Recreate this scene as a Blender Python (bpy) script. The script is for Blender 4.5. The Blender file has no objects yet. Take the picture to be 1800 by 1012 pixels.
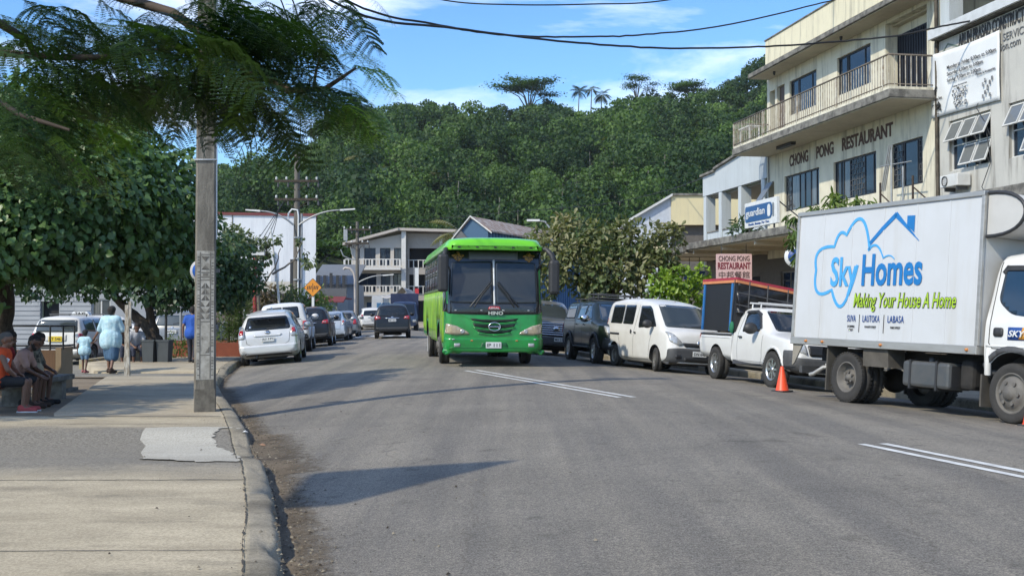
import bpy, bmesh, math, random
import numpy as np
from mathutils import Vector, Matrix, Euler
from mathutils.bvhtree import BVHTree
R = math.radians
random.seed(7)
rng = np.random.default_rng(7)
SC = bpy.context.scene
COL = SC.collection
# ------------------------------------------------------------ camera, sky, sun, exposure
CAM_Z = 1.5
cam = bpy.data.cameras.new('camera')
cam.lens = 40.0
cam.sensor_width = 36.0
cam.clip_start = 0.05
cam.clip_end = 3000
cam.dof.use_dof = True
cam.dof.focus_distance = 26.0
cam.dof.aperture_fstop = 16.0
camo = bpy.data.objects.new('camera', cam)
COL.objects.link(camo)
camo.location = (0, 0, CAM_Z)
camo.rotation_euler = (R(90 + 1.117), 0, 0)
SC.camera = camo
SUN_EL = 42.0
SUN_AZ = Vector((-0.75, -0.66))          # horizontal direction towards the sun
SUN_AZ.normalize()
sun = bpy.data.lights.new('sun', 'SUN')
sun.energy = 2.2
sun.angle = R(1.0)
sun.color = (1.0, 0.915, 0.74)
suno = bpy.data.objects.new('sun', sun)
COL.objects.link(suno)
sd = Vector((SUN_AZ.x * math.cos(R(SUN_EL)), SUN_AZ.y * math.cos(R(SUN_EL)), math.sin(R(SUN_EL))))
suno.rotation_euler = sd.to_track_quat('Z', 'Y').to_euler()
suno.location = (-20, -20, 30)
W = bpy.data.worlds.new('World')
SC.world = W
W.use_nodes = True
nt = W.node_tree
nt.nodes.clear()
wo = nt.nodes.new('ShaderNodeOutputWorld')
bg = nt.nodes.new('ShaderNodeBackground')
sky = nt.nodes.new('ShaderNodeTexSky')
sky.sky_type = 'NISHITA'
sky.sun_disc = False
sky.sun_elevation = R(SUN_EL)
sky.sun_rotation = math.atan2(SUN_AZ.x, SUN_AZ.y)
sky.air_density = 1.0
sky.dust_density = 1.0
sky.ozone_density = 2.2
bg.inputs['Strength'].default_value = 0.15
tc = nt.nodes.new('ShaderNodeTexCoord')
mp = nt.nodes.new('ShaderNodeMapping')
mp.inputs['Scale'].default_value = (2.2, 2.2, 9.0)
mp.inputs['Rotation'].default_value = (0.0, R(-9), 0.4)
mp.inputs['Location'].default_value = (0.35, 0.2, 0.1)
nz = nt.nodes.new('ShaderNodeTexNoise')
nz.inputs['Scale'].default_value = 1.55
nz.inputs['Detail'].default_value = 9
nz.inputs['Roughness'].default_value = 0.58
nz.inputs['Distortion'].default_value = 0.35
cr = nt.nodes.new('ShaderNodeValToRGB')
cr.color_ramp.elements[0].position = 0.495
cr.color_ramp.elements[1].position = 0.86
mx = nt.nodes.new('ShaderNodeMixRGB')
mx.inputs[2].default_value = (7.4, 7.4, 7.7, 1)
hs = nt.nodes.new('ShaderNodeHueSaturation')
hs.inputs['Saturation'].default_value = 1.15
hs.inputs['Value'].default_value = 0.93
lk = nt.links.new
lk(tc.outputs['Generated'], mp.inputs['Vector'])
lk(mp.outputs[0], nz.inputs['Vector'])
lk(nz.outputs['Fac'], cr.inputs[0])
lk(cr.outputs[0], mx.inputs[0])
lk(sky.outputs[0], hs.inputs['Color'])
tn = nt.nodes.new('ShaderNodeMixRGB')
tn.blend_type = 'MULTIPLY'
tn.inputs[0].default_value = 1
tn.inputs[2].default_value = (0.58, 0.74, 0.90, 1)
lk(hs.outputs[0], tn.inputs[1])
lk(tn.outputs[0], mx.inputs[1])
lk(mx.outputs[0], bg.inputs['Color'])
lk(bg.outputs[0], wo.inputs['Surface'])
SC.view_settings.view_transform = 'Standard'
SC.view_settings.look = 'None'
SC.view_settings.exposure = 0.94
SC.view_settings.gamma = 1.0
SC.view_settings.use_curve_mapping = False
SC.cycles.max_bounces = 8
SC.cycles.transparent_max_bounces = 8
SC.cycles.caustics_reflective = False
SC.cycles.caustics_refractive = False
SC.cycles.use_denoising = True
def at(px, py, Y):
 """a point seen in the photograph at (px, py), Y metres away"""
 return Vector(((px - 900) / 2000 * Y, Y, CAM_Z + (545 - py) / 2000 * Y))
# ------------------------------------------------------------ helpers
def tag(o, label=None, cat=None, group=None, kind=None):
 if label: o['label'] = label
 if cat: o['category'] = cat
 if group: o['group'] = group
 if kind: o['kind'] = kind
 return o
def thing(name, label, cat, loc=(0, 0, 0), rz=0.0, group=None):
 o = bpy.data.objects.new(name, None)
 COL.objects.link(o)
 o.empty_display_size = 0.2
 o.location = loc
 o.rotation_euler = (0, 0, rz)
 return tag(o, label, cat, group)
def link(name, me, parent=None, loc=None):
 o = bpy.data.objects.new(name, me)
 COL.objects.link(o)
 if parent is not None: o.parent = parent
 if loc is not None: o.location = loc
 return o
def copy_tree(o, parent=None):
 c = o.copy()
 COL.objects.link(c)
 if parent is not None: c.parent = parent
 for ch in list(o.children): copy_tree(ch, c)
 return c
class MB:
 """collects shapes into one mesh"""
 def __init__(s):
  s.v = []; s.f = []; s.sm = []
 def add(s, vs, fs, smooth=False):
  b = len(s.v)
  s.v += [tuple(p) for p in vs]
  s.f += [tuple(i + b for i in f) for f in fs]
  s.sm += [smooth] * len(fs)
  return s
 def box(s, x0, x1, y0, y1, z0, z1, M=None):
  vs = [(x0, y0, z0), (x1, y0, z0), (x1, y1, z0), (x0, y1, z0), (x0, y0, z1), (x1, y0, z1), (x1, y1, z1), (x0, y1, z1)]
  if M is not None: vs = [M @ Vector(p) for p in vs]
  return s.add(vs, [(0, 3, 2, 1), (4, 5, 6, 7), (0, 1, 5, 4), (1, 2, 6, 5), (2, 3, 7, 6), (3, 0, 4, 7)])
 def cbox(s, c, d, M=None):
  return s.box(c[0] - d[0] / 2, c[0] + d[0] / 2, c[1] - d[1] / 2, c[1] + d[1] / 2, c[2] - d[2] / 2, c[2] + d[2] / 2, M)
 def hexa(s, a, b):
  """two quads joined"""
  vs = list(a) + list(b)
  return s.add(vs, [(3, 2, 1, 0), (4, 5, 6, 7), (0, 1, 5, 4), (1, 2, 6, 5), (2, 3, 7, 6), (3, 0, 4, 7)])
 def prism(s, pts, h0, h1, axis='z', smooth=False):
  n = len(pts)
  def mk(p, h):
   if axis == 'z': return (p[0], p[1], h)
   if axis == 'y': return (p[0], h, p[1])
   return (h, p[0], p[1])
  vs = [mk(p, h0) for p in pts] + [mk(p, h1) for p in pts]
  fs = [tuple(range(n))[::-1], tuple(range(n, 2 * n))]
  s.add(vs, fs)
  b = len(s.v) - 2 * n
  for i in range(n):
   j = (i + 1) % n
   s.f.append((b + i, b + j, b + n + j, b + n + i)); s.sm.append(smooth)
  return s
 def tube(s, pts, rad, n=8, cap=True, smooth=True):
  pts = [Vector(p) for p in pts]
  if not isinstance(rad, (list, tuple)): rad = [rad] * len(pts)
  vs = []; fs = []
  up = None
  for i, p in enumerate(pts):
   d = (pts[min(i + 1, len(pts) - 1)] - pts[max(i - 1, 0)])
   if d.length < 1e-9: d = Vector((0, 0, 1))
   d.normalize()
   if up is None:
    up = Vector((0, 0, 1)) if abs(d.z) < 0.9 else Vector((1, 0, 0))
   a = up - d * up.dot(d)
   if a.length < 1e-6: a = d.orthogonal()
   a.normalize(); up = a
   b = d.cross(a)
   for k in range(n):
    t = 2 * math.pi * k / n
    vs.append(p + (a * math.cos(t) + b * math.sin(t)) * rad[i])
  for i in range(len(pts) - 1):
   for k in range(n):
    k2 = (k + 1) % n
    fs.append((i * n + k, i * n + k2, (i + 1) * n + k2, (i + 1) * n + k))
  s.add(vs, fs, smooth)
  if cap:
   s.add([vs[k] for k in range(n)], [tuple(range(n))[::-1]])
   s.add([vs[(len(pts) - 1) * n + k] for k in range(n)], [tuple(range(n))])
  return s
 def lathe(s, prof, n=24, axis='z', c=(0, 0, 0), smooth=True, cap=True):
  vs = []; fs = []
  m = len(prof)
  for k in range(n):
   t = 2 * math.pi * k / n
   for r, h in prof:
    if axis == 'z': p = (r * math.cos(t), r * math.sin(t), h)
    elif axis == 'y': p = (r * math.cos(t), h, r * math.sin(t))
    else: p = (h, r * math.cos(t), r * math.sin(t))
    vs.append((p[0] + c[0], p[1] + c[1], p[2] + c[2]))
  for k in range(n):
   k2 = (k + 1) % n
   for i in range(m - 1):
    fs.append((k * m + i, k2 * m + i, k2 * m + i + 1, k * m + i + 1))
  s.add(vs, fs, smooth)
  if cap and prof[0][0] > 1e-5: s.add([vs[k * m] for k in range(n)], [tuple(range(n))])
  if cap and prof[-1][0] > 1e-5: s.add([vs[k * m + m - 1] for k in range(n)], [tuple(range(n))])
  return s
 def ball(s, c, r, n=10, m=7):
  rx, ry, rz = r if isinstance(r, (tuple, list)) else (r, r, r)
  vs = [(c[0], c[1], c[2] - rz)]
  fs = []
  for j in range(1, m):
   ph = -math.pi / 2 + math.pi * j / m
   for k in range(n):
    t = 2 * math.pi * k / n
    vs.append((c[0] + rx * math.cos(ph) * math.cos(t), c[1] + ry * math.cos(ph) * math.sin(t), c[2] + rz * math.sin(ph)))
  vs.append((c[0], c[1], c[2] + rz))
  for k in range(n):
   k2 = (k + 1) % n
   fs.append((0, 1 + k2, 1 + k))
   for j in range(m - 2):
    a = 1 + j * n
    fs.append((a + k, a + k2, a + n + k2, a + n + k))
   a = 1 + (m - 2) * n
   fs.append((a + k, a + k2, len(vs) - 1))
  return s.add(vs, fs, True)
 def xf(s, M):
  s.v = [tuple(M @ Vector(p)) for p in s.v]
  return s
 def mesh(s, name, mat):
  me = bpy.data.meshes.new(name)
  me.from_pydata(s.v, [], s.f)
  if mat is not None: me.materials.append(mat)
  me.polygons.foreach_set('use_smooth', s.sm)
  me.update()
  return me
 def build(s, name, mat, parent=None, loc=None, bevel=0.0, fix=True):
  me = s.mesh(name, mat)
  if fix:
   bm = bmesh.new(); bm.from_mesh(me)
   bmesh.ops.recalc_face_normals(bm, faces=bm.faces)
   bm.to_mesh(me); bm.free()
  o = link(name, me, parent, loc)
  if bevel > 0:
   b = o.modifiers.new('bevel', 'BEVEL')
   b.width = bevel; b.segments = 2; b.limit_method = 'ANGLE'; b.angle_limit = R(40)
  return o
def rr(pts, r, n=4):
 """polygon with rounded corners"""
 out = []
 m = len(pts)
 for i in range(m):
  p = Vector(pts[i][:2]); a = Vector(pts[i - 1][:2]); b = Vector(pts[(i + 1) % m][:2])
  ri = r[i] if isinstance(r, (list, tuple)) else r
  da = a - p; db = b - p
  d = min(ri, da.length * 0.49, db.length * 0.49)
  if d < 1e-4:
   out.append((p.x, p.y)); continue
  s = p + da.normalized() * d; e = p + db.normalized() * d
  for k in range(n + 1):
   t = k / n
   q = s * (1 - t) ** 2 + p * 2 * t * (1 - t) + e * t * t
   out.append((q.x, q.y))
 return out
def rect(x0, x1, z0, z1): return [(x0, z0), (x1, z0), (x1, z1), (x0, z1)]
# ------------------------------------------------------------ materials
MATS = {}
def mat(name, col, rough=0.6, metal=0.0, col2=None, nscale=6.0, namt=0.5, bump=0.0, bscale=60.0, coat=0.0, spec=0.5,
  stretch=None, stain=None, stain_amt=0.0, stain_scale=1.2, detail=6, speck=0.0, speck_scale=300, emit=0.0):
 """procedural Principled material: base colour broken up by noise, streaky stains, fine speckle, bump"""
 if name in MATS: return MATS[name]
 m = bpy.data.materials.new(name)
 m.use_nodes = True
 t = m.node_tree; N = t.nodes; L = t.links.new
 p = N['Principled BSDF']
 c4 = lambda c: (c[0], c[1], c[2], 1)
 p.inputs['Roughness'].default_value = rough
 p.inputs['Metallic'].default_value = metal
 p.inputs['Specular IOR Level'].default_value = spec
 p.inputs['Coat Weight'].default_value = coat
 p.inputs['Coat Roughness'].default_value = 0.08
 g = N.new('ShaderNodeTexCoord')
 vec = g.outputs['Object']
 out = None
 if col2 is None: col2 = tuple(x * 0.82 for x in col)
 n1 = N.new('ShaderNodeTexNoise'); n1.inputs['Scale'].default_value = nscale; n1.inputs['Detail'].default_value = detail
 n1.inputs['Roughness'].default_value = 0.62
 if stretch:
  mp = N.new('ShaderNodeMapping'); mp.inputs['Scale'].default_value = stretch
  L(vec, mp.inputs[0]); L(mp.outputs[0], n1.inputs['Vector'])
 else:
  L(vec, n1.inputs['Vector'])
 rp = N.new('ShaderNodeValToRGB')
 rp.color_ramp.elements[0].position = 0.5 - 0.32 * (1.2 - namt)
 rp.color_ramp.elements[1].position = 0.5 + 0.32 * (1.2 - namt)
 L(n1.outputs['Fac'], rp.inputs[0])
 mx = N.new('ShaderNodeMixRGB'); mx.inputs[1].default_value = c4(col); mx.inputs[2].default_value = c4(col2)
 L(rp.outputs[0], mx.inputs[0])
 out = mx.outputs[0]
 if stain is not None:
  n2 = N.new('ShaderNodeTexNoise'); n2.inputs['Scale'].default_value = stain_scale; n2.inputs['Detail'].default_value = 9
  n2.inputs['Roughness'].default_value = 0.7
  mp2 = N.new('ShaderNodeMapping'); mp2.inputs['Scale'].default_value = (5, 5, 0.45); mp2.inputs['Location'].default_value = (3, 7, 1)
  L(vec, mp2.inputs[0]); L(mp2.outputs[0], n2.inputs['Vector'])
  r2 = N.new('ShaderNodeValToRGB'); r2.color_ramp.elements[0].position = 0.50; r2.color_ramp.elements[1].position = 0.72
  L(n2.outputs['Fac'], r2.inputs[0])
  mm = N.new('ShaderNodeMath'); mm.operation = 'MULTIPLY'; mm.inputs[1].default_value = stain_amt
  L(r2.outputs[0], mm.inputs[0])
  m2 = N.new('ShaderNodeMixRGB'); m2.inputs[2].default_value = c4(stain)
  L(mm.outputs[0], m2.inputs[0]); L(out, m2.inputs[1])
  out = m2.outputs[0]
 if speck > 0:
  n3 = N.new('ShaderNodeTexNoise'); n3.inputs['Scale'].default_value = speck_scale; n3.inputs['Detail'].default_value = 2
  L(vec, n3.inputs['Vector'])
  r3 = N.new('ShaderNodeValToRGB'); r3.color_ramp.elements[0].position = 0.3; r3.color_ramp.elements[1].position = 0.7
  r3.color_ramp.elements[0].color = (1 - speck, 1 - speck, 1 - speck, 1); r3.color_ramp.elements[1].color = (1 + speck, 1 + speck, 1 + speck, 1)
  L(n3.outputs['Fac'], r3.inputs[0])
  m3 = N.new('ShaderNodeMixRGB'); m3.blend_type = 'MULTIPLY'; m3.inputs[0].default_value = 1
  L(out, m3.inputs[1]); L(r3.outputs[0], m3.inputs[2])
  out = m3.outputs[0]
 L(out, p.inputs['Base Color'])
 if bump > 0:
  nb = N.new('ShaderNodeTexNoise'); nb.inputs['Scale'].default_value = bscale; nb.inputs['Detail'].default_value = 4
  L(vec, nb.inputs['Vector'])
  bp = N.new('ShaderNodeBump'); bp.inputs['Strength'].default_value = bump; bp.inputs['Distance'].default_value = 0.02
  L(nb.outputs['Fac'], bp.inputs['Height']); L(bp.outputs[0], p.inputs['Normal'])
 MATS[name] = m
 return m
def leafmat(name, ca, cb, rough=0.45, trans=0.35, tcol=None, spec=0.4):
 """leaf: colour varies leaf by leaf (attribute tint), some light passes through"""
 if name in MATS: return MATS[name]
 m = bpy.data.materials.new(name); m.use_nodes = True
 t = m.node_tree; N = t.nodes; L = t.links.new
 p = N['Principled BSDF']; o = N['Material Output']
 a = N.new('ShaderNodeAttribute'); a.attribute_name = 'tint'
 mx = N.new('ShaderNodeMixRGB'); mx.inputs[1].default_value = (*ca, 1); mx.inputs[2].default_value = (*cb, 1)
 L(a.outputs['Fac'], mx.inputs[0])
 L(mx.outputs[0], p.inputs['Base Color'])
 p.inputs['Roughness'].default_value = rough
 p.inputs['Specular IOR Level'].default_value = spec
 tr = N.new('ShaderNodeBsdfTranslucent')
 m2 = N.new('ShaderNodeMixRGB'); m2.blend_type = 'MULTIPLY'; m2.inputs[0].default_value = 1
 m2.inputs[2].default_value = (*(tcol or (1.3, 1.5, 0.5)), 1)
 L(mx.outputs[0], m2.inputs[1]); L(m2.outputs[0], tr.inputs['Color'])
 ms = N.new('ShaderNodeMixShader'); ms.inputs[0].default_value = trans
 L(p.outputs[0], ms.inputs[1]); L(tr.outputs[0], ms.inputs[2]); L(ms.outputs[0], o.inputs['Surface'])
 MATS[name] = m
 return m
def glassmat(name, col=(0.012, 0.015, 0.017), rough=0.04, spec=0.6):
 return mat(name, col, rough=rough, spec=spec, col2=tuple(c * 1.3 for c in col), nscale=2)
def np_mesh(name, V, template_f, n, nv, material, tint=None, smooth=False):
 """V: (n*nv,3); template faces repeated n times"""
 me = bpy.data.meshes.new(name)
 sizes = np.array([len(f) for f in template_f], dtype=np.int32)
 flat = np.array([i for f in template_f for i in f], dtype=np.int32)
 nl = len(flat); nf = len(sizes)
 loops = (flat[None, :] + (np.arange(n, dtype=np.int32) * nv)[:, None]).ravel()
 tot = np.tile(sizes, n)
 start = np.zeros(nf * n, dtype=np.int32); start[1:] = np.cumsum(tot)[:-1]
 me.vertices.add(n * nv); me.vertices.foreach_set('co', V.astype(np.float32).ravel())
 me.loops.add(nl * n); me.loops.foreach_set('vertex_index', loops)
 me.polygons.add(nf * n); me.polygons.foreach_set('loop_start', start)
 try: me.polygons.foreach_set('loop_total', tot)
 except Exception: pass
 if smooth: me.polygons.foreach_set('use_smooth', np.ones(nf * n, dtype=bool))
 if tint is not None:
  at_ = me.attributes.new('tint', 'FLOAT', 'POINT')
  at_.data.foreach_set('value', np.repeat(tint, nv).astype(np.float32))
 me.materials.append(material)
 me.update(calc_edges=True)
 return me
def frames(fwd, nrm):
 """rotation matrices with x along fwd, z near nrm (arrays n,3)"""
 f = fwd / (np.linalg.norm(fwd, axis=1, keepdims=True) + 1e-9)
 z = nrm - f * np.sum(f * nrm, axis=1, keepdims=True)
 z = z / (np.linalg.norm(z, axis=1, keepdims=True) + 1e-9)
 y = np.cross(z, f)
 return np.stack([f, y, z], axis=2)
def place(T, pos, M, sc):
 """template T (k,3) placed n times"""
 return (np.einsum('nij,kj->nki', M, T) * sc[:, None, None] + pos[:, None, :]).reshape(-1, 3)
def text_mesh(body, w, h, extrude=0.002, offset=0.0, shear=0.0, spacing=1.0, font_h=None):
 """lettering as a mesh in the xz plane, box w by h, centred, facing -y"""
 cu = bpy.data.curves.new('lettering', 'FONT')
 cu.body = body; cu.size = 1.0; cu.offset = offset; cu.shear = shear; cu.space_character = spacing
 cu.extrude = 0.02; cu.align_x = 'CENTER'; cu.resolution_u = 3
 ob = bpy.data.objects.new('lettering', cu); COL.objects.link(ob)
 dg = bpy.context.evaluated_depsgraph_get()
 me = bpy.data.meshes.new_from_object(ob.evaluated_get(dg))
 bpy.data.objects.remove(ob); bpy.data.curves.remove(cu)
 n = len(me.vertices)
 if n == 0: return me
 co = np.zeros(n * 3, dtype=np.float32); me.vertices.foreach_get('co', co); co = co.reshape(-1, 3)
 lo = co.min(0); hi = co.max(0)
 x = (co[:, 0] - (lo[0] + hi[0]) / 2) / max(hi[0] - lo[0], 1e-6) * w
 z = (co[:, 1] - (lo[1] + hi[1]) / 2) / max(hi[1] - lo[1], 1e-6) * h
 y = -(co[:, 2] + 0.02) / 0.04 * extrude
 me.vertices.foreach_set('co', np.stack([x, y, z], 1).astype(np.float32).ravel())
 me.update()
 return me
def text(name, body, w, h, m, parent, loc, rz=0.0, rot=None, **k):
 me = text_mesh(body, w, h, **k)
 me.materials.clear(); me.materials.append(m)
 o = link(name, me, parent, loc)
 o.rotation_euler = rot if rot is not None else (0, 0, rz)
 return o
# ------------------------------------------------------------ the lie of the road
LY = [-8, 0, 4, 6.55, 8.5, 10.9, 14.6, 18, 21.1, 24.9, 27.6, 32.6, 41, 47, 55, 62, 75, 100, 150]
LX = [1.6, 0.1, -0.75, -1.31, -1.75, -2.32, -3.39, -4.4, -5.38, -6.45, -7.0, -7.95, -9.2, -9.5, -9.9, -10.3, -11.5, -17, -29]
RY = [-8, 0, 10, 15, 20, 25, 28, 31, 38, 45, 60, 75, 100, 150]
RX = [12.4, 11.2, 9.9, 8.9, 7.6, 6.7, 5.9, 5.2, 3.2, 1.8, -1, -3.5, -9, -20]
def smooth_interp(y, ys, xs):
 return sum(w * np.interp(y + d, ys, xs) for d, w in ((-1.6, .2), (-.8, .2), (0, .2), (.8, .2), (1.6, .2)))
def Lx(y): return float(smooth_interp(y, LY, LX))
def Rx(y): return float(smooth_interp(y, RY, RX))
def zr(x, y):
 l, r = Lx(y), Rx(y)
 t = (x - (l + r) / 2) / ((r - l) / 2)
 t = max(-1.15, min(1.15, t))
 return 0.12 - 0.29 * t * t
# ------------------------------------------------------------ ground, road, pavements (the setting)
def road_material():
 m = bpy.data.materials.new('asphalt'); m.use_nodes = True
 t = m.node_tree; N = t.nodes; L = t.links.new
 p = N['Principled BSDF']; p.inputs['Roughness'].default_value = 0.85; p.inputs['Specular IOR Level'].default_value = 0.25
 g = N.new('ShaderNodeTexCoord'); v = g.outputs['Object']
 def noise(sc, det, ro=0.6, stretch=None):
  n = N.new('ShaderNodeTexNoise'); n.inputs['Scale'].default_value = sc; n.inputs['Detail'].default_value = det
  n.inputs['Roughness'].default_value = ro
  if stretch:
   mp = N.new('ShaderNodeMapping'); mp.inputs['Scale'].default_value = stretch; mp.inputs['Rotation'].default_value = (0, 0, -0.27)
   L(v, mp.inputs[0]); L(mp.outputs[0], n.inputs['Vector'])
  else: L(v, n.inputs['Vector'])
  return n.outputs['Fac']
 def ramp(f, a, b, ca, cb):
  r = N.new('ShaderNodeValToRGB'); r.color_ramp.elements[0].position = a; r.color_ramp.elements[1].position = b
  r.color_ramp.elements[0].color = ca; r.color_ramp.elements[1].color = cb
  L(f, r.inputs[0]); return r.outputs[0]
 def mul(a, b):
  x = N.new('ShaderNodeMixRGB'); x.blend_type = 'MULTIPLY'; x.inputs[0].default_value = 1; L(a, x.inputs[1]); L(b, x.inputs[2]); return x.outputs[0]
 base = ramp(noise(0.55, 8, 0.65), 0.3, 0.7, (0.188, 0.174, 0.150, 1), (0.252, 0.233, 0.200, 1))
 lanes = ramp(noise(0.9, 5, 0.6, (2.2, 0.10, 1)), 0.36, 0.64, (0.80, 0.80, 0.815, 1), (1.13, 1.11, 1.08, 1))
 fine = ramp(noise(30, 6, 0.9), 0.40, 0.60, (0.72, 0.72, 0.72, 1), (1.28, 1.27, 1.25, 1))
 grit = ramp(noise(85, 2, 0.7), 0.38, 0.64, (0.66, 0.66, 0.67, 1), (1.42, 1.40, 1.36, 1))
 spots = ramp(noise(2.6, 4, 0.5), 0.63, 0.70, (1, 1, 1, 1), (0.76, 0.76, 0.76, 1))
 vo = N.new('ShaderNodeTexVoronoi'); vo.feature = 'DISTANCE_TO_EDGE'; vo.inputs['Scale'].default_value = .42
 wn = N.new('ShaderNodeTexNoise'); wn.inputs['Scale'].default_value = 1.7; wn.inputs['Detail'].default_value = 6; L(v, wn.inputs['Vector'])
 wm = N.new('ShaderNodeMixRGB'); wm.inputs[0].default_value = .30; L(v, wm.inputs[1]); L(wn.outputs['Color'], wm.inputs[2]); L(wm.outputs[0], vo.inputs['Vector'])
 crack = ramp(vo.outputs['Distance'], 0.0, .004, (.82, .81, .80, 1), (1, 1, 1, 1))
 tar = ramp(noise(.33, 3, .4, (1, .35, 1)), .60, .64, (1, 1, 1, 1), (.86, .86, .87, 1))
 c = mul(mul(mul(mul(mul(mul(base, lanes), fine), grit), spots), crack), tar)
 L(c, p.inputs['Base Color'])
 b = N.new('ShaderNodeBump'); b.inputs['Strength'].default_value = 0.8; b.inputs['Distance'].default_value = 0.02
 L(noise(110, 4, 0.7), b.inputs['Height']); L(b.outputs[0], p.inputs['Normal'])
 return m
def concrete_pave(name, ca, cb, dirt=(0.16, 0.135, 0.10), amt=0.6):
 m = bpy.data.materials.new(name); m.use_nodes = True
 t = m.node_tree; N = t.nodes; L = t.links.new
 p = N['Principled BSDF']; p.inputs['Roughness'].default_value = 0.88; p.inputs['Specular IOR Level'].default_value = 0.2
 g = N.new('ShaderNodeTexCoord'); v = g.outputs['Object']
 def noise(sc, det, ro=0.6, st=None):
  n = N.new('ShaderNodeTexNoise'); n.inputs['Scale'].default_value = sc; n.inputs['Detail'].default_value = det; n.inputs['Roughness'].default_value = ro
  if st:
   mp = N.new('ShaderNodeMapping'); mp.inputs['Scale'].default_value = st; L(v, mp.inputs[0]); L(mp.outputs[0], n.inputs['Vector'])
  else: L(v, n.inputs['Vector'])
  return n.outputs['Fac']
 r1 = N.new('ShaderNodeValToRGB'); r1.color_ramp.elements[0].position = .3; r1.color_ramp.elements[1].position = .7
 r1.color_ramp.elements[0].color = (*ca, 1); r1.color_ramp.elements[1].color = (*cb, 1); L(noise(1.1, 8, .68, (0.6, 1.6, 1)), r1.inputs[0])
 r2 = N.new('ShaderNodeValToRGB'); r2.color_ramp.elements[0].position = .52; r2.color_ramp.elements[1].position = .72
 r2.color_ramp.elements[1].color = (amt, amt, amt, 1); L(noise(0.7, 9, .72, (0.5, 1.5, 1)), r2.inputs[0])
 mx = N.new('ShaderNodeMixRGB'); mx.inputs[2].default_value = (*dirt, 1); L(r2.outputs[0], mx.inputs[0]); L(r1.outputs[0], mx.inputs[1])
 r3 = N.new('ShaderNodeValToRGB'); r3.color_ramp.elements[0].position = .40; r3.color_ramp.elements[1].position = .60
 r3.color_ramp.elements[0].color = (.74, .735, .72, 1); r3.color_ramp.elements[1].color = (1.26, 1.26, 1.25, 1); L(noise(48, 5, .9), r3.inputs[0])
 m3 = N.new('ShaderNodeMixRGB'); m3.blend_type = 'MULTIPLY'; m3.inputs[0].default_value = 1; L(mx.outputs[0], m3.inputs[1]); L(r3.outputs[0], m3.inputs[2])
 L(m3.outputs[0], p.inputs['Base Color'])
 b = N.new('ShaderNodeBump'); b.inputs['Strength'].default_value = .35; b.inputs['Distance'].default_value = .01
 L(noise(70, 5, .7), b.inputs['Height']); L(b.outputs[0], p.inputs['Normal'])
 return m
M_ASPH = road_material()
M_PAVE = concrete_pave('pavement_concrete', (0.31, 0.262, 0.19), (0.43, 0.372, 0.275), dirt=(0.165, 0.142, 0.105), amt=.85)
def near_pave():
 m = concrete_pave('pavement_near', (0.29, 0.245, 0.172), (0.48, 0.41, 0.292), dirt=(0.155, 0.135, 0.10), amt=.9)
 t = m.node_tree; N = t.nodes; L = t.links.new
 p = N['Principled BSDF']; old = p.inputs['Base Color'].links[0].from_socket
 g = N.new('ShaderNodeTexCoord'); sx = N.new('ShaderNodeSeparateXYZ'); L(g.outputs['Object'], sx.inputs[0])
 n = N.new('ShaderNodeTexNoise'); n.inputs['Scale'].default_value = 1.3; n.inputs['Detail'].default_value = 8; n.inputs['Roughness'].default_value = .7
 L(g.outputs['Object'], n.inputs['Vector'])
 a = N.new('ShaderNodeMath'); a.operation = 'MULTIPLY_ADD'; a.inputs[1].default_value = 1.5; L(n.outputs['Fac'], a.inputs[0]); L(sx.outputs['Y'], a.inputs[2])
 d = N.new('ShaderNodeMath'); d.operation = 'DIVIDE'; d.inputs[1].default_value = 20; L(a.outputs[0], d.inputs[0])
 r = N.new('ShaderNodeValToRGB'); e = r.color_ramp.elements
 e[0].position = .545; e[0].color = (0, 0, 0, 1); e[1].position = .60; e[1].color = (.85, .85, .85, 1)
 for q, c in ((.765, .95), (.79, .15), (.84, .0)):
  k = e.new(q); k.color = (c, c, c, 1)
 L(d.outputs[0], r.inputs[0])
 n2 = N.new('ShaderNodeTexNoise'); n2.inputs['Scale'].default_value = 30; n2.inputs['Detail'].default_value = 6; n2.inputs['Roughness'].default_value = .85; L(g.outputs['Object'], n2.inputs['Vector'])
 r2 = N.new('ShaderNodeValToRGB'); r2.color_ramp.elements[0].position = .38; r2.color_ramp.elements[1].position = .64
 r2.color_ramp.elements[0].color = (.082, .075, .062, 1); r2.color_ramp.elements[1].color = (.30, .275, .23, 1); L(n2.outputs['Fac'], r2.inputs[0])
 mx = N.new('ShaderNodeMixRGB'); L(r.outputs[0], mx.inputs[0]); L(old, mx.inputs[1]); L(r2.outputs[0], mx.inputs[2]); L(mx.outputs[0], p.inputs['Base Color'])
 return m
M_PAVEN = near_pave()
M_PAVE2 = concrete_pave('pavement_concrete_new', (0.37, 0.345, 0.29), (0.44, 0.415, 0.355), amt=0.3)
M_PAVEA = concrete_pave('pavement_old_asphalt', (0.17, 0.158, 0.135), (0.265, 0.245, 0.205), amt=0.5)
M_KERB = concrete_pave('kerb_concrete', (0.17, 0.15, 0.112), (0.33, 0.29, 0.22), dirt=(0.055, 0.047, 0.036), amt=0.95)
M_DIRT = concrete_pave('dry_soil', (0.16, 0.125, 0.085), (0.25, 0.20, 0.14), dirt=(0.09, 0.07, 0.05))
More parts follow.
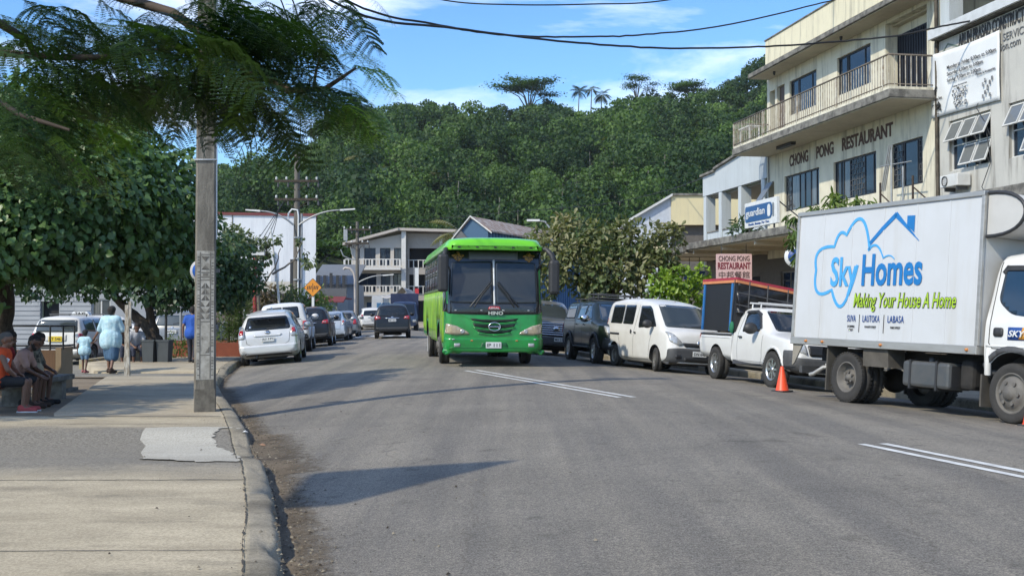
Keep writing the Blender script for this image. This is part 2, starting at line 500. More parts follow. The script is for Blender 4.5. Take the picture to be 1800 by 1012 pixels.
def fade_edge(m, sc=9.0):
 t = m.node_tree; N = t.nodes; L = t.links.new
 p = N['Principled BSDF']; o = N['Material Output']
 at_ = N.new('ShaderNodeAttribute'); at_.attribute_name = 'tint'
 g = N.new('ShaderNodeTexCoord'); n = N.new('ShaderNodeTexNoise'); n.inputs['Scale'].default_value = sc; n.inputs['Detail'].default_value = 9; n.inputs['Roughness'].default_value = .75
 L(g.outputs['Object'], n.inputs['Vector'])
 a = N.new('ShaderNodeMath'); a.operation = 'ADD'; L(at_.outputs['Fac'], a.inputs[0]); L(n.outputs['Fac'], a.inputs[1])
 r = N.new('ShaderNodeValToRGB'); r.color_ramp.elements[0].position = .70; r.color_ramp.elements[1].position = 1.0; L(a.outputs[0], r.inputs[0])
 tr = N.new('ShaderNodeBsdfTransparent'); ms = N.new('ShaderNodeMixShader'); L(r.outputs[0], ms.inputs[0]); L(tr.outputs[0], ms.inputs[1]); L(p.outputs[0], ms.inputs[2]); L(ms.outputs[0], o.inputs['Surface'])
 return m
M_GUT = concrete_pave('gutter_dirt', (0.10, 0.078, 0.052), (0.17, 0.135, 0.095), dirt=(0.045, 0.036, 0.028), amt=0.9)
M_LINE = mat('road_paint', (0.66, 0.66, 0.62), rough=0.7, col2=(0.46, 0.455, 0.43), nscale=5, namt=0.75, speck=0.15, speck_scale=120)
M_GROUND = concrete_pave('far_ground', (0.12, 0.115, 0.10), (0.17, 0.16, 0.14))
def grid(name, rows, m, kind='structure', smooth=True):
 """rows of points -> sheet"""
 nx = len(rows[0]); vs = [p for r in rows for p in r]; fs = []
 for j in range(len(rows) - 1):
  for i in range(nx - 1):
   a = j * nx + i
   fs.append((a, a + 1, a + nx + 1, a + nx))
 b = MB(); b.add(vs, fs, smooth)
 o = b.build(name, m, fix=False)
 return tag(o, kind=kind)
tag(MB().add([(-900, -60, -.34), (900, -60, -.34), (900, 1500, -.34), (-900, 1500, -.34)], [(0, 1, 2, 3)]).build('ground', M_GROUND), kind='structure')
YS = list(np.arange(-8, 36, 0.4)) + list(np.arange(36, 150, 2.0))
rows = []
for y in YS:
 l, r = Lx(y) - .05, Rx(y) + .05
 rows.append([(l + (r - l) * k / 26, y, zr(l + (r - l) * k / 26, y)) for k in range(27)])
grid('road', rows, M_ASPH)
def ktop(y):
 """height of the left kerb over the gutter: it sinks where the driveway crosses"""
 d = 1 - .8 * math.exp(-((y - 13.1) / 1.15) ** 4) - .75 * math.exp(-((y - 28.2) / 1.3) ** 4)
 return .155 * d
def pz(y): return zr(Lx(y), y) + ktop(y)
YK = list(np.arange(-8, 4, .3)) + list(np.arange(4, 20, 0.045)) + list(np.arange(20, 40, 0.15)) + list(np.arange(40, 110, 1.0))
from mathutils import noise as mnoise
rows = []
rk = np.random.default_rng(3)
for y in YK:
 l = Lx(y); z = zr(l, y); h = ktop(y)
 prof = [(-.235, h - .05), (-.228, h + .003), (-.19, h + .008), (-.14, h + .008), (-.09, h + .006), (-.05, h - .001), (-.022, h - .016), (-.004, h - .045), (.004, h * .55), (.010, h * .25), (.03, -.02)]
 row = []
 for k, (dx, dz) in enumerate(prof):
  q = Vector((l + dx, y, z + dz))
  amp = (0 if k in (0, 10) else .5 if k < 4 else 1.0) * (1 if y < 45 else .3)
  n1 = mnoise.noise(Vector((dx * 9, y * 2.6, 3))) * .016 + mnoise.noise(Vector((dx * 25, y * 9, 7))) * .010 + max(0, mnoise.noise(Vector((dx * 6, y * 1.3, 11))) - .25) * -.10
  row.append((q.x + n1 * amp * (1 if k > 4 else .4), y, q.z + n1 * amp * (.9 if k > 1 else .1)))
 rows.append(row)
grid('kerb', rows, M_KERB)
rows = []
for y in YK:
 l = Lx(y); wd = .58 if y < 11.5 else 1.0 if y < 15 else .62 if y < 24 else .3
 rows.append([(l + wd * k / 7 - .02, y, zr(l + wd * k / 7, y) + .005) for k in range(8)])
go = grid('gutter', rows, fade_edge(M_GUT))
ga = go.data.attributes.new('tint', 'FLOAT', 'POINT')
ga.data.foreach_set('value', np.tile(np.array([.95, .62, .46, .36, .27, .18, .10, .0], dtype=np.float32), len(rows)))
rows = []
jc = 0.0
for y in YK:
 jc = jc * .96 + rk.normal(0, .0022)
 x = Lx(y) - .232 + jc; w_ = max(.001, .004 + rk.normal(0, .004)); z = zr(Lx(y), y) + ktop(y) + .012
 rows.append([(x - w_, y, z), (x + w_, y, z)])
grid('kerb_joint', rows, mat('crack_dirt', (0.04, 0.034, 0.025), rough=.95, col2=(0.08, 0.068, 0.05), nscale=15), smooth=False)
def pave_rows(ys, xl, n=10, dz=0.0):
 out = []
 for y in ys:
  a = xl(y); b = Lx(y) - .225
  out.append([(a + (b - a) * k / n, y, pz(y) - .0 + dz) for k in range(n + 1)])
 return out
def edge_left(y):
 if y < 16.3: return -34.0
 if y < 26.6: return float(np.interp(y, [16.3, 16.8, 25, 26.6], [-6.55, -6.75, -9.0, -9.4]))
 return -12.6
grid('pavement', pave_rows(np.arange(-8, 16.31, .45), lambda y: -34.0, 24), M_PAVEN)
grid('pavement_slab', pave_rows(np.arange(16.3, 27.3, .5), edge_left), M_PAVE)
pr = pave_rows(np.arange(29.3, 62, .9), lambda y: -12.4 if y > 33 else -12.4 + (33 - y) * .45)
for r_ in pr: r_.insert(0, (r_[0][0] - .03, r_[0][1], -.33))
grid('pavement_corner', [[(x, 29.27, -.33) for x, y, z in pr[0]]] + pr, M_PAVE)
grid('driveway', [[(-40 + (Lx(y) - .25 + 40) * k / 10, y, zr(Lx(y), y) + .045 - (.1 if k < 7 else 0)) for k in range(11)] for y in (27.3, 28, 28.7, 29.3)], M_PAVEA)
tag(MB().add([(-60, 16.3, -.085), (-6.5, 16.3, -.085), (-9.35, 27.3, -.085), (-60, 27.3, -.085)], [(0, 1, 2, 3)]).build('soil', M_DIRT), kind='structure')
tag(MB().add([(-70, 29.2, -.215), (-9.2, 29.2, -.215), (-9.2, 90, -.215), (-70, 90, -.215)], [(0, 1, 2, 3)]).build('car_park_ground', M_PAVEA), kind='structure')
tag(MB().box(-12.62, -12.42, 33.2, 60, -.3, .06).build('kerb_edge', mat('kerb_yellow', (0.40, 0.31, 0.12), col2=(0.30, 0.27, 0.22), nscale=4, namt=.9)), kind='structure')
def gp(px, py, dz=0.0, y0=None):
 """where the photograph's ground pixel lies on the left pavement"""
 z = -.02
 for _ in range(6):
  Y = 2000 * (CAM_Z - z) / (py - 545)
  z = pz(Y)
 return ((px - 900) / 2000 * Y, Y)
def sheet(name, outline, m, dz, n_sub=5, jitter=.02, kind='structure'):
 """a thin sheet following the pavement, ragged outline"""
 pts = []
 m_ = len(outline)
 for i in range(m_):
  a = Vector(outline[i]); b = Vector(outline[(i + 1) % m_])
  for k in range(n_sub):
   q = a.lerp(b, k / n_sub)
   pts.append((q.x + random.gauss(0, jitter), q.y + random.gauss(0, jitter)))
 bm = bmesh.new()
 vs = [bm.verts.new((x, y, 0)) for x, y in pts]
 bm.faces.new(vs)
 for yy in np.arange(min(p[1] for p in pts) + .3, max(p[1] for p in pts), .35):
  bmesh.ops.bisect_plane(bm, geom=bm.verts[:] + bm.edges[:] + bm.faces[:], plane_co=(0, yy, 0), plane_no=(0, 1, 0))
 for v in bm.verts: v.co.z = pz(v.co.y) + dz
 bmesh.ops.recalc_face_normals(bm, faces=bm.faces)
 for f in bm.faces:
  if f.normal.z < 0: f.normal_flip()
 me = bpy.data.meshes.new(name); bm.to_mesh(me); bm.free()
 me.materials.append(m)
 return tag(link(name, me), kind=kind)
sheet('pavement_new_patch', [gp(258, 752), gp(330, 750), gp(400, 751), gp(424, 754), gp(402, 761), gp(392, 768), gp(376, 774), gp(380, 785), gp(402, 792), gp(420, 801), gp(436, 810), gp(350, 811), gp(243, 806)], M_PAVE2, .008, n_sub=9, jitter=.022)
M_JOINT = mat('joint_dirt', (0.07, 0.062, 0.05), rough=.95, col2=(0.13, 0.115, 0.09), nscale=20)
def joint(y, x0, x1, w=.012, sl=0.0, name='pavement_joint'):
 pts = []; n = 30
 for k in range(n + 1):
  x = x0 + (x1 - x0) * k / n
  pts.append((x, y + sl * k / n + random.gauss(0, .006)))
 rows = [[(x, yy - w * random.uniform(.6, 1.5) / 2, pz(yy) + .0045) for x, yy in pts], [(x, yy + w * random.uniform(.6, 1.5) / 2, pz(yy) + .0045) for x, yy in pts]]
 grid(name, rows, M_JOINT, smooth=False)
joint(7.12, -6, Lx(7.12) - .23, sl=.1)
joint(10.15, -6, Lx(10.2) - .23, .02, sl=.05)
joint(16.25, -6.6, Lx(16.4) - .23, .05)
joint(15.2, -6.6, Lx(15.3) - .23, .016)
joint(19.4, -7.3, Lx(19.4) - .23, .014)
joint(22.9, -8.2, Lx(22.9) - .23, .014)
joint(26.2, -9.1, Lx(26.2) - .23, .02)
YR = list(np.arange(-8, 60, .6)) + list(np.arange(60, 150, 3))
grid('kerb_right', [[(Rx(y) + .2, y, zr(Rx(y), y) + .10), (Rx(y) + .19, y, zr(Rx(y), y) + .155), (Rx(y) + .02, y, zr(Rx(y), y) + .152), (Rx(y), y, zr(Rx(y), y) + .12), (Rx(y) - .01, y, zr(Rx(y), y) - .02)] for y in YR], M_KERB, smooth=False)
grid('pavement_right', [[(Rx(y) + .18 + (20 * k / 6), y, zr(Rx(y), y) + .15) for k in range(7)] for y in YR], M_PAVE)
def strip(name, p0, p1, w):
 a = Vector(p0); b = Vector(p1); d = (b - a).normalized(); n = Vector((-d.y, d.x)) * w / 2
 rows = []
 k = max(2, int((b - a).length / .5))
 for i in range(k + 1):
  c = a.lerp(b, i / k)
  j = random.uniform(.9, 1.08)
  rows.append([(c.x - n.x * j, c.y - n.y * j, zr(c.x, c.y) + .006), (c.x + n.x * j, c.y + n.y * j, zr(c.x, c.y) + .006)])
 return grid(name, rows, M_LINE)
strip('road_marking', (-1.07, 26.1), (1.70, 18.0), .10)
strip('road_marking', (-.84, 26.3), (1.93, 18.05), .10)
strip('road_marking', (3.60, 11.75), (4.98, 6.6), .10)
strip('road_marking', (3.84, 11.80), (5.22, 6.6), .10)
for x in (-8.3, -7.5, -6.7, -5.9):
 strip('road_marking', (x, 61), (x + .0, 64.0), .45)
def litter():
 n = 1500
 r = np.random.default_rng(5)
 y = 6 + 12 * r.random(n) ** 1.3
 wide = r.random(n) < .12
 x = np.array([Lx(v) for v in y]) + np.where(wide, r.normal(.6, .8, n), np.abs(r.normal(.12, .14, n)) - .02)
 lx = np.array([Lx(v) for v in y])
 z = np.array([zr(a, b) + .008 if a > l + .01 else pz(b) + .012 for a, b, l in zip(x, y, lx)])
 T = np.array([(-.5, -.35, 0), (.5, -.3, 0), (.45, .4, 0), (-.4, .35, 0), (0, 0, .45)])
 F = [(0, 1, 4), (1, 2, 4), (2, 3, 4), (3, 0, 4)]
 a = r.random(n) * 6.28
 M = frames(np.stack([np.cos(a), np.sin(a), r.normal(0, .15, n)], 1), np.tile([0, 0, 1.], (n, 1)))
 s = .010 + .022 * r.random(n) ** 3
 V = place(T, np.stack([x, y, z], 1), M, s)
 m = leafmat('litter_scraps', (0.03, 0.022, 0.015), (0.28, 0.24, 0.17), rough=.9, trans=0.0)
 me = np_mesh('litter', V, F, n, 5, m, r.random(n) ** 1.6)
 tag(link('litter', me), kind='stuff')
litter()
for i, (px, py, c, lb) in enumerate([(432, 757, (0.62, 0.62, 0.60), 'crumpled white paper scrap at the pavement edge beside the driveway dip'),
                                  (512, 982, (0.50, 0.45, 0.36), 'pale scrap of litter lying in the near gutter'),
                                  (463, 764, (0.30, 0.17, 0.10), 'small brown clod lying in the gutter beside the driveway dip')]):
 Y = 2000 * 1.52 / (py - 545); X = (px - 900) / 2000 * Y
 b = MB()
 n = 9
 ring = [(.045 * math.cos(k * 6.28 / n) * random.uniform(.6, 1.2), .03 * math.sin(k * 6.28 / n) * random.uniform(.6, 1.2), random.uniform(0, .02)) for k in range(n)]
 b.add(ring + [(0, 0, .032)], [(k, (k + 1) % n, n) for k in range(n)])
 o = b.build('litter_scrap', mat('scrap_%s' % ('paper', 'card', 'clod')[i], c, rough=.9))
 o.location = (X, Y, max(zr(max(X, Lx(Y)), Y), pz(Y) if X < Lx(Y) else -1) + .008)
 tag(o, lb, 'litter')
q = [(-4.17, 7.53), (-5.7, 5.75), (-6.3, 5.72), (-6.3, 7.55)]
tag(MB().prism(q, 5.0, 5.12, 'z').build('roof', M_KERB), kind='structure')  # unseen floating slab, added and cut to throw a wedge of shade
# ------------------------------------------------------------ vehicle workshop
M_TYRE = mat('tyre_rubber', (0.022, 0.021, 0.020), rough=.85, col2=(0.045, 0.042, 0.038), nscale=5, bump=.2, bscale=80)
M_RIMG = mat('rim_grey', (0.30, 0.29, 0.27), rough=.5, metal=.6, col2=(0.12, 0.11, 0.10), nscale=9)
M_ALLOY = mat('alloy', (0.62, 0.62, 0.62), rough=.3, metal=.85, col2=(0.45, 0.45, 0.44))
M_RIMB = mat('rim_black', (0.02, 0.02, 0.02), rough=.4)
M_RIMW = mat('rim_truck', (0.085, 0.078, 0.070), rough=.7, col2=(0.15, 0.14, 0.125), nscale=8)
M_UNDER = mat('underbody', (0.012, 0.012, 0.012), rough=.9, col2=(0.03, 0.027, 0.024))
M_TRIM = mat('black_trim', (0.022, 0.023, 0.025), rough=.55, col2=(0.035, 0.035, 0.036), nscale=12)
M_TRIMG = mat('grey_trim', (0.055, 0.057, 0.06), rough=.6, col2=(0.075, 0.075, 0.076), nscale=10)
M_GLASS = glassmat('car_glass')
M_GLASSG = glassmat('car_glass_grey', (0.035, 0.043, 0.045), rough=.05, spec=.7)
M_CHROME = mat('chrome', (0.75, 0.75, 0.75), rough=.12, metal=1.0, col2=(0.6, 0.6, 0.6))
M_WHITE = mat('white_paint', (0.66, 0.66, 0.645), rough=.35, col2=(0.60, 0.595, 0.575), nscale=3, coat=.5)
M_WHITE2 = mat('white_paint_dusty', (0.66, 0.655, 0.63), rough=.42, col2=(0.57, 0.555, 0.52), nscale=2.5, coat=.3)
M_SILVER = mat('silver_paint', (0.64, 0.645, 0.64), rough=.32, metal=.2, col2=(0.58, 0.58, 0.57), nscale=3, coat=.7)
M_SILVER2 = mat('silver_blue_paint', (0.48, 0.51, 0.53), rough=.32, metal=.4, col2=(0.43, 0.45, 0.47), nscale=3, coat=.6)
M_BLACKP = mat('black_paint', (0.009, 0.009, 0.010), rough=.3, col2=(0.014, 0.014, 0.015), nscale=3, coat=.3, spec=.35)
M_DGREEN = mat('dark_green_paint', (0.009, 0.015, 0.013), rough=.32, col2=(0.014, 0.021, 0.018), nscale=3, coat=.35, spec=.35)
M_GREYP = mat('grey_paint', (0.20, 0.205, 0.205), rough=.35, metal=.3, col2=(0.16, 0.16, 0.16), nscale=3, coat=.6)
M_RED = mat('red_lens', (0.42, 0.012, 0.012), rough=.15, col2=(0.32, 0.01, 0.01), coat=1)
M_CLEAR = mat('clear_lens', (0.52, 0.53, 0.52), rough=.1, metal=.3, col2=(0.30, 0.30, 0.29), nscale=14, coat=1)
M_AMBER = mat('amber_lens', (0.55, 0.20, 0.03), rough=.2, coat=1)
M_PLATE = mat('plate_white', (0.68, 0.69, 0.68), rough=.5)
M_PLATEY = mat('plate_yellow', (0.72, 0.52, 0.03), rough=.5)
M_INK = mat('ink_black', (0.015, 0.015, 0.016), rough=.6)
M_SEAM = mat('panel_gap', (0.03, 0.03, 0.03), rough=.8)
def rsec(pts, rad, n=3):
 out = [pts[0]]
 for i in range(1, len(pts) - 1):
  p = Vector(pts[i]); a = Vector(pts[i - 1]) - p; b = Vector(pts[i + 1]) - p
  d = min(rad[i], a.length * .48, b.length * .48)
  s = p + (a.normalized() * d if a.length > 1e-6 else a); e = p + (b.normalized() * d if b.length > 1e-6 else b)
  for k in range(n + 1):
   t = k / n
   q = s * (1 - t) ** 2 + p * 2 * t * (1 - t) + e * t * t
   out.append((q.x, q.y))
 out.append(pts[-1])
 return out
def ip(x, tab):
 return float(np.interp(x, [a for a, _ in tab], [b for _, b in tab]))
def ips(x, tab, w=.05):
 return sum(ip(x + d * w, tab) for d in (-1, -.5, 0, .5, 1)) / 5
class Shell:
 """a car body: sections lofted from front (x = L/2) to rear; panels are draped on it"""
 def __init__(s, L, top, belt, plan, roofw, zb, sill=.07, sm=.05, crown=.025, nst=64, belt_r=.05, roof_r=.13, xoff=0.0):
  s.L = L; s.xoff = xoff
  u = np.linspace(0, 1, nst)
  xs = np.concatenate([[0, .012, .03, .06, .1, .16], .2 + (L - .4) * u, [L - .16, L - .1, L - .06, L - .03, L - .012, L]])
  secs = []
  for x in xs:
   w = ips(x, plan, .02); tz = ips(x, top, sm if .1 < x < L - .1 else .01); bz = min(ips(x, belt, .03), tz - .035); rw = min(ips(x, roofw, .05), w - .015)
   b = ips(x, zb, .02)
   mz = b + (bz - b) * .55
   pts = [(0, b), (w - .16, b), (w - sill * .4, b + .10), (w, mz), (w - .012, bz - .10), (w - .035, bz), (rw, tz - .03), (rw * .55, tz + crown * .75), (0, tz + crown)]
   secs.append((L / 2 - x + xoff, rsec(pts, [0, .05, .06, .25, .1, belt_r, roof_r, .3, 0])))
  n = len(secs[0][1])
  vs = []; fs = []
  for x, sec in secs:
   for y, z in sec: vs.append((x, y, z))
   for y, z in sec[1:-1][::-1]: vs.append((x, -y, z))
  m = 2 * n - 2
  for i in range(len(secs) - 1):
   for k in range(m):
    k2 = (k + 1) % m
    fs.append((i * m + k, i * m + k2, (i + 1) * m + k2, (i + 1) * m + k))
  fs.append(tuple(range(m))[::-1]); fs.append(tuple(range((len(secs) - 1) * m, len(secs) * m)))
  s.v, s.f = vs, fs
  s.bvh = BVHTree.FromPolygons([Vector(p) for p in vs], fs)
 def body(s, name, m, parent, arches=(), arch_w=.42, inner=None):
  """arches: (x, z, r, half width)"""
  me = bpy.data.meshes.new(name); me.from_pydata(s.v, [], s.f)
  bm = bmesh.new(); bm.from_mesh(me); bmesh.ops.recalc_face_normals(bm, faces=bm.faces); bm.to_mesh(me); bm.free()
  me.materials.append(m); me.materials.append(inner or M_UNDER)
  o = link(name, me)
  if arches:
   b = MB()
   for (x, z, r, hw) in arches:
    for sg in (-1, 1):
     b.lathe([(r, 0), (r, arch_w)], 36, 'y', (x, sg * (hw + .06) - (0 if sg < 0 else arch_w), z), smooth=False)
   cut = b.mesh('arch', inner or M_UNDER)
   bm = bmesh.new(); bm.from_mesh(cut); bmesh.ops.recalc_face_normals(bm, faces=bm.faces); bm.to_mesh(cut); bm.free()
   co = link('arch', cut)
   md = o.modifiers.new('b', 'BOOLEAN'); md.operation = 'DIFFERENCE'; md.object = co; md.solver = 'EXACT'; md.material_mode = 'TRANSFER'
   dg = bpy.context.evaluated_depsgraph_get()
   me2 = bpy.data.meshes.new_from_object(o.evaluated_get(dg))
   o.modifiers.clear(); o.data = me2
   bpy.data.objects.remove(co); me = me2
  me.polygons.foreach_set('use_smooth', [True] * len(me.polygons))
  me.set_sharp_from_angle(angle=R(38))
  o.parent = parent
  return o
 def drape(s, name, outline, axis, off, m, parent, thick=.012, res=.07, maxd=.6):
  bm = bmesh.new()
  vs = [bm.verts.new((p[0], p[1], 0)) for p in outline]
  try: bm.faces.new(vs)
  except ValueError: pass
  xs = [p[0] for p in outline]; ys = [p[1] for p in outline]
  for k in (0, 1):
   lo, hi = (min(xs), max(xs)) if k == 0 else (min(ys), max(ys))
   n = int((hi - lo) / res)
   for i in range(1, n + 1):
    c = lo + (hi - lo) * i / (n + 1)
    co = (c, 0, 0) if k == 0 else (0, c, 0); no = (1, 0, 0) if k == 0 else (0, 1, 0)
    bmesh.ops.bisect_plane(bm, geom=bm.verts[:] + bm.edges[:] + bm.faces[:], plane_co=co, plane_no=no)
  bmesh.ops.triangulate(bm, faces=[f for f in bm.faces if len(f.verts) > 4])
  for v in bm.verts:
   a, b = v.co.x, v.co.y
   if axis == 'side-': o, d = Vector((a, -4, b)), Vector((0, 1, 0))
   elif axis == 'side+': o, d = Vector((a, 4, b)), Vector((0, -1, 0))
   elif axis == 'front': o, d = Vector((s.L + 4, a, b)), Vector((-1, 0, 0))
   elif axis == 'rear': o, d = Vector((-s.L - 4, a, b)), Vector((1, 0, 0))
   else: o, d = Vector((a, b, 8)), Vector((0, 0, -1))
   h, nrm, _, _ = s.bvh.ray_cast(o, d)
   if h is None:
    h, nrm, _, _ = s.bvh.find_nearest(o + d * (4 if axis.startswith('side') else s.L / 2 + 4))
    h = Vector((a, h.y, b)) if axis.startswith('side') else Vector((h.x, a, b)) if axis in ('front', 'rear') else h
   nr = nrm.normalized()
   if nr.dot(d) > 0: nr = -nr
   v.co = h + (nr * .6 - d * .4).normalized() * off
  bmesh.ops.recalc_face_normals(bm, faces=bm.faces)
  me = bpy.data.meshes.new(name)
  dirn = {'side-': Vector((0, -1, 0)), 'side+': Vector((0, 1, 0)), 'front': Vector((1, 0, 0)), 'rear': Vector((-1, 0, 0)), 'top': Vector((0, 0, 1))}[axis]
  sm = sum((f.normal.dot(dirn) * f.calc_area() for f in bm.faces))
  if sm < 0: bmesh.ops.reverse_faces(bm, faces=bm.faces)
  bm.to_mesh(me); bm.free()
  me.polygons.foreach_set('use_smooth', [True] * len(me.polygons))
  me.materials.append(m)
  o = link(name, me, parent)
  md = o.modifiers.new('s', 'SOLIDIFY'); md.thickness = thick; md.offset = -1; md.use_even_offset = False
  return o
 def both(s, name, outline, off, m, parent, **k):
  s.drape(name, outline, 'side-', off, m, parent, **k)
  s.drape(name, outline, 'side+', off, m, parent, **k)
 def line(s, name, pts, axis, w, off, m, parent):
  """a narrow strip along pts"""
  L_, R_ = [], []
  P = [Vector(p) for p in pts]
  for i, p in enumerate(P):
   d = (P[min(i + 1, len(P) - 1)] - P[max(i - 1, 0)]).normalized(); n = Vector((-d.y, d.x)) * w / 2
   L_.append(tuple(p + n)); R_.append(tuple(p - n))
  return s.drape(name, L_ + R_[::-1], axis, off, m, parent, thick=.006)
WHEELS = {}
def wheel_meshes(r, w, style):
 key = (round(r, 3), round(w, 3), style)
 if key in WHEELS: return WHEELS[key]
 ri = r * (.60 if style in ('steel', 'truck', 'offroad') else .66)
 b = MB()
 h = w / 2
 b.lathe([(ri, -h * .86), (r * .80, -h), (r * .93, -h * .97), (r * .985, -h * .80), (r, -h * .6), (r, -h * .18), (r * .972, -h * .15), (r * .972, h * .15), (r, h * .18), (r, h * .6), (r * .985, h * .8), (r * .93, h * .97), (r * .80, h), (ri, h * .86)], 48, 'y', cap=False)
 if style in ('offroad', 'truck'):
  nb = 40
  for k in range(nb):
   t = 2 * math.pi * k / nb
   M = Matrix.Rotation(-t, 4, 'Y')
   for sg in (-1, 1):
    b.cbox((r * .985, sg * h * .72, 0), (r * .05, h * .45, r * .09), M)
 tyre = b.mesh('wheel', M_TYRE)
 b = MB()
 f = -h * .60
 if style == 'alloy':
  b.lathe([(ri * 1.02, -h * .9), (ri * .96, -h * .92), (ri * .90, -h * .5), (ri * .90, h * .7)], 40, 'y', cap=False)
  b.lathe([(0, f - .015), (ri * .16, f - .015), (ri * .2, f), (ri * .2, f + .05)], 20, 'y')
  ns = 5
  for k in range(ns):
   M = Matrix.Rotation(2 * math.pi * k / ns, 4, 'Y')
   for q in (-1, 1):
    vs = [(ri * .12, f - .012, q * ri * .10 - .02), (ri * .95, f - .012, q * ri * .22 - .018), (ri * .95, f - .012, q * ri * .22 + .018), (ri * .12, f - .012, q * ri * .10 + .02)]
    ws = [(x, y + .04, z) for x, y, z in vs]
    b.hexa([M @ Vector(p) for p in vs], [M @ Vector(p) for p in ws])
  m = M_ALLOY
 elif style == 'offroad':
  b.lathe([(ri * 1.02, -h * .9), (ri * .96, -h * .9), (ri * .92, -h * .45), (ri * .92, h * .7)], 40, 'y', cap=False)
  for k in range(8):
   M = Matrix.Rotation(2 * math.pi * k / 8, 4, 'Y')
   vs = [(ri * .16, f - .02, -.022), (ri * .94, f - .02, -.035), (ri * .94, f - .02, .02), (ri * .16, f - .02, .022)]
   ws = [(x, y + .05, z) for x, y, z in vs]
   b.hexa([M @ Vector(p) for p in vs], [M @ Vector(p) for p in ws])
  b.lathe([(0, f - .035), (ri * .2, f - .035), (ri * .26, f)], 18, 'y')
  m = M_ALLOY
 elif style == 'truck':
  b.lathe([(ri * 1.03, -h * .88), (ri * .97, -h * .95), (ri * .93, -h * .85), (ri * .86, h * .1), (ri * .62, h * .22), (ri * .45, h * .1), (ri * .42, -h * .35), (ri * .22, -h * .45), (ri * .2, -h * .75), (0, -h * .78)], 36, 'y', cap=False)
  for k in range(6):
   t = 2 * math.pi * k / 6
   b.lathe([(.022, -h * .62), (.022, -h * .2)], 8, 'y', (ri * .36 * math.cos(t), 0, ri * .36 * math.sin(t)))
  m = M_RIMW
 elif style == 'truckfront':
  b.lathe([(ri * 1.03, -h * .88), (ri * .97, -h * .95), (ri * .93, -h * .7), (ri * .88, -h * .55), (ri * .78, -h * .95), (ri * .5, -h * 1.2), (ri * .34, -h * 1.22), (ri * .32, -h * 1.5), (0, -h * 1.55)], 36, 'y', cap=False)
  for k in range(6):
   t = 2 * math.pi * k / 6 + .3
   b.lathe([(.026, -h * 1.36), (.026, -h * .9)], 8, 'y', (ri * .56 * math.cos(t), 0, ri * .56 * math.sin(t)))
  m = M_RIMW
 else:  # steel
  b.lathe([(ri * 1.02, -h * .9), (ri * .96, -h * .92), (ri * .90, -h * .55), (ri * .74, -h * .42), (ri * .60, -h * .62), (ri * .42, -h * .66), (ri * .30, -h * .50), (ri * .26, -h * .80), (0, -h * .82)], 36, 'y', cap=False)
  for k in range(10):
   t = 2 * math.pi * k / 10
   b.cbox((ri * .80 * math.cos(t), -h * .46, ri * .80 * math.sin(t)), (.03, .02, .03))
  m = M_RIMG
 rim = b.mesh('rim', m)
 bk = None
 if style in ('alloy', 'offroad'):
  q = MB(); q.lathe([(ri * .9, h * .1), (0, h * .1)], 24, 'y')
  bk = q.mesh('brake_disc', M_RIMB)
 for me in (tyre, rim):
  bm = bmesh.new(); bm.from_mesh(me); bmesh.ops.recalc_face_normals(bm, faces=bm.faces); bm.to_mesh(me); bm.free()
 WHEELS[key] = (tyre, rim, bk)
 return WHEELS[key]
def wheel(parent, x, y, r, w, style, steer=0.0):
 t, rm, bk = wheel_meshes(r, w, style)
 o = link('wheel', t, parent, (x, y, r))
 o.rotation_euler = (0, random.random() * .0, steer if y < 0 else steer + math.pi)
 c = link('rim', rm, o)
 c.rotation_euler = (0, random.random() * 6, 0)
 if bk is not None: link('brake_disc', bk, o)
 return o
def park(o, x, y, head, wb=2.7, tr=1.5, dz=0.0):
 """stand a vehicle on the road: origin mid-wheelbase, heading in degrees (0 = +x), tilted with the ground"""
 h = R(head)
 f = Vector((math.cos(h), math.sin(h), 0)); l = Vector((-f.y, f.x, 0))
 p = Vector((x, y, 0))
 def gz(q): return zr(q.x, q.y) if Lx(q.y) - .6 < q.x < Rx(q.y) + .6 else dz
 zf = (gz(p + f * wb / 2 + l * tr / 2) + gz(p + f * wb / 2 - l * tr / 2)) / 2
 zb_ = (gz(p - f * wb / 2 + l * tr / 2) + gz(p - f * wb / 2 - l * tr / 2)) / 2
 zl = (gz(p + f * wb / 2 + l * tr / 2) + gz(p - f * wb / 2 + l * tr / 2)) / 2
 zrr = (gz(p + f * wb / 2 - l * tr / 2) + gz(p - f * wb / 2 - l * tr / 2)) / 2
 fx = (f * wb + Vector((0, 0, zf - zb_))).normalized()
 ly = (l * tr + Vector((0, 0, zl - zrr)))
 up = fx.cross(ly).normalized(); ly = up.cross(fx)
 M = Matrix((fx, ly, up)).transposed().to_4x4()
 o.rotation_euler = M.to_euler()
 o.location = (x, y, (zf + zb_ + zl + zrr) / 4)
def plate(parent, loc, rz, txt, w=.37, h=.13, m=None, rot=None):
 b = MB(); b.cbox((0, 0, 0), (w, .012, h))
 o = b.build('number_plate', m or M_PLATE, parent, loc, bevel=.004)
 o.rotation_euler = rot if rot is not None else (0, 0, rz)
 if txt: text('lettering', txt, w * .84, h * .56, M_INK, o, (0, -.008, 0), extrude=.001, offset=.012)
 return o
def mirror(parent, x, y, z, m, s=1.0, arm=None):
 sg = 1 if y > 0 else -1
 b = MB(); b.ball((0, 0, 0), (.07 * s, .11 * s, .085 * s), 12, 8)
 b.box(-.02, .03, -sg * .2 if sg > 0 else .0, 0 if sg > 0 else .2, -.05, -.01)
 return b.build('side_mirror', m, parent, (x, y, z))
def handle(parent, x, y, z, m, l=.2):
 b = MB(); b.cbox((0, 0, 0), (l, .035, .035))
 return b.build('door_handle', m, parent, (x, y, z), bevel=.012)
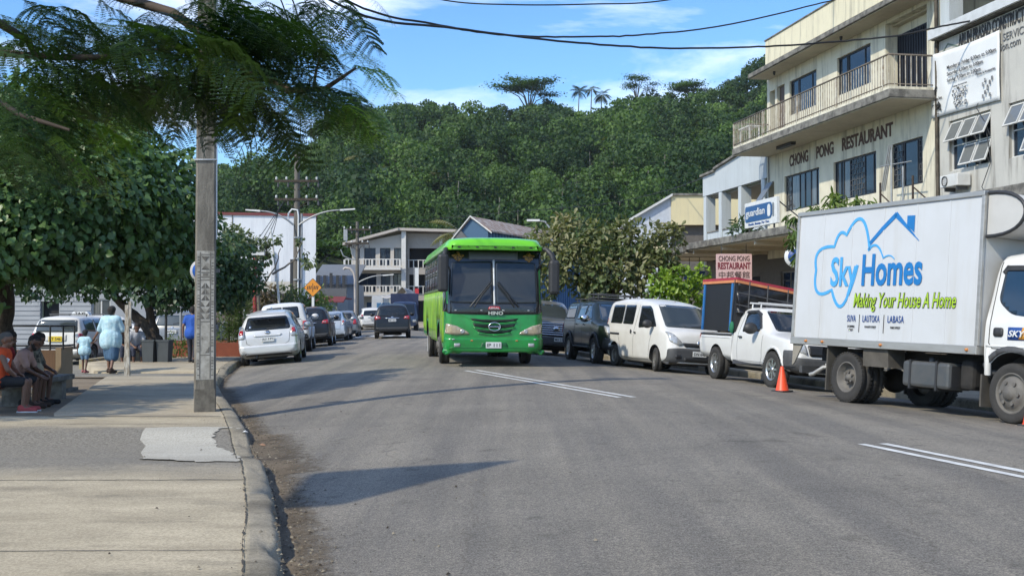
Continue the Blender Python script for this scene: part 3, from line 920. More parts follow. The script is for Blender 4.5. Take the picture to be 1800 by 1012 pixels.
# ------------------------------------------------------------ white panel van
G_R = 'vehicles parked facing the camera along the right kerb'
G_L = 'cars parked along the left kerb'
def panel_van():
 L = 4.4
 t = thing('panel_van', 'white compact van with black front bumper parked between dark pickup and white pickup', 'van', group=G_R)
 top = [(0, .70), (.03, .92), (.10, 1.0), (.22, 1.05), (.52, 1.13), (1.22, 1.70), (1.75, 1.79), (2.4, 1.855), (3.4, 1.86), (4.15, 1.80), (4.30, 1.70), (4.37, 1.3), (4.4, .62)]
 belt = [(0, .62), (.2, .98), (.6, 1.06), (4.4, 1.10)]
 plan = [(0, .66), (.05, .75), (.15, .81), (.45, .84), (1, .847), (4.1, .845), (4.3, .81), (4.4, .74)]
 rw = [(0, .56), (.2, .70), (.6, .75), (1.3, .68), (4.1, .70), (4.4, .66)]
 zb = [(0, .26), (.5, .2), (3.9, .2), (4.4, .3)]
 s = Shell(L, top, belt, plan, rw, zb)
 X = lambda d: L / 2 - d
 s.body('body', M_WHITE2, t, [(X(.80), .32, .36, .84), (X(3.52), .32, .36, .84)])
 s.drape('windscreen', rr([(-.68, 1.13), (.68, 1.13), (.60, 1.70), (-.60, 1.70)], .06), 'front', .005, M_GLASSG, t)
 for ax in ('side-', 'side+'):
  s.drape('window', rr([(X(.86), 1.13), (X(1.98), 1.08), (X(2.06), 1.66), (X(1.52), 1.66), (X(1.32), 1.56)], .05), ax, .005, M_GLASS, t)
  s.drape('window', rr([(X(2.36), 1.16), (X(3.08), 1.17), (X(3.08), 1.68), (X(2.36), 1.68)], .07), ax, .005, M_GLASS, t)
  s.drape('window', rr([(X(3.12), 1.17), (X(3.98), 1.18), (X(3.92), 1.68), (X(3.12), 1.68)], .07), ax, .005, M_GLASS, t)
  s.line('door_seam', [(X(1.0), 1.1), (X(1.14), .75), (X(1.22), .30), (X(2.2), .27), (X(2.22), 1.0), (X(2.14), 1.68)], ax, .012, .002, M_SEAM, t)
  s.line('door_seam', [(X(2.24), .27), (X(3.05), .30), (X(3.16), .68), (X(3.28), .86)], ax, .010, .002, M_SEAM, t)
  s.line('sliding_rail', [(X(3.2), .89), (X(4.22), .90)], ax, .055, .006, M_TRIM, t)
  s.drape('lower_trim', [(X(3.95), .23), (X(4.39), .32), (X(4.39), .52), (X(4.05), .50)], ax, .008, M_TRIM, t)
  sg = -1 if ax == 'side-' else 1
  handle(t, X(2.10), sg * .862, .95, M_TRIM, .10)
  handle(t, X(2.36), sg * .862, .97, M_TRIM, .04).scale = (1, 1, 3.2)
  mirror(t, X(1.02), sg * .98, 1.18, M_TRIM, 1.25)
 s.drape('front_bumper', rr([(-.78, .24), (.78, .24), (.79, .60), (.55, .63), (-.55, .63), (-.79, .60)], .05), 'front', .035, M_TRIMG, t, thick=.06)
 s.drape('grille', rr([(-.38, .66), (.38, .66), (.46, .76), (-.46, .76)], .03), 'front', .012, M_TRIM, t)
 for q in (-1, 1):
  h = s.drape('headlight', rr([(q * .42, .72), (q * .55, .68), (q * .76, .78), (q * .79, 1.02), (q * .66, .97)], .03), 'front', .014, M_CLEAR, t)
  s.drape('fog_light', rr([(q * .48, .36), (q * .64, .36), (q * .64, .46), (q * .48, .46)], .04), 'front', .045, M_RIMB, t)
  s.line('wiper', [(q * .05 - .1, 1.15), (q * .3 + .12, 1.2)], 'front', .02, .016, M_TRIM, t)
 s.drape('air_intake', rr(rect(-.40, .40, .30, .40), .03), 'front', .042, M_RIMB, t)
 plate(t, (X(-.055), 0, .50), R(90), 'DN 642')
 s.drape('badge', rr(rect(-.06, .06, .73, .81), .03), 'front', .02, M_CHROME, t)
 b = MB(); b.tube([(X(1.65), .05, 1.80), (X(1.80), .05, 2.0)], .006, 5); b.build('aerial', M_TRIM, t)
 s.drape('rear_window', rr([(-.6, 1.15), (.6, 1.15), (.56, 1.66), (-.56, 1.66)], .06), 'rear', .005, M_GLASS, t)
 for q in (-1, 1): s.drape('tail_light', rr(rect(q * .72 - .05, q * .72 + .05, .85, 1.3), .02), 'rear', .01, M_RED, t)
 b = MB(); b.box(X(3.2), X(1.1), -.55, .55, .16, .30); b.build('chassis', M_UNDER, t)
 for x in (X(.80), X(3.52)):
  for y in (-.74, .74): wheel(t, x, y, .300, .175, 'steel', R(-14) if x > 0 else 0)
 return t
van = panel_van()
vd = Vector((.78, -2.58))
van.scale = (.97,) * 3
park(van, 3.14 + .72 * .957, 29.15 + .72 * .29, math.degrees(math.atan2(vd.y, vd.x)))
# ------------------------------------------------------------ dark double-cab pickup with canopy, also the white one across the road
def canopy_pickup(name, label, group, m, mc, glass, style='offroad', lift=.0, rack=True, dark_front=True, tail='tall'):
 L = 5.3
 t = thing(name, label, 'pickup', group=group)
 z0 = lift
 top = [(0, .80), (.03, .95), (.10, 1.06), (.25, 1.12), (1.30, 1.20), (1.95, 1.68), (2.15, 1.77), (2.8, 1.82), (3.5, 1.80), (3.62, 1.80), (4.9, 1.80), (5.12, 1.74), (5.22, 1.4), (5.25, 1.1), (5.3, .6)]
 belt = [(0, .78), (.25, 1.06), (1.3, 1.14), (5.3, 1.16)]
 plan = [(0, .72), (.05, .80), (.2, .87), (.5, .915), (5.0, .915), (5.2, .89), (5.3, .84)]
 rw = [(0, .55), (.25, .76), (1.25, .78), (2.0, .68), (3.5, .70), (3.7, .76), (5.3, .74)]
 zb = [(0, .36), (.6, .34), (4.6, .38), (5.3, .46)]
 ad = lambda tab: [(a, b + z0) for a, b in tab]
 s = Shell(L, ad(top), ad(belt), plan, rw, ad(zb))
 X = lambda d: L / 2 - d
 r = .385
 s.body('body', m, t, [(X(.95), r, r + .075, .915), (X(4.17), r, r + .075, .915)])
 Z = lambda z: z + z0
 s.drape('windscreen', rr([(-.64, Z(1.22)), (.64, Z(1.22)), (.56, Z(1.70)), (-.56, Z(1.70))], .06), 'front', .005, glass, t)
 for ax in ('side-', 'side+'):
  sg = -1 if ax == 'side-' else 1
  s.drape('window', rr([(X(1.62), Z(1.22)), (X(2.50), Z(1.20)), (X(2.50), Z(1.68)), (X(2.18), Z(1.68))], .05), ax, .006, glass, t)
  s.drape('window', rr([(X(2.58), Z(1.20)), (X(3.38), Z(1.22)), (X(3.44), Z(1.62)), (X(3.36), Z(1.68)), (X(2.58), Z(1.69))], .05), ax, .006, glass, t)
  s.drape('canopy_window', rr([(X(3.72), Z(1.24)), (X(4.95), Z(1.24)), (X(4.85), Z(1.66)), (X(3.72), Z(1.68))], .07), ax, .008, glass, t)
  s.line('door_seam', [(X(1.5), Z(1.14)), (X(1.5), Z(.6)), (X(1.6), Z(.46)), (X(2.54), Z(.44)), (X(2.54), Z(1.72))], ax, .012, .002, M_SEAM, t)
  s.line('door_seam', [(X(2.56), Z(.44)), (X(3.35), Z(.45)), (X(3.5), Z(.75)), (X(3.5), Z(1.7))], ax, .012, .002, M_SEAM, t)
  s.line('door_seam', [(X(3.58), Z(.45)), (X(3.58), Z(1.78))], ax, .02, .002, M_SEAM, t)
  s.line('canopy_seam', [(X(3.58), Z(1.18)), (X(5.2), Z(1.18))], ax, .018, .003, M_SEAM, t)
  for xc in (.95, 4.17):
   a0 = [(X(xc) + (r + .06) * math.cos(q), r + (r + .06) * math.sin(q)) for q in np.linspace(R(5), R(175), 16)]
   a1 = [(X(xc) + (r + .15) * math.cos(q), r + (r + .15) * math.sin(q)) for q in np.linspace(R(175), R(5), 16)]
   s.drape('wheel_flare', a0 + a1, ax, .045, mc, t, thick=.05)
  handle(t, X(2.36), sg * .925, Z(1.07), m, .2); handle(t, X(3.3), sg * .925, Z(1.07), m, .2)
  mirror(t, X(1.72), sg * 1.04, Z(1.24), M_CHROME if rack else m, 1.35)
  b = MB(); b.cbox((X(2.55), sg * .86, Z(.40)), (1.9, .16, .05)); b.build('side_step', M_TRIMG, t, bevel=.015)
 s.drape('grille', rr([(-.50, Z(.76)), (.50, Z(.76)), (.58, Z(1.02)), (-.58, Z(1.02))], .05), 'front', .012, M_RIMB, t)
 s.drape('grille_bar', rr(rect(-.55, .55, Z(.86), Z(.92)), .02), 'front', .024, M_TRIMG, t)
 s.drape('front_bumper', rr([(-.84, Z(.40)), (.84, Z(.40)), (.84, Z(.70)), (-.84, Z(.70))], .06), 'front', .06, mc if dark_front else m, t, thick=.09)
 for q in (-1, 1):
  s.drape('headlight', rr([(q * .56, Z(.80)), (q * .80, Z(.86)), (q * .82, Z(1.04)), (q * .60, Z(1.02))], .03), 'front', .02, M_CLEAR, t)
  s.drape('fog_light', rr(rect(q * .65 - .07, q * .65 + .07, Z(.47), Z(.57)), .03), 'front', .07, M_CLEAR, t)
 plate(t, (X(-.11), 0, Z(.55)), R(90), 'HP 930')
 s.drape('rear_window', rr([(-.62, Z(1.22)), (.62, Z(1.22)), (.58, Z(1.66)), (-.58, Z(1.66))], .06), 'rear', .006, glass, t)
 s.line('window_bar', [(0, Z(1.2)), (0, Z(1.68))], 'rear', .03, .012, m, t)
 s.line('tailgate_seam', [(-.66, Z(1.17)), (.66, Z(1.17))], 'rear', .02, .004, M_SEAM, t)
 s.line('tailgate_seam', [(-.69, Z(.66)), (-.69, Z(1.15))], 'rear', .012, .004, M_SEAM, t)
 s.line('tailgate_seam', [(.69, Z(.66)), (.69, Z(1.15))], 'rear', .012, .004, M_SEAM, t)
 for q in (-1, 1):
  l = s.drape('tail_light', rr(rect(q * .80 - .085, q * .80 + .085, Z(.78), Z(1.10)), .02), 'rear', .02, M_RED, t)
  s.drape('reverse_lamp', rr(rect(q * .80 - .07, q * .80 + .07, Z(.80), Z(.87)), .01), 'rear', .028, M_CLEAR, l)
 s.drape('rear_bumper', rr(rect(-.84, .84, Z(.46), Z(.62)), .04), 'rear', .08, M_TRIM, t, thick=.1)
 handle(t, -L / 2 - .02, 0, Z(.98), M_TRIM, .04).scale = (1, 6, 1.5)
 plate(t, (-L / 2 - .10, 0, Z(.55)), R(-90), 'KA 415')
 b = MB(); b.box(X(4.9), X(.6), -.42, .42, .28, .48); b.box(X(4.22), X(4.12), -.7, .7, .32, .44); b.box(X(1.0), X(.9), -.7, .7, .32, .44)
 b.build('chassis', M_UNDER, t)
 if rack:
  b = MB()
  zt = Z(1.90)
  xs = (X(3.25), X(2.05)); ys = (-.58, .58)
  ring = [(xs[0], ys[0]), (xs[0], ys[1]), (xs[1], ys[1]), (xs[1], ys[0])]
  for dz in (0, .11):
   P = [(x, y, zt + dz) for x, y in rr(ring, .15)]
   b.tube(P + [P[0]], .018, 6)
  for x, y in ring + [(X(2.65), -.58), (X(2.65), .58)]:
   b.tube([(x * .985, y * .985, zt - .1), (x * .985, y * .985, zt + .11)], .014, 6)
  for k in range(7):
   x = xs[0] + (xs[1] - xs[0]) * (k + .5) / 7
   b.tube([(x, -.56, zt), (x, .56, zt)], .012, 6)
  b.build('roof_rack', M_TRIMG, t)
  b = MB()
  for k in (.25, .75):
   x = X(3.9) + (X(4.8) - X(3.9)) * k
   b.tube([(x, -.66, Z(1.88)), (x, .66, Z(1.88))], .02, 6)
   for y in (-.6, .6): b.tube([(x, y, Z(1.79)), (x, y, Z(1.88))], .02, 6)
  b.build('roof_bar', M_TRIMG, t)
 for x in (X(.95), X(4.17)):
  for y in (-.80, .80): wheel(t, x, y, r, .265, style)
 return t
ranger = canopy_pickup('canopy_pickup', 'dark green double-cab pickup with roof rack parked behind white van', G_R, M_DGREEN, M_TRIM, glassmat('tinted_blue_glass', (0.02, 0.035, 0.06), rough=.04, spec=.8), lift=.06)
rd = Vector((.80, -3.1))
ranger.scale = (.95,) * 3
rd = Vector((.54, -3.0))
park(ranger, 2.0 + .80 * .984, 33.1 + .80 * .18, math.degrees(math.atan2(rd.y, rd.x)), 3.2)
# ------------------------------------------------------------ white single-cab pickup carrying a tarpaulin canopy
def cargo_pickup():
 L = 5.1
 t = thing('cargo_pickup', 'white single-cab pickup carrying a tall black tarpaulin load, parked behind the box truck', 'pickup', group=G_R)
 X = lambda d: L / 2 - d
 top = [(0, .74), (.03, .88), (.12, 1.0), (.3, 1.05), (1.25, 1.16), (1.95, 1.60), (2.15, 1.68), (2.75, 1.70), (2.98, 1.66), (3.06, 1.3), (3.08, .6)]
 belt = [(0, .72), (.3, 1.0), (1.25, 1.10), (3.08, 1.12)]
 plan = [(0, .68), (.05, .76), (.2, .82), (.5, .86), (3.08, .86)]
 rw = [(0, .5), (.3, .72), (1.25, .74), (2.0, .65), (3.08, .66)]
 zb = [(0, .36), (3.08, .36)]
 s = Shell(L, top, belt, plan, rw, zb)
 r = .375
 s = Shell(3.08, top, belt, plan, rw, zb, xoff=L / 2 - 1.54)
 s.body('body', M_WHITE, t, [(X(.92), r, r + .07, .86)])
 bed = Shell(1.98, [(0, 1.12), (1.98, 1.12)], [(0, 1.08), (1.98, 1.08)], [(0, .87), (1.85, .87), (1.98, .84)], [(0, .83), (1.98, .8)], [(0, .45), (1.98, .5)], crown=-.01, xoff=-(L / 2 - .99) + .02, roof_r=.03, belt_r=.03)
 bo = bed.body('bed', M_WHITE, t, [(X(3.98), r, r + .07, .87)])
 for ax in ('side-', 'side+'):
  sg = -1 if ax == 'side-' else 1
  s.drape('window', rr([(X(1.72), 1.16), (X(2.62), 1.13), (X(2.66), 1.56), (X(2.18), 1.60), (X(2.02), 1.54)], .06), ax, .006, M_GLASS, t)
  s.line('window_visor', [(X(1.70), 1.22), (X(2.0), 1.53), (X(2.2), 1.60), (X(2.68), 1.58)], ax, .05, .022, M_TRIM, t)
  s.line('door_seam', [(X(1.50), 1.08), (X(1.50), .6), (X(1.60), .44), (X(2.78), .42), (X(2.80), 1.1), (X(2.74), 1.6)], ax, .012, .002, M_SEAM, t)
  handle(t, X(2.62), sg * .875, 1.02, M_TRIM, .17)
  mirror(t, X(1.80), sg * 1.0, 1.21, M_TRIM, 1.5)
  a0 = [(X(.92) + (r + .06) * math.cos(q), r + (r + .06) * math.sin(q)) for q in np.linspace(R(5), R(175), 16)]
  a1 = [(X(.92) + (r + .11) * math.cos(q), r + (r + .11) * math.sin(q)) for q in np.linspace(R(175), R(5), 16)]
  s.drape('wheel_flare', a0 + a1, ax, .02, M_WHITE, t, thick=.03)
  bed.line('bed_moulding', [(X(3.15), .98), (X(5.05), .98)], ax, .03, .006, M_WHITE, t)
  bed.drape('bed_rail', [(X(3.14), 1.07), (X(5.08), 1.07), (X(5.08), 1.13), (X(3.14), 1.13)], ax, .02, M_TRIM, t, thick=.05)
  s.drape('lower_corner', rr([(X(0.02), .40), (X(.44), .42), (X(.42), .80), (X(.10), .80)], .05), ax, .02, M_TRIMG, t, thick=.04)
 s.drape('windscreen', rr([(-.62, 1.18), (.62, 1.18), (.55, 1.62), (-.55, 1.62)], .06), 'front', .005, M_GLASS, t)
 text('lettering', 'TAILEVU', .62, .07, M_WHITE, t, (X(1.93), -.02, 1.585), rot=(R(-32), 0, R(90)), extrude=.002)
 s.drape('grille', rr([(-.48, .70), (.48, .70), (.52, .92), (-.52, .92)], .05), 'front', .012, M_RIMB, t)
 s.drape('front_bumper', rr(rect(-.80, .80, .38, .66), .05), 'front', .06, M_TRIMG, t, thick=.09)
 for q in (-1, 1):
  s.drape('headlight', rr([(q * .53, .72), (q * .76, .80), (q * .77, .98), (q * .56, .94)], .03), 'front', .02, M_CLEAR, t)
 plate(t, (X(-.10), 0, .52), R(90), 'JE 207')
 for q in (-1, 1): bed.drape('tail_light', rr(rect(q * .77 - .06, q * .77 + .06, .78, 1.06), .02), 'rear', .02, M_RED, t)
 plate(t, (-L / 2 - .03, -.3, .60), R(-90), 'JE 207')
 b = MB()
 for x in (X(2.75), X(2.3)):
  b.tube([(x, -.62, 1.79), (x, .62, 1.79)], .02, 6)
  for y in (-.55, .55): b.tube([(x, y, 1.67), (x, y, 1.79)], .018, 6)
 b.build('roof_bar', M_WHITE, t)
 b = MB(); b.box(X(4.9), X(.6), -.42, .42, .28, .50); b.box(X(4.03), X(3.93), -.7, .7, .32, .44); b.box(X(.97), X(.87), -.7, .7, .32, .44); b.build('chassis', M_UNDER, t)
 for x in (X(.92), X(3.98)):
  for y in (-.76, .76): wheel(t, x, y, r, .26, 'offroad', R(4) if x > 0 else 0)
 return t
pick = cargo_pickup()
pd = Vector((.61, -2.8))
pick.scale = (.94,) * 3
PH = math.degrees(math.atan2(pd.y, pd.x))
park(pick, 4.78 + .78 * .977, 23.9 + .78 * .213, PH, 2.87)
M_TARP = mat('black_tarpaulin', (0.012, 0.012, 0.013), rough=.35, col2=(0.02, 0.02, 0.021), nscale=5, bump=.9, bscale=5)
M_BOARD = mat('black_board', (0.010, 0.011, 0.013), rough=.6, col2=(0.016, 0.016, 0.018))
M_BLUEF = mat('blue_frame', (0.03, 0.16, 0.42), rough=.45)
M_STRIPE = mat('stripe_orange', (0.62, 0.24, 0.10), rough=.6)
M_STRIPR = mat('stripe_red', (0.36, 0.03, 0.05), rough=.6)
def load_canopy():
 """the tall covered frame standing on the pickup's bed, in the pickup's own coordinates"""
 t = thing('load_canopy', 'tall black covered frame with blue edges and orange top border on the white pickup', 'canopy')
 xr, xf = -2.42, -.42; y0, y1 = -.86, .86
 zb_, zn, zf = 1.135, 2.36, 2.16                 # near edge of the roof higher than the far edge
 b = MB()
 b.hexa([(xr, y0, zb_), (xf, y0, zb_), (xf, y1, zb_), (xr, y1, zb_)], [(xr, y0, zn - .12), (xf, y0, zn - .12), (xf, y1, zf - .12), (xr, y1, zf - .12)])
 b.build('side_board', M_BOARD, t)
 for x in (xr + .10, xf - .22):
  b = MB(); b.box(x - .045, x + .045, y0 - .03, y0 - .002, zb_, zn - .13); b.build('blue_edge', M_BLUEF, t)
 for nm, z0, z1, m in (('orange_border', .12, .06, M_STRIPE), ('red_border', .06, 0, M_STRIPR)):
  b = MB()
  b.hexa([(xr - .03, y0 - .03, zn - z0), (xf + .04, y0 - .03, zn - z0), (xf + .04, y1 + .03, zf - z0), (xr - .03, y1 + .03, zf - z0)],
               [(xr - .03, y0 - .03, zn - z1 - .001), (xf + .04, y0 - .03, zn - z1 - .001), (xf + .04, y1 + .03, zf - z1 - .001), (xr - .03, y1 + .03, zf - z1 - .001)])
  b.build(nm, m, t)
 vs = []; fs = []; nx, nz = 22, 18
 for j in range(nz + 1):
  for i in range(nx + 1):
   u, v = i / nx, j / nz
   zt_ = zn + (zf - zn) * u - .14
   z = 1.55 + (zt_ - 1.55) * v
   x = xf + .03 + .06 * math.sin(u * 23 + v * 5) * (1 - v) + .05 * math.sin(u * 9 - v * 11) * (1 - v * .5)
   vs.append((x, y0 + (y1 - y0) * u, z))
 for j in range(nz):
  for i in range(nx):
   a = j * (nx + 1) + i; fs.append((a, a + 1, a + nx + 2, a + nx + 1))
 b = MB(); b.add(vs, fs, True)
 o = b.build('tarpaulin', M_TARP, t); md = o.modifiers.new('s', 'SOLIDIFY'); md.thickness = .01
 b = MB()
 for h in (.35, .62):
  b.tube([(xf + .12, y0 - .04, zn - h), (xf + .12, y1, zf - h)], .014, 6)
 for y in (y0 + .25, y0 + .7, y0 + 1.2): b.tube([(xf + .12, y, 1.6), (xf + .12, y, zn - .05 - (y - y0) * .116)], .014, 6)
 b.tube([(xf - .15, y0 - .035, 1.2), (xf - .05, y0 - .04, zn - .05)], .012, 6)
 b.build('frame_tube', M_TRIMG, t)
 b = MB(); b.ball((xf - .12, y0 - .02, 1.22), (.10, .05, .14), 8, 6); b.build('green_bundle', mat('green_cloth', (0.02, 0.16, 0.08), rough=.9), t)
 t.location = pick.location; t.rotation_euler = pick.rotation_euler; t.scale = pick.scale
 return t
load_canopy()
# ------------------------------------------------------------ white box truck
M_BOX = mat('box_panel_white', (0.53, 0.545, 0.56), rough=.38, col2=(0.49, 0.50, 0.505), nscale=1.6, stain=(0.40, 0.375, 0.32), stain_amt=.35, stain_scale=.8)
M_ALU = mat('aluminium', (0.50, 0.49, 0.46), rough=.45, metal=.6, col2=(0.36, 0.345, 0.31), nscale=3, stretch=(.4, 3, 3))
M_FRP = mat('box_front_grey', (0.50, 0.49, 0.465), rough=.4, col2=(0.42, 0.41, 0.385), nscale=2)
M_SKYB = mat('logo_sky_blue', (0.07, 0.36, 0.70), rough=.4)
M_SKYD = mat('logo_deep_blue', (0.012, 0.17, 0.46), rough=.4)
M_LIME = mat('logo_lime', (0.36, 0.56, 0.03), rough=.45)
M_NAVY = mat('logo_navy', (0.02, 0.07, 0.26), rough=.45)
M_MUD = mat('mud_rubber', (0.05, 0.045, 0.038), rough=.9, col2=(0.10, 0.09, 0.075), nscale=4)
M_BEIGE = mat('beige_panel', (0.28, 0.255, 0.21), rough=.7, col2=(0.22, 0.20, 0.165))
M_TANK = mat('fuel_tank_grey', (0.055, 0.062, 0.068), rough=.45, col2=(0.085, 0.085, 0.082), nscale=6)
def box_truck():
 t = thing('box_truck', 'white box truck with a blue cloud and roof logo on its side', 'truck', group=None)
 yn = -1.02                                        # near side of the box (the truck's right)
 def tx(px, z=None):
  o = (px - 900) / 2000
  return (o * 18.2 - 5.3) / (.357 + .936 * o)
 def tz(px, py):
  x = tx(px)
  return 1.5 + (545 - py) * (18.2 - .936 * x) / 2000 + .04
 def P(zx, zy):                                    # zoomed reading of the logo -> panel coordinates
  px, py = 1370 + zx / 4.181, 330 + zy / 4.181
  return (tx(px), tz(px, py))
 b = MB(); b.box(-1.43, 2.84, -1.02, 1.02, .97, 3.10)
 body = b.build('cargo_box', M_BOX, t, bevel=.02)
 for nm, z0, z1, m in (('bottom_rail', .88, 1.0, M_ALU), ('top_rail', 3.06, 3.13, M_ALU)):
  b = MB()
  b.box(-1.46, 2.87, -1.05, 1.05, z0, z1)
  b.build(nm, m, t, bevel=.008)
 for x in (-1.425, 2.85):
  b = MB(); b.box(x - .03, x + .03, -1.045, -1.0, 1.0, 3.06); b.build('corner_post', M_ALU, t, bevel=.006)
 b = MB(); b.box(2.845, 2.868, -1.0, 1.0, 1.0, 3.06); b.build('front_wall', M_FRP, t)
 for x in (-.72, .02, .78, 1.52, 2.2):
  b = MB(); b.box(x - .016, x + .016, -1.026, -1.019, 1.0, 3.06); b.build('panel_joint', M_BOX, t, bevel=.003)
 for x in (-1.0, -.55, .9, 2.7):
  b = MB(); b.lathe([(.0, -1.085), (.02, -1.08), (.025, -1.05)], 10, 'y', (x, 0, .94)); b.build('marker_lamp', M_AMBER, t)
 y = yn - .006
 def ribbon(name, pts, w0, w1, m, closed=False):
  """flat stroke with a real 3 mm thickness lying on the panel"""
  Q = [Vector(p) for p in pts]
  A, B = [], []
  n = len(Q)
  for i, p in enumerate(Q):
   if closed: d = Q[(i + 1) % n] - Q[i - 1]
   else: d = Q[min(i + 1, n - 1)] - Q[max(i - 1, 0)]
   d.normalize(); nn = Vector((-d.y, d.x))
   k = i / (n - 1)
   w = (w0 + (w1 - w0) * k) / 2
   A.append(p + nn * w); B.append(p - nn * w)
  vs = []; fs = []
  for a, c in zip(A, B):
   vs += [(a.x, y - .003, a.y), (c.x, y - .003, c.y), (a.x, y + .005, a.y), (c.x, y + .005, c.y)]
  for i in range(n if closed else n - 1):
   a = 4 * i; c = 4 * ((i + 1) % n)
   fs += [(a, a + 1, c + 1, c), (a, c, c + 2, a + 2), (a + 1, a + 3, c + 3, c + 1)]
  bb = MB(); bb.add(vs, fs)
  return bb.build(name, m, t)
 def arc(z0, zm, z1, n=10):
  """smooth curve through three zoomed readings"""
  a, m_, c = Vector(P(*z0)), Vector(P(*zm)), Vector(P(*z1))
  h = m_ * 2 - (a + c) / 2
  return [tuple(a * (1 - k / n) ** 2 + h * 2 * (k / n) * (1 - k / n) + c * (k / n) ** 2) for k in range(n + 1)]
 c = []
 c += arc((612, 490), (540, 262), (436, 380), 14)
 c += arc((436, 380), (388, 368), (352, 465), 8)[1:]
 c += arc((352, 465), (238, 505), (228, 640), 12)[1:]
 c += arc((228, 640), (245, 800), (350, 785), 12)[1:]
 c += arc((350, 785), (410, 905), (470, 830), 10)[1:]
 c += arc((470, 830), (505, 720), (530, 600), 6)[1:]
 ribbon('cloud_outline', c, .05, .055, M_SKYB)
 d = arc((600, 492), (660, 455), (715, 548), 10) + arc((715, 548), (760, 528), (797, 556), 8)[1:]
 ribbon('cloud_outline', d, .045, .012, M_SKYB)
 ribbon('roof_outline', [P(612, 440), P(700, 330), P(797, 222)], .06, .075, M_SKYD)
 ribbon('roof_outline', [P(790, 222), P(880, 320), P(970, 418)], .085, .006, M_SKYD)
 q = [P(877, 233), P(932, 230), P(932, 356), P(877, 300)]
 b = MB(); b.prism(q, y - .004, y + .005, 'y'); b.build('chimney', M_SKYD, t)
 def word(s_, x0, x1, z0, z1, m, **k):
  return text('lettering', s_, x1 - x0, z1 - z0, m, t, ((x0 + x1) / 2, y - .004, (z0 + z1) / 2), extrude=.004, **k)
 word('Sky', -.465, .205, 1.70, 2.33, M_SKYB, offset=.02)
 word('Homes', .33, 1.70, 1.845, 2.345, M_SKYD, offset=.025)
 o = word('Making Your House A Home', .16, 2.42, 1.44, 1.74, M_INK, offset=.034, shear=.22)
 o.location.y += .003
 word('Making Your House A Home', .16, 2.42, 1.445, 1.735, M_LIME, offset=.006, shear=.22)
 for s_, x0, x1 in (('SUVA', .03, .24), ('LAUTOKA', .41, .81), ('LABASA', 1.0, 1.36)):
  word(s_, x0, x1, 1.285, 1.39, M_NAVY, offset=0, spacing=1.12)
 for s_, x0, x1, zz in (('10 CUMMING', .05, .22, 1.21), ('STREET', .08, .19, 1.155), ('10 NAVITI STREET', .47, .74, 1.21), ('MAIN STREET', 1.07, 1.29, 1.21)):
  word(s_, x0, x1, zz - .017, zz + .017, M_INK)
 for x in (.325, .905):
  b = MB(); b.box(x - .004, x + .004, y - .003, y + .004, 1.12, 1.40); b.build('divider_line', M_INK, t)
 pr = [(2.87, 2.56)] + [(2.87 + .62 * math.sin(a), 2.80 - .24 * math.cos(a) * 1.0 + .0) for a in np.linspace(R(20), R(110), 10)] + [(2.87, 3.10)]
 pr = [(2.875, 2.50)] + [(2.875 + .66 * math.sin(a) ** .8, 2.80 - .30 * math.cos(a)) for a in np.linspace(.15, math.pi - .15, 14)] + [(2.875, 3.10)]
 b = MB(); b.prism(pr, -.98, .98, 'y', smooth=True); b.build('wind_deflector', M_FRP, t, bevel=.01)
 b = MB(); b.tube([(p[0] + .012, -.985, p[1]) for p in pr], .026, 6); b.build('deflector_edge', M_TRIM, t)
 top = [(0, 1.18), (.03, 1.32), (.10, 1.45), (.55, 2.16), (.75, 2.26), (1.3, 2.30), (1.60, 2.28), (1.66, 2.2), (1.70, 1.9)]
 belt = [(0, 1.1), (.10, 1.35), (.3, 1.40), (1.7, 1.42)]
 plan = [(0, .80), (.06, .88), (.18, .94), (.4, .965), (1.7, .965)]
 rw = [(0, .70), (.10, .80), (.6, .80), (1.7, .80)]
 zb = [(0, .46), (.3, .46), (1.7, .56)]
 cx = 4.62
 s = Shell(1.7, top, belt, plan, rw, zb, xoff=cx - .85, belt_r=.06, roof_r=.16)
 s.L = 12
 s.body('cab', M_WHITE, t, [(3.42, .42, .52, .965)])
 for ax in ('side-', 'side+'):
  sg = -1 if ax == 'side-' else 1
  s.drape('window', rr([(3.08, 1.62), (3.34, 1.44), (4.15, 1.36), (4.36, 1.40), (4.06, 2.04), (3.12, 2.08)], .10), ax, .006, glassmat('truck_window', (0.012, 0.03, 0.055)), t)
  s.line('window_visor', [(3.10, 2.0), (3.14, 2.07), (4.05, 2.05)], ax, .07, .02, M_TRIM, t)
  s.line('door_seam', [(3.03, 2.16), (3.0, 1.5), (3.0, 1.05), (3.06, .98), (4.2, .96), (4.36, 1.2), (4.42, 1.42), (4.1, 2.12)], ax, .014, .003, M_SEAM, t)
  s.line('body_crease', [(2.95, 1.01), (4.5, 1.01)], ax, .025, .006, M_WHITE, t)
  a0 = [(3.42 + .53 * math.cos(q), .42 + .53 * math.sin(q)) for q in np.linspace(R(0), R(180), 20)]
  a1 = [(3.42 + .60 * math.cos(q), .42 + .60 * math.sin(q)) for q in np.linspace(R(180), R(0), 20)]
  s.drape('wheel_arch_trim', a0 + a1, ax, .03, M_TRIMG, t, thick=.04)
  s.drape('door_handle', rr(rect(3.08, 3.25, 1.14, 1.26), .04), ax, .016, M_TRIM, t)
  k = s.drape('door_sticker', [(3.33, 1.10), (3.95, 1.10), (3.93, 1.27), (3.33, 1.27)], ax, .008, M_NAVY, t)
  s.drape('sticker_band', [(3.52, 1.11), (3.94, 1.11), (3.93, 1.27), (3.58, 1.27)], ax, .010, mat('sticker_orange', (0.62, 0.30, 0.05), rough=.5), k)
  b = MB(); b.tube([(4.2, sg * .95, 2.1), (4.35, sg * 1.18, 2.05), (4.36, sg * 1.2, 1.5), (4.3, sg * .97, 1.45)], .014, 6); b.build('mirror_arm', M_TRIM, t)
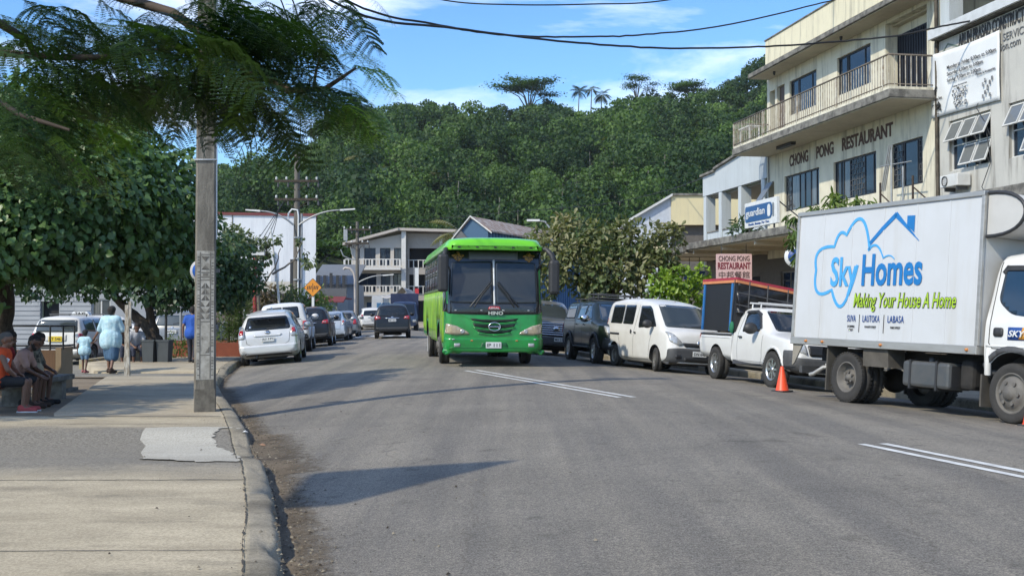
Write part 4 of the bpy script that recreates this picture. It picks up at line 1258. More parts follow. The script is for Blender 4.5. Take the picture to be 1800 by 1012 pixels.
  b = MB(); b.cbox((4.34, sg * 1.2, 1.82), (.06, .18, .36)); b.build('side_mirror', M_TRIM, t, bevel=.02)
 text('lettering', 'SKYGO', .50, .085, M_PLATE, t, (3.62, -.995, 1.185), rot=(R(0), 0, 0), shear=.25, offset=.02, extrude=.004)
 s.drape('windscreen', rr([(-.76, 1.45), (.76, 1.45), (.70, 2.08), (-.70, 2.08)], .08), 'front', .006, M_GLASS, t)
 s.drape('front_grille', rr(rect(-.55, .55, .92, 1.16), .04), 'front', .01, M_TRIM, t)
 for q in (-1, 1): s.drape('headlight', rr(rect(q * .70 - .14, q * .70 + .14, .72, .90), .04), 'front', .015, M_CLEAR, t)
 b = MB(); b.box(cx - .12, cx + .10, -.94, .94, .40, .68); b.build('front_bumper', M_WHITE, t, bevel=.05)
 plate(t, (cx + .11, 0, .52), R(90), 'IW 608')
 b = MB(); b.box(-1.40, 4.4, -.42, -.34, .62, .86); b.box(-1.40, 4.4, .34, .42, .62, .86)
 for x in (-1.3, -.5, .7, 1.8, 2.8): b.box(x, x + .1, -.34, .34, .64, .84)
 b.box(-.06, .06, -.85, .85, .33, .45); b.box(3.36, 3.48, -.85, .85, .33, .43)
 b.box(.9, 2.7, -.30, .30, .42, .62)
 b.build('chassis', M_UNDER, t)
 b = MB(); b.ball((0, 0, .39), (.2, .22, .2), 10, 8); b.build('differential', M_UNDER, t)
 b = MB(); b.box(1.32, 2.30, -.98, -.52, .36, .74); o = b.build('fuel_tank', M_TANK, t, bevel=.05)
 b = MB(); b.box(2.302, 2.315, -.94, -.56, .40, .70); b.build('tank_end', M_TRIM, o)
 for x in (1.5, 2.05):
  b = MB(); b.box(x - .02, x + .02, -.99, -.51, .33, .755); b.build('tank_strap', M_TRIM, o)
 b = MB(); b.lathe([(.045, .74), (.045, .80), (0, .80)], 12, 'z', (1.75, -.8, 0)); b.build('tank_cap', M_TRIMG, o)
 b = MB(); b.box(2.36, 2.62, -.85, -.45, .38, .80); b.build('air_tank', M_UNDER, t, bevel=.06)
 for sg in (-1, 1):
  b = MB(); b.hexa([(.42, sg * .98, .60), (1.02, sg * .98, .60), (1.02, sg * .66, .60), (.42, sg * .66, .60)], [(.40, sg * .98, .90), (.98, sg * .98, .90), (.98, sg * .66, .90), (.40, sg * .66, .90)])
  b.build('mudguard', M_MUD, t)
  b = MB(); b.box(-.50, -.47, sg * .99 if sg < 0 else .60, -.60 if sg < 0 else .99, .16, .90); b.build('mud_flap', M_MUD, t)
  b = MB(); b.prism([(-1.42, .88), (-1.15, .88), (-1.36, .56), (-1.42, .52)], sg * 1.0 - .012, sg * 1.0 + .012, 'y'); b.build('rear_skirt', M_BEIGE, t)
  b = MB(); b.box(2.88, 2.91, sg * .96 if sg < 0 else .62, -.62 if sg < 0 else .96, .18, .62); b.build('mud_flap', M_MUD, t)
 b = MB(); b.tube([(-.62, -.7, .55), (-.80, -.82, .52), (-.95, -.9, .40), (-1.02, -.92, .38)], .035, 8); b.build('exhaust_pipe', M_ALU, t)
 b = MB(); b.box(-1.36, -1.28, -.9, .9, .40, .52); b.build('underrun_bar', M_TRIMG, t)
 b = MB(); b.tube([(2.98, -.93, .98), (3.0, -.96, .80), (2.98, -.93, .62)], .045, 8); b.build('filler_bracket', M_WHITE2, t)
 b = MB(); b.box(-1.475, -1.445, -1.0, 1.0, 1.0, 3.05); b.build('rear_door', M_BOX, t)
 for sg in (-1, 1):
  wheel(t, 0, sg * .87, .40, .21, 'truck'); wheel(t, 0, sg * .62, .40, .21, 'truck')
  wheel(t, 3.42, sg * .85, .40, .21, 'truckfront')
 return t
truck = box_truck()
tdv = Vector((.357, -.936)).normalized()
TH = math.degrees(math.atan2(tdv.y, tdv.x))
nx, ny = -tdv.y, tdv.x                                # left of travel
c0 = Vector((5.3, 18.2)) + Vector((nx, ny)) * .975
park(truck, c0.x + tdv.x * 1.71, c0.y + tdv.y * 1.71, TH, 3.42)
M_ = truck.matrix_basis
truck.location = truck.location - (truck.rotation_euler.to_matrix() @ Vector((1.71, 0, 0)))
# ------------------------------------------------------------ green bus
M_BUSG = mat('bus_dark_green', (0.008, 0.255, 0.040), rough=.38, col2=(0.012, 0.19, 0.032), nscale=3, namt=.8, stain=(0.05, 0.085, 0.035), stain_amt=.3, stain_scale=2, coat=.4)
M_BUSL = mat('bus_lime', (0.155, 0.56, 0.012), rough=.32, col2=(0.135, 0.50, 0.012), nscale=2, coat=.6)
M_BUSS = mat('bus_side_lime', (0.27, 0.47, 0.016), rough=.4, col2=(0.13, 0.31, 0.02), nscale=3, stretch=(1.5, 1, .35), namt=.8, stain=(0.045, 0.085, 0.02), stain_amt=.75, stain_scale=1.6, coat=.4)
M_BUSB = mat('bus_black', (0.010, 0.011, 0.012), rough=.22, col2=(0.014, 0.015, 0.016), coat=.6)
M_BUSGL = mat('bus_windscreen_glass', (0.02, 0.025, 0.028), rough=.04, col2=(0.028, 0.034, 0.038), nscale=1, spec=.55)
M_DEST = mat('destination_board', (0.12, 0.125, 0.125), rough=.35)
def bus():
 L = 8.8
 t = thing('green_bus', 'green bus with lime roof driving towards the camera on the road', 'bus')
 X = lambda d: L / 2 - d
 top = [(0, 1.42), (.02, 1.55), (.06, 1.7), (.30, 2.78), (.34, 2.88), (L - .05, 2.88), (L, 2.7)]
 belt = [(0, 1.3), (.05, 1.42), (.3, 1.60), (.5, 1.95), (L, 1.95)]
 plan = [(0, 1.05), (.04, 1.13), (.12, 1.19), (.30, 1.225), (L - .2, 1.225), (L, 1.15)]
 rw = [(0, 1.0), (.06, 1.12), (.3, 1.17), (L, 1.17)]
 zb = [(0, .36), (.9, .36), (1.0, .50), (L, .55)]
 s = Shell(L, top, belt, plan, rw, zb, nst=80, belt_r=.03, roof_r=.08, sill=.02)
 s.body('body', M_BUSG, t, [(X(2.05), .48, .60, 1.225), (X(6.55), .48, .60, 1.225)], arch_w=.6)
 rt = [(0, 2.98), (.03, 3.06), (.10, 3.11), (.3, 3.15), (1, 3.17), (L - .3, 3.17), (L, 3.02)]
 r2 = Shell(L + .06, rt, [(0, 2.93), (L, 2.93)], [(0, 1.06), (.05, 1.13), (.15, 1.20), (.4, 1.245), (L, 1.245)], [(0, .96), (.3, 1.12), (L, 1.12)], [(0, 2.87), (L, 2.80)], xoff=.05, roof_r=.16, belt_r=.04, sill=.01)
 r2.L = L
 roof = r2.body('roof', M_BUSL, t)
 for k in range(5):
  r2.drape('marker_lamp', rr(rect(-.88 + .44 * k - .035, -.88 + .44 * k + .035, 2.905, 2.935), .01), 'front', .012, M_TRIM, roof)
 s.drape('front_mask', rr([(-1.18, 1.30), (0, 1.27), (1.18, 1.30), (1.18, 2.86), (-1.18, 2.86)], .10), 'front', .012, M_BUSB, t, thick=.02)
 for q in (-1, 1):
  s.drape('windscreen', rr([(q * .035, 1.53), (q * 1.08, 1.56), (q * 1.04, 2.56), (q * .035, 2.60)], .07), 'front', .022, M_BUSGL, t)
 s.drape('windscreen_divider', rect(-.022, .022, 1.50, 2.62), 'front', .034, M_PLATE, t)
 d = s.drape('destination_board', rr(rect(-.61, .61, 2.625, 2.835), .02), 'front', .024, M_DEST, t)
 for q in (-1, 1):
  e = arcp = [(q * .88 + .13 * math.cos(a) * (1 + .25 * math.sin(5 * a)), 2.70 + .10 * math.sin(a) * (1 + .25 * math.cos(4 * a))) for a in np.linspace(0, 2 * math.pi, 40)[:-1]]
  em = s.drape('gold_emblem', e, 'front', .024, mat('gold_paint', (0.42, 0.22, 0.04), rough=.4, col2=(0.05, 0.03, 0.01), nscale=22, namt=1.0), t)
  b = MB()
  xw = L / 2
  p0 = (X(-.03), q * .10, 2.04); p1 = (X(-.065), q * .55, 1.50)
  b.tube([(X(-.06), q * .50, 1.46), (X(-.05), q * .30, 1.78), (X(.02), q * .06, 2.06)], .016, 6)
  b.build('wiper', M_TRIM, t)
  b = MB(); b.tube([(X(-.075), q * .60, 1.47), (X(-.035), q * .28, 1.86), (X(.01), q * .10, 2.08)], .018, 6); b.build('wiper_blade', M_BUSB, t)
 for px_ in (-.95, -.32, .22, .84):
  s.drape('small_lamp', rr(rect(px_ - .025, px_ + .025, 1.365, 1.395), .01), 'front', .03, M_CLEAR, t)
 text('lettering', 'HINO', .36, .085, M_CHROME, t, (X(-.022), .03, 1.315), rz=R(90), offset=.03, extrude=.02)
 bd = s.drape('maker_badge', rr([(-.16, 1.40), (.16, 1.40), (.13, 1.475), (-.13, 1.475)], .03), 'front', .026, mat('badge_red', (0.45, 0.03, 0.04), rough=.4), t)
 text('lettering', 'LEGAL', .24, .045, M_PLATE, t, (X(-.032), .0, 1.437), rz=R(90), offset=.02, extrude=.01)
 g = []
 for i, (w0, w1, z0, z1) in enumerate(((.60, .50, 1.19, 1.10), (.53, .47, 1.06, .96), (.46, .36, .915, .83))):
  zc = -.03 * (i + 0)
  pts = [(-w0, z0), (-w0 * .5, z0 - .03), (0, z0 - .035), (w0 * .5, z0 - .03), (w0, z0), (w1, z1), (w1 * .5, z1 - .03), (0, z1 - .035), (-w1 * .5, z1 - .03), (-w1, z1)]
  s.drape('grille_slot', pts, 'front', .004, mat('grille_dark', (0.003, 0.010, 0.004), rough=.6), t)
  lip = [(-w1 - .05, z1 + .01), (-w1 * .5, z1 - .03), (0, z1 - .04), (w1 * .5, z1 - .03), (w1 + .05, z1 + .01)]
  s.line('grille_lip', lip, 'front', .03, .03, M_BUSG, t)
 ring = [(.145 * math.cos(a), .985 + .10 * math.sin(a)) for a in np.linspace(0, 2 * math.pi, 33)]
 b = MB(); b.tube([(X(-.045), p[0], p[1]) for p in ring], .014, 6, cap=False); b.tube([(X(-.045), -.14, .985), (X(-.045), .14, .985)], .016, 6)
 b.build('oval_emblem', M_CHROME, t)
 for q in (-1, 1):
  h = s.drape('headlight', rr([(q * .60, .80), (q * .66, .865), (q * .92, 1.0), (q * 1.17, 1.06), (q * 1.19, .82), (q * .95, .775)], .03), 'front', .018, mat('headlamp_lens', (0.50, 0.42, 0.30), rough=.12, metal=.2, col2=(0.30, 0.24, 0.16), nscale=12, coat=1), t)
  for yy, zz, rr_ in ((.96, .90, .075), (.78, .865, .06)):
   b = MB(); b.lathe([(0, 0), (rr_ * .5, .012), (rr_ * .9, .004), (rr_, -.02)], 18, 'x', (X(-.035) - (.04 if yy > .9 else .015), q * yy, zz)); b.build('lamp_bowl', M_CLEAR, h)
 s.drape('bumper', rr([(-1.19, .36), (1.19, .36), (1.20, .70), (1.0, .715), (-1.0, .715), (-1.20, .70)], .04), 'front', .045, M_BUSG, t, thick=.06)
 s.line('bumper_crease', [(-1.1, .47), (1.1, .47)], 'front', .02, .055, M_BUSG, t)
 s.drape('plate_recess', rr([(-.36, .45), (.36, .45), (.30, .60), (-.30, .60)], .04), 'front', .05, mat('bus_recess', (0.004, 0.09, 0.02), rough=.5), t)
 plate(t, (X(-.065), -.02, .535), R(90), 'IP 111', w=.38, h=.15)
 for q in (-1, 1):
  s.drape('fog_lamp', rr(rect(q * .91 - .075, q * .91 + .075, .49, .58), .02), 'front', .055, M_CLEAR, t)
  s.drape('reflector', rr(rect(q * .55 - .03, q * .55 + .03, .63, .66), .01), 'front', .055, M_AMBER, t)
  s.drape('reflector', rr(rect(q * 1.0 - .03, q * 1.0 + .03, .66, .69), .01), 'front', .055, M_CLEAR, t)
 for ax in ('side-', 'side+'):
  sg = -1 if ax == 'side-' else 1
  s.drape('window_band', rr(rect(X(8.65), X(.55), 1.93, 2.80), .06), ax, .006, M_BUSB, t, res=.2)
  n = 7
  for k in range(n):
   a = .75 + k * 1.11
   s.drape('window', rr(rect(X(a + 1.02), X(a), 2.0, 2.42), .03), ax, .012, M_BUSGL, t, res=.2)
   s.drape('window', rr(rect(X(a + 1.02), X(a), 2.46, 2.74), .03), ax, .014, M_BUSGL, t, res=.2)
   s.drape('window_pillar', rect(X(a + 1.085), X(a + 1.03), 1.98, 2.76), ax, .02, mat('window_frame', (0.07, 0.075, 0.075), rough=.5), t, res=.3)
  s.drape('lower_side', [(X(8.7), .56), (X(7.28), .56), (X(7.20), 1.0), (X(7.02), 1.14), (X(6.08), 1.14), (X(5.9), 1.0), (X(5.85), .56), (X(2.75), .54), (X(2.70), 1.0), (X(2.52), 1.14), (X(1.58), 1.14), (X(1.40), 1.0), (X(1.36), .50), (X(.30), .42), (X(.30), 1.92), (X(8.7), 1.92)], ax, .010, M_BUSS, t, res=.25)
  for k in range(16):
   x = X(.55 + k * .52)
   if abs(x - X(2.05)) < .72 or abs(x - X(6.55)) < .72: z0 = 1.16
   else: z0 = .58
   s.drape('side_rib', rect(x - .015, x + .015, z0, 1.90), ax, .022, M_BUSS, t, thick=.02, res=.4)
  s.line('side_rail', [(X(8.7), 1.90), (X(.4), 1.90)], ax, .05, .022, mat('bus_rail', (0.10, 0.13, 0.04), rough=.6), t)
  s.line('side_rail', [(X(5.8), .57), (X(2.8), .57)], ax, .04, .022, M_BUSS, t)
  s.drape('front_pillar', [(X(.12), 1.35), (X(.55), 1.35), (X(.55), 2.84), (X(.40), 2.84)], ax, .012, M_BUSB, t)
  b = MB()
  if sg > 0:   # the long arched arm
   b.tube([(X(.25), 1.10, 2.90), (X(-.02), 1.28, 2.88), (X(-.10), 1.40, 2.74), (X(-.12), 1.44, 2.56)], [.04, .055, .07, .07], 10)
   b.build('mirror_arm', M_TRIM, t)
   b = MB(); b.cbox((X(-.12), 1.45, 2.20), (.22, .26, .84)); b.build('side_mirror', M_TRIM, t, bevel=.07)
  else:
   b.tube([(X(.25), -1.10, 2.90), (X(.0), -1.20, 2.86), (X(-.06), -1.24, 2.72)], [.04, .055, .06], 10)
   b.build('mirror_arm', M_TRIM, t)
   b = MB(); b.cbox((X(-.08), -1.27, 2.28), (.22, .26, .92)); b.build('side_mirror', M_TRIM, t, bevel=.07)
 s.drape('rear_window', rr(rect(-.95, .95, 1.7, 2.6), .08), 'rear', .01, M_BUSGL, t)
 for q in (-1, 1): s.drape('tail_light', rr(rect(q * 1.0 - .09, q * 1.0 + .09, .8, 1.2), .03), 'rear', .01, M_RED, t)
 b = MB(); b.box(X(8.5), X(.4), -.45, -.35, .48, .74); b.box(X(8.5), X(.4), .35, .45, .48, .74); b.box(X(2.12), X(1.98), -1.0, 1.0, .40, .54); b.box(X(6.62), X(6.48), -1.0, 1.0, .40, .54)
 b.box(X(3.6), X(2.7), -.8, .8, .40, .62)
 b.build('chassis', M_UNDER, t)
 b = MB(); b.ball((X(6.55), 0, .46), (.22, .25, .22), 10, 8); b.build('differential', M_UNDER, t)
 for sg in (-1, 1):
  wheel(t, X(2.05), sg * 1.06, .48, .27, 'truckfront', R(-3)); wheel(t, X(6.55), sg * 1.05, .48, .27, 'truck'); wheel(t, X(6.55), sg * .74, .48, .27, 'truck')
  b = MB(); b.box(X(7.25), X(7.22), sg * 1.18 if sg < 0 else .60, -.60 if sg < 0 else 1.18, .14, .62); b.build('mud_flap', M_PLATE if sg < 0 else M_MUD, t)
 return t
busO = bus()
bf = Vector((.135, -.991)).normalized()
park(busO, -.44 - bf.x * 4.4, 27.8 - bf.y * 4.4, math.degrees(math.atan2(bf.y, bf.x)), 4.5, 2.1)
# ------------------------------------------------------------ other cars
def car(name, label, cat, group, L, W_, prof, m, glass, wheel_style='alloy', r=.32, ax_=(.85, 3.45), arches=True, scale_=1.0, front=None, rear=None, side=True, plate_r='JU 171', plate_m=None, lower=None):
 """prof = (top, belt, plan, roof half widths, underside, window polygons as (x, z) from the front)"""
 t = thing(name, label, cat, group=group)
 top, belt, plan, rw, zb, wins, scr, rscr = prof
 X = lambda d: L / 2 - d
 s = Shell(L, top, belt, plan, rw, zb)
 hw = max(b for _, b in plan)
 s.body('body', m, t, [(X(ax_[0]), r, r + .05, hw), (X(ax_[1]), r, r + .05, hw)])
 for ax in ('side-', 'side+'):
  sg = -1 if ax == 'side-' else 1
  for w in wins: s.drape('window', rr([(X(a), b) for a, b in w], .05), ax, .006, glass, t)
  if side:
   x0, x1, x2 = side
   zt = ips(x1, belt)
   s.line('door_seam', [(X(x0), zt), (X(x0 + .02), .5), (X(x0 + .12), .32), (X(x1), .30), (X(x1 + .02), zt)], ax, .012, .002, M_SEAM, t)
   s.line('door_seam', [(X(x1), .30), (X(x2 - .28), .32), (X(x2 - .06), .62), (X(x2), zt)], ax, .012, .002, M_SEAM, t)
   handle(t, X(x1 - .18), sg * (hw + .004), zt - .13, m, .18); handle(t, X(x2 - .20), sg * (hw + .004), zt - .12, m, .18)
   mirror(t, X(x0 + .22), sg * (hw + .12), zt + .09, m, 1.1)
 s.drape('windscreen', rr(scr, .06), 'front', .005, glass, t)
 s.drape('rear_window', rr(rscr, .06), 'rear', .006, glass, t)
 b = MB(); b.box(X(L - .5), X(.5), -.45, .45, .16, .30); b.build('chassis', M_UNDER, t)
 for x in (X(ax_[0]), X(ax_[1])):
  for y in (-hw + .12, hw - .12): wheel(t, x, y, r, .21, wheel_style)
 if front: front(s, t, X, L)
 if rear: rear(s, t, X, L)
 return t, s, X
def rear_kit(lz, lights, pl, plz, bump, lm=None, trim=None, pm=None, refl=None):
 def f(s, t, X, L):
  for q in (-1, 1):
   for (pts, m) in lights:
    s.drape('tail_light', rr([(q * a, b) for a, b in pts], .03), 'rear', .014, m, t)
   if refl:
    s.drape('reflector', rr([(q * a, b) for a, b in refl], .02), 'rear', .02, M_TRIM, t)
  if trim: s.drape('bumper_trim', rr(trim, .05), 'rear', .012, M_TRIM, t)
  s.line('tailgate_seam', bump, 'rear', .012, .003, M_SEAM, t)
  plate(t, (-L / 2 - .012 - .02, 0, plz), R(-90), pl, m=pm)
  s.drape('badge', rr(rect(-.05, .05, lz - .03, lz + .03), .025), 'rear', .016, M_CHROME, t)
  s.line('tailgate_strip', [(-.34, plz + .11), (.34, plz + .11)], 'rear', .035, .02, M_CHROME if pm is None else M_TRIM, t)
  s.line('rear_wiper', [(.0, ips(L, [(0, 0), (L, plz + .30)])), (-.32, plz + .34)], 'rear', .018, .02, M_TRIM, t)
 return f
wag_top = [(0, .58), (.03, .70), (.12, .80), (.5, .90), (1.0, .98), (1.15, 1.03), (2.0, 1.50), (2.4, 1.57), (3.2, 1.58), (3.95, 1.52), (4.15, 1.46), (4.38, 1.10), (4.50, .98), (4.57, .80), (4.6, .45)]
wag = (wag_top, [(0, .55), (.5, .82), (1.1, .94), (3.6, 1.0), (4.4, 1.0), (4.6, .9)], [(0, .62), (.05, .72), (.2, .82), (.5, .875), (4.1, .885), (4.4, .86), (4.55, .82), (4.6, .77)],
       [(0, .5), (.5, .70), (1.1, .74), (2.1, .62), (4.1, .60), (4.4, .70), (4.6, .70)], [(0, .24), (.5, .18), (4.1, .2), (4.6, .34)],
       [[(1.35, 1.03), (2.30, 1.02), (2.34, 1.46), (2.05, 1.44)], [(2.40, 1.02), (3.28, 1.03), (3.34, 1.46), (2.40, 1.47)], [(3.40, 1.06), (4.0, 1.14), (3.92, 1.36), (3.46, 1.44)]],
       [(-.66, 1.02), (.66, 1.02), (.54, 1.46), (-.54, 1.46)], [(-.66, 1.07), (-.56, 1.40), (.56, 1.40), (.66, 1.07), (.62, 1.02), (-.62, 1.02)])
def wagon_rear(s, t, X, L):
 for q in (-1, 1):
  s.drape('tail_light', rr([(q * .66, .80), (q * .86, .78), (q * .80, 1.08), (q * .70, 1.16), (q * .64, 1.0)], .04), 'rear', .016, M_CLEAR, t)
  s.drape('tail_lens', rr([(q * .70, .92), (q * .81, .92), (q * .79, 1.04), (q * .69, 1.04)], .02), 'rear', .022, M_RED, t)
  s.drape('bumper_vent', rr([(q * .70, .40), (q * .76, .40), (q * .78, .56), (q * .73, .56)], .015), 'rear', .014, M_TRIM, t)
 s.line('tailgate_seam', [(-.66, 1.05), (-.60, .66), (-.5, .60), (.5, .60), (.60, .66), (.66, 1.05)], 'rear', .012, .003, M_SEAM, t)
 s.drape('rear_bumper', rr([(-.80, .34), (.80, .34), (.82, .58), (.5, .60), (-.5, .60), (-.82, .58)], .06), 'rear', .035, M_SILVER, t, thick=.06)
 s.drape('bumper_trim', rr(rect(-.66, .66, .30, .37), .03), 'rear', .03, M_TRIM, t)
 s.line('tailgate_strip', [(-.40, .885), (-.34, .86), (.34, .86), (.40, .885)], 'rear', .04, .02, M_SILVER, t)
 s.drape('badge', rr([(.08 * math.cos(a), .955 + .05 * math.sin(a)) for a in np.linspace(0, 6.28, 14)[:-1]], 0), 'rear', .02, M_CHROME, t)
 plate(t, (-L / 2 - .02, 0, .755), R(-90), 'JU 171')
 s.line('rear_wiper', [(.02, 1.05), (-.34, 1.08)], 'rear', .02, .02, M_TRIM, t)
 s.drape('sticker', rr(rect(.46, .53, 1.10, 1.17), .02), 'rear', .012, M_CHROME, t)
 b = MB(); b.tube([(X(2.2), 0, 1.59), (X(2.35), 0, 1.66)], .03, 6); b.build('aerial', M_SILVER, t)
 b = MB(); b.box(-L / 2 + .05, -L / 2 + .32, -.56, .56, 1.475, 1.51); b.build('spoiler', M_SILVER, t, bevel=.012)
 b = MB(); b.lathe([(.035, -L / 2 + .02), (.035, -L / 2 + .3)], 10, 'x', (0, .35, .27)); b.build('exhaust_pipe', M_TRIMG, t)
wg, _, _ = car('silver_wagon', 'silver station wagon nearest on the left kerb, plate JU 171', 'car', G_L, 4.6, 1.77, wag, M_SILVER, M_GLASS, 'alloy', .315, (.92, 3.70), side=(1.25, 2.36, 3.34), rear=wagon_rear)
WB = 2.78
rx_, ry_ = -7.02, 33.0
hd = R(97.5)
park(wg, rx_ + math.cos(hd) * 2.3, ry_ + math.sin(hd) * 2.3, math.degrees(hd), WB)
hil = canopy_pickup('canopy_pickup', 'white double-cab pickup with canopy parked in front of the silver wagon', G_L, M_WHITE, M_WHITE, M_GLASS, 'alloy', lift=.08, rack=False, dark_front=False)
hd = R(97.5)
hil.scale = (.97,) * 3
park(hil, -8.15 + math.cos(hd) * 2.6, 41.0 + math.sin(hd) * 2.6, math.degrees(hd), 3.2)
suv_top = [(0, .72), (.03, .88), (.12, 1.0), (.9, 1.10), (1.15, 1.14), (1.95, 1.60), (2.3, 1.68), (3.3, 1.70), (4.1, 1.64), (4.3, 1.56), (4.48, 1.18), (4.56, 1.05), (4.6, .5)]
suv = (suv_top, [(0, .7), (.5, .98), (1.15, 1.06), (4.4, 1.12), (4.6, 1.0)], [(0, .66), (.05, .76), (.2, .85), (.5, .905), (4.2, .91), (4.5, .86), (4.6, .80)],
       [(0, .5), (.5, .74), (1.15, .76), (2.0, .66), (4.1, .64), (4.4, .72), (4.6, .72)], [(0, .30), (.5, .24), (4.1, .26), (4.6, .36)],
       [[(1.40, 1.14), (2.34, 1.13), (2.36, 1.58), (2.08, 1.56)], [(2.42, 1.13), (3.30, 1.15), (3.34, 1.57), (2.42, 1.59)], [(3.40, 1.18), (4.05, 1.26), (3.95, 1.48), (3.44, 1.55)]],
       [(-.68, 1.14), (.68, 1.14), (.58, 1.58), (-.58, 1.58)], [(-.66, 1.18), (-.58, 1.52), (.58, 1.52), (.66, 1.18), (.60, 1.12), (-.60, 1.12)])
suv_rear = rear_kit(1.06, [([(.55, .98), (.86, .94), (.84, 1.12), (.62, 1.10)], M_RED), ([(.60, 1.0), (.74, .99), (.74, 1.07), (.63, 1.07)], M_CLEAR)], 'MP 402', .90, [(-.66, 1.14), (-.62, .72), (.62, .72), (.66, 1.14)], trim=rect(-.82, .82, .40, .56))
o, _, _ = car('dark_suv', 'dark grey parked car just ahead of the white canopy pickup', 'car', G_L, 4.6, 1.82, suv, M_BLACKP, M_GLASS, 'alloy', .35, (.9, 3.62), side=(1.3, 2.38, 3.36), rear=suv_rear)
hd = R(96); park(o, -8.4 + math.cos(hd) * 2.3, 47.4 + math.sin(hd) * 2.3, 96)
hat_top = [(0, .6), (.03, .72), (.12, .82), (.8, .95), (1.0, 1.0), (1.75, 1.42), (2.2, 1.50), (3.0, 1.49), (3.5, 1.40), (3.85, 1.02), (3.97, .9), (4.0, .45)]
hat = (hat_top, [(0, .58), (.5, .84), (1.0, .92), (3.8, .98), (4.0, .9)], [(0, .6), (.05, .70), (.2, .80), (.5, .845), (3.6, .85), (3.9, .80), (4.0, .74)],
       [(0, .48), (.5, .68), (1.0, .72), (1.9, .60), (3.4, .58), (3.8, .68), (4.0, .68)], [(0, .22), (.5, .17), (3.6, .19), (4.0, .32)],
       [[(1.25, 1.0), (2.1, .99), (2.14, 1.40), (1.88, 1.38)], [(2.18, .99), (2.95, 1.02), (3.1, 1.30), (2.95, 1.38), (2.18, 1.41)]],
       [(-.62, 1.0), (.62, 1.0), (.52, 1.38), (-.52, 1.38)], [(-.60, 1.04), (-.50, 1.36), (.50, 1.36), (.60, 1.04)])
hat_rear = rear_kit(.94, [([(.58, .74), (.80, .72), (.76, 1.0), (.64, 1.02)], M_RED)], 'LN 158', .74, [(-.6, 1.0), (-.54, .62), (.54, .62), (.6, 1.0)], trim=rect(-.7, .7, .30, .40))
lift_top = [(0, .58), (.03, .70), (.12, .80), (.7, .93), (.95, .99), (1.85, 1.42), (2.3, 1.49), (2.9, 1.47), (3.7, 1.24), (4.2, 1.10), (4.32, 1.02), (4.42, .8), (4.45, .42)]
lift = (lift_top, [(0, .56), (.5, .84), (1.0, .93), (3.8, .99), (4.2, 1.02), (4.45, .9)], [(0, .6), (.05, .7), (.2, .80), (.5, .855), (4.0, .86), (4.3, .81), (4.45, .74)],
  [(0, .48), (.5, .68), (1.0, .72), (2.0, .58), (3.5, .58), (4.1, .64), (4.45, .66)], [(0, .22), (.5, .17), (4.0, .19), (4.45, .32)],
  [[(1.3, 1.0), (2.3, .99), (2.34, 1.40), (2.0, 1.39)], [(2.38, .99), (3.2, 1.02), (3.4, 1.20), (3.0, 1.38), (2.38, 1.41)]],
  [(-.62, 1.0), (.62, 1.0), (.52, 1.38), (-.52, 1.38)], [(-.62, 1.10), (-.52, 1.40), (.52, 1.40), (.62, 1.10)])
lift_rear = rear_kit(1.02, [([(.62, .80), (.80, .78), (.78, 1.04), (.70, 1.08)], M_CLEAR), ([(.66, .90), (.77, .89), (.75, 1.0), (.68, 1.0)], M_RED)], 'JL 896', .80, [(-.6, 1.0), (-.54, .62), (.54, .62), (.6, 1.0)], trim=rect(-.7, .7, .28, .36))
o, s_, X_ = car('silver_liftback', 'silver blue liftback sedan parked beyond the dark grey car', 'car', G_L, 4.45, 1.72, lift, M_SILVER2, M_GLASSG, 'alloy', .31, (.88, 3.58), side=(1.15, 2.34, 3.3), rear=lift_rear)
s_.drape('lower_rear_glass', rr(rect(-.60, .60, 1.02, 1.09), .02), 'rear', .01, M_GLASS, o)
hd = R(95); park(o, -8.75 + math.cos(hd) * 2.2, 55.0 + math.sin(hd) * 2.2, 94)
o, _, _ = car('dark_hatchback', 'dark hatchback mostly hidden ahead of the silver liftback', 'car', G_L, 4.0, 1.7, hat, M_GREYP, M_GLASS, 'alloy', .31, (.78, 3.25), side=(1.1, 2.14, 3.05), rear=hat_rear)
park(o, -9.35, 64.0, 95)
o, _, _ = car('white_wagon', 'small white wagon far along the road at the bend by the second utility pole', 'car', None, 4.6, 1.77, wag, M_WHITE2, M_GLASS, 'steel', .31, (.92, 3.70), side=(1.25, 2.36, 3.34), rear=rear_kit(.98, [([(.66, .80), (.84, .80), (.78, 1.12), (.68, 1.12)], M_RED)], 'LT 220', .78, [(-.66, 1.05), (-.6, .6), (.6, .6), (.66, 1.05)], trim=rect(-.75, .75, .32, .42)))
park(o, -10.45, 84, 102)
o, _, _ = car('black_suv', 'black sport utility car driving away in the left lane beside the bus', 'car', None, 4.6, 1.82, suv, M_BLACKP, M_GLASS, 'alloy', .35, (.9, 3.62), side=(1.3, 2.38, 3.36), rear=suv_rear)
hd = R(96); park(o, -5.85 + math.cos(hd) * 2.3, 55.8 + math.sin(hd) * 2.3, 96)
def cruiser_front(s, t, X, L):
 s.drape('grille', rr(rect(-.62, .62, .66, 1.10), .05), 'front', .012, M_TRIM, t)
 for k in range(6):
  z = .69 + k * .072
  s.drape('grille_bar', rr(rect(-.66, .66, z, z + .036), .01), 'front', .032, M_CHROME, t)
 s.drape('badge', rr([(.11 * math.cos(a), .90 + .075 * math.sin(a)) for a in np.linspace(0, 6.28, 16)[:-1]], 0), 'front', .045, M_CHROME, t)
 for q in (-1, 1): s.drape('headlight', rr(rect(q * .78 - .15, q * .78 + .15, .86, 1.08), .03), 'front', .02, M_CLEAR, t)
 s.drape('front_bumper', rr(rect(-.90, .90, .36, .64), .05), 'front', .05, M_TRIMG, t, thick=.07)
 plate(t, (X(-.075), .12, .55), R(90), 'MX 517')
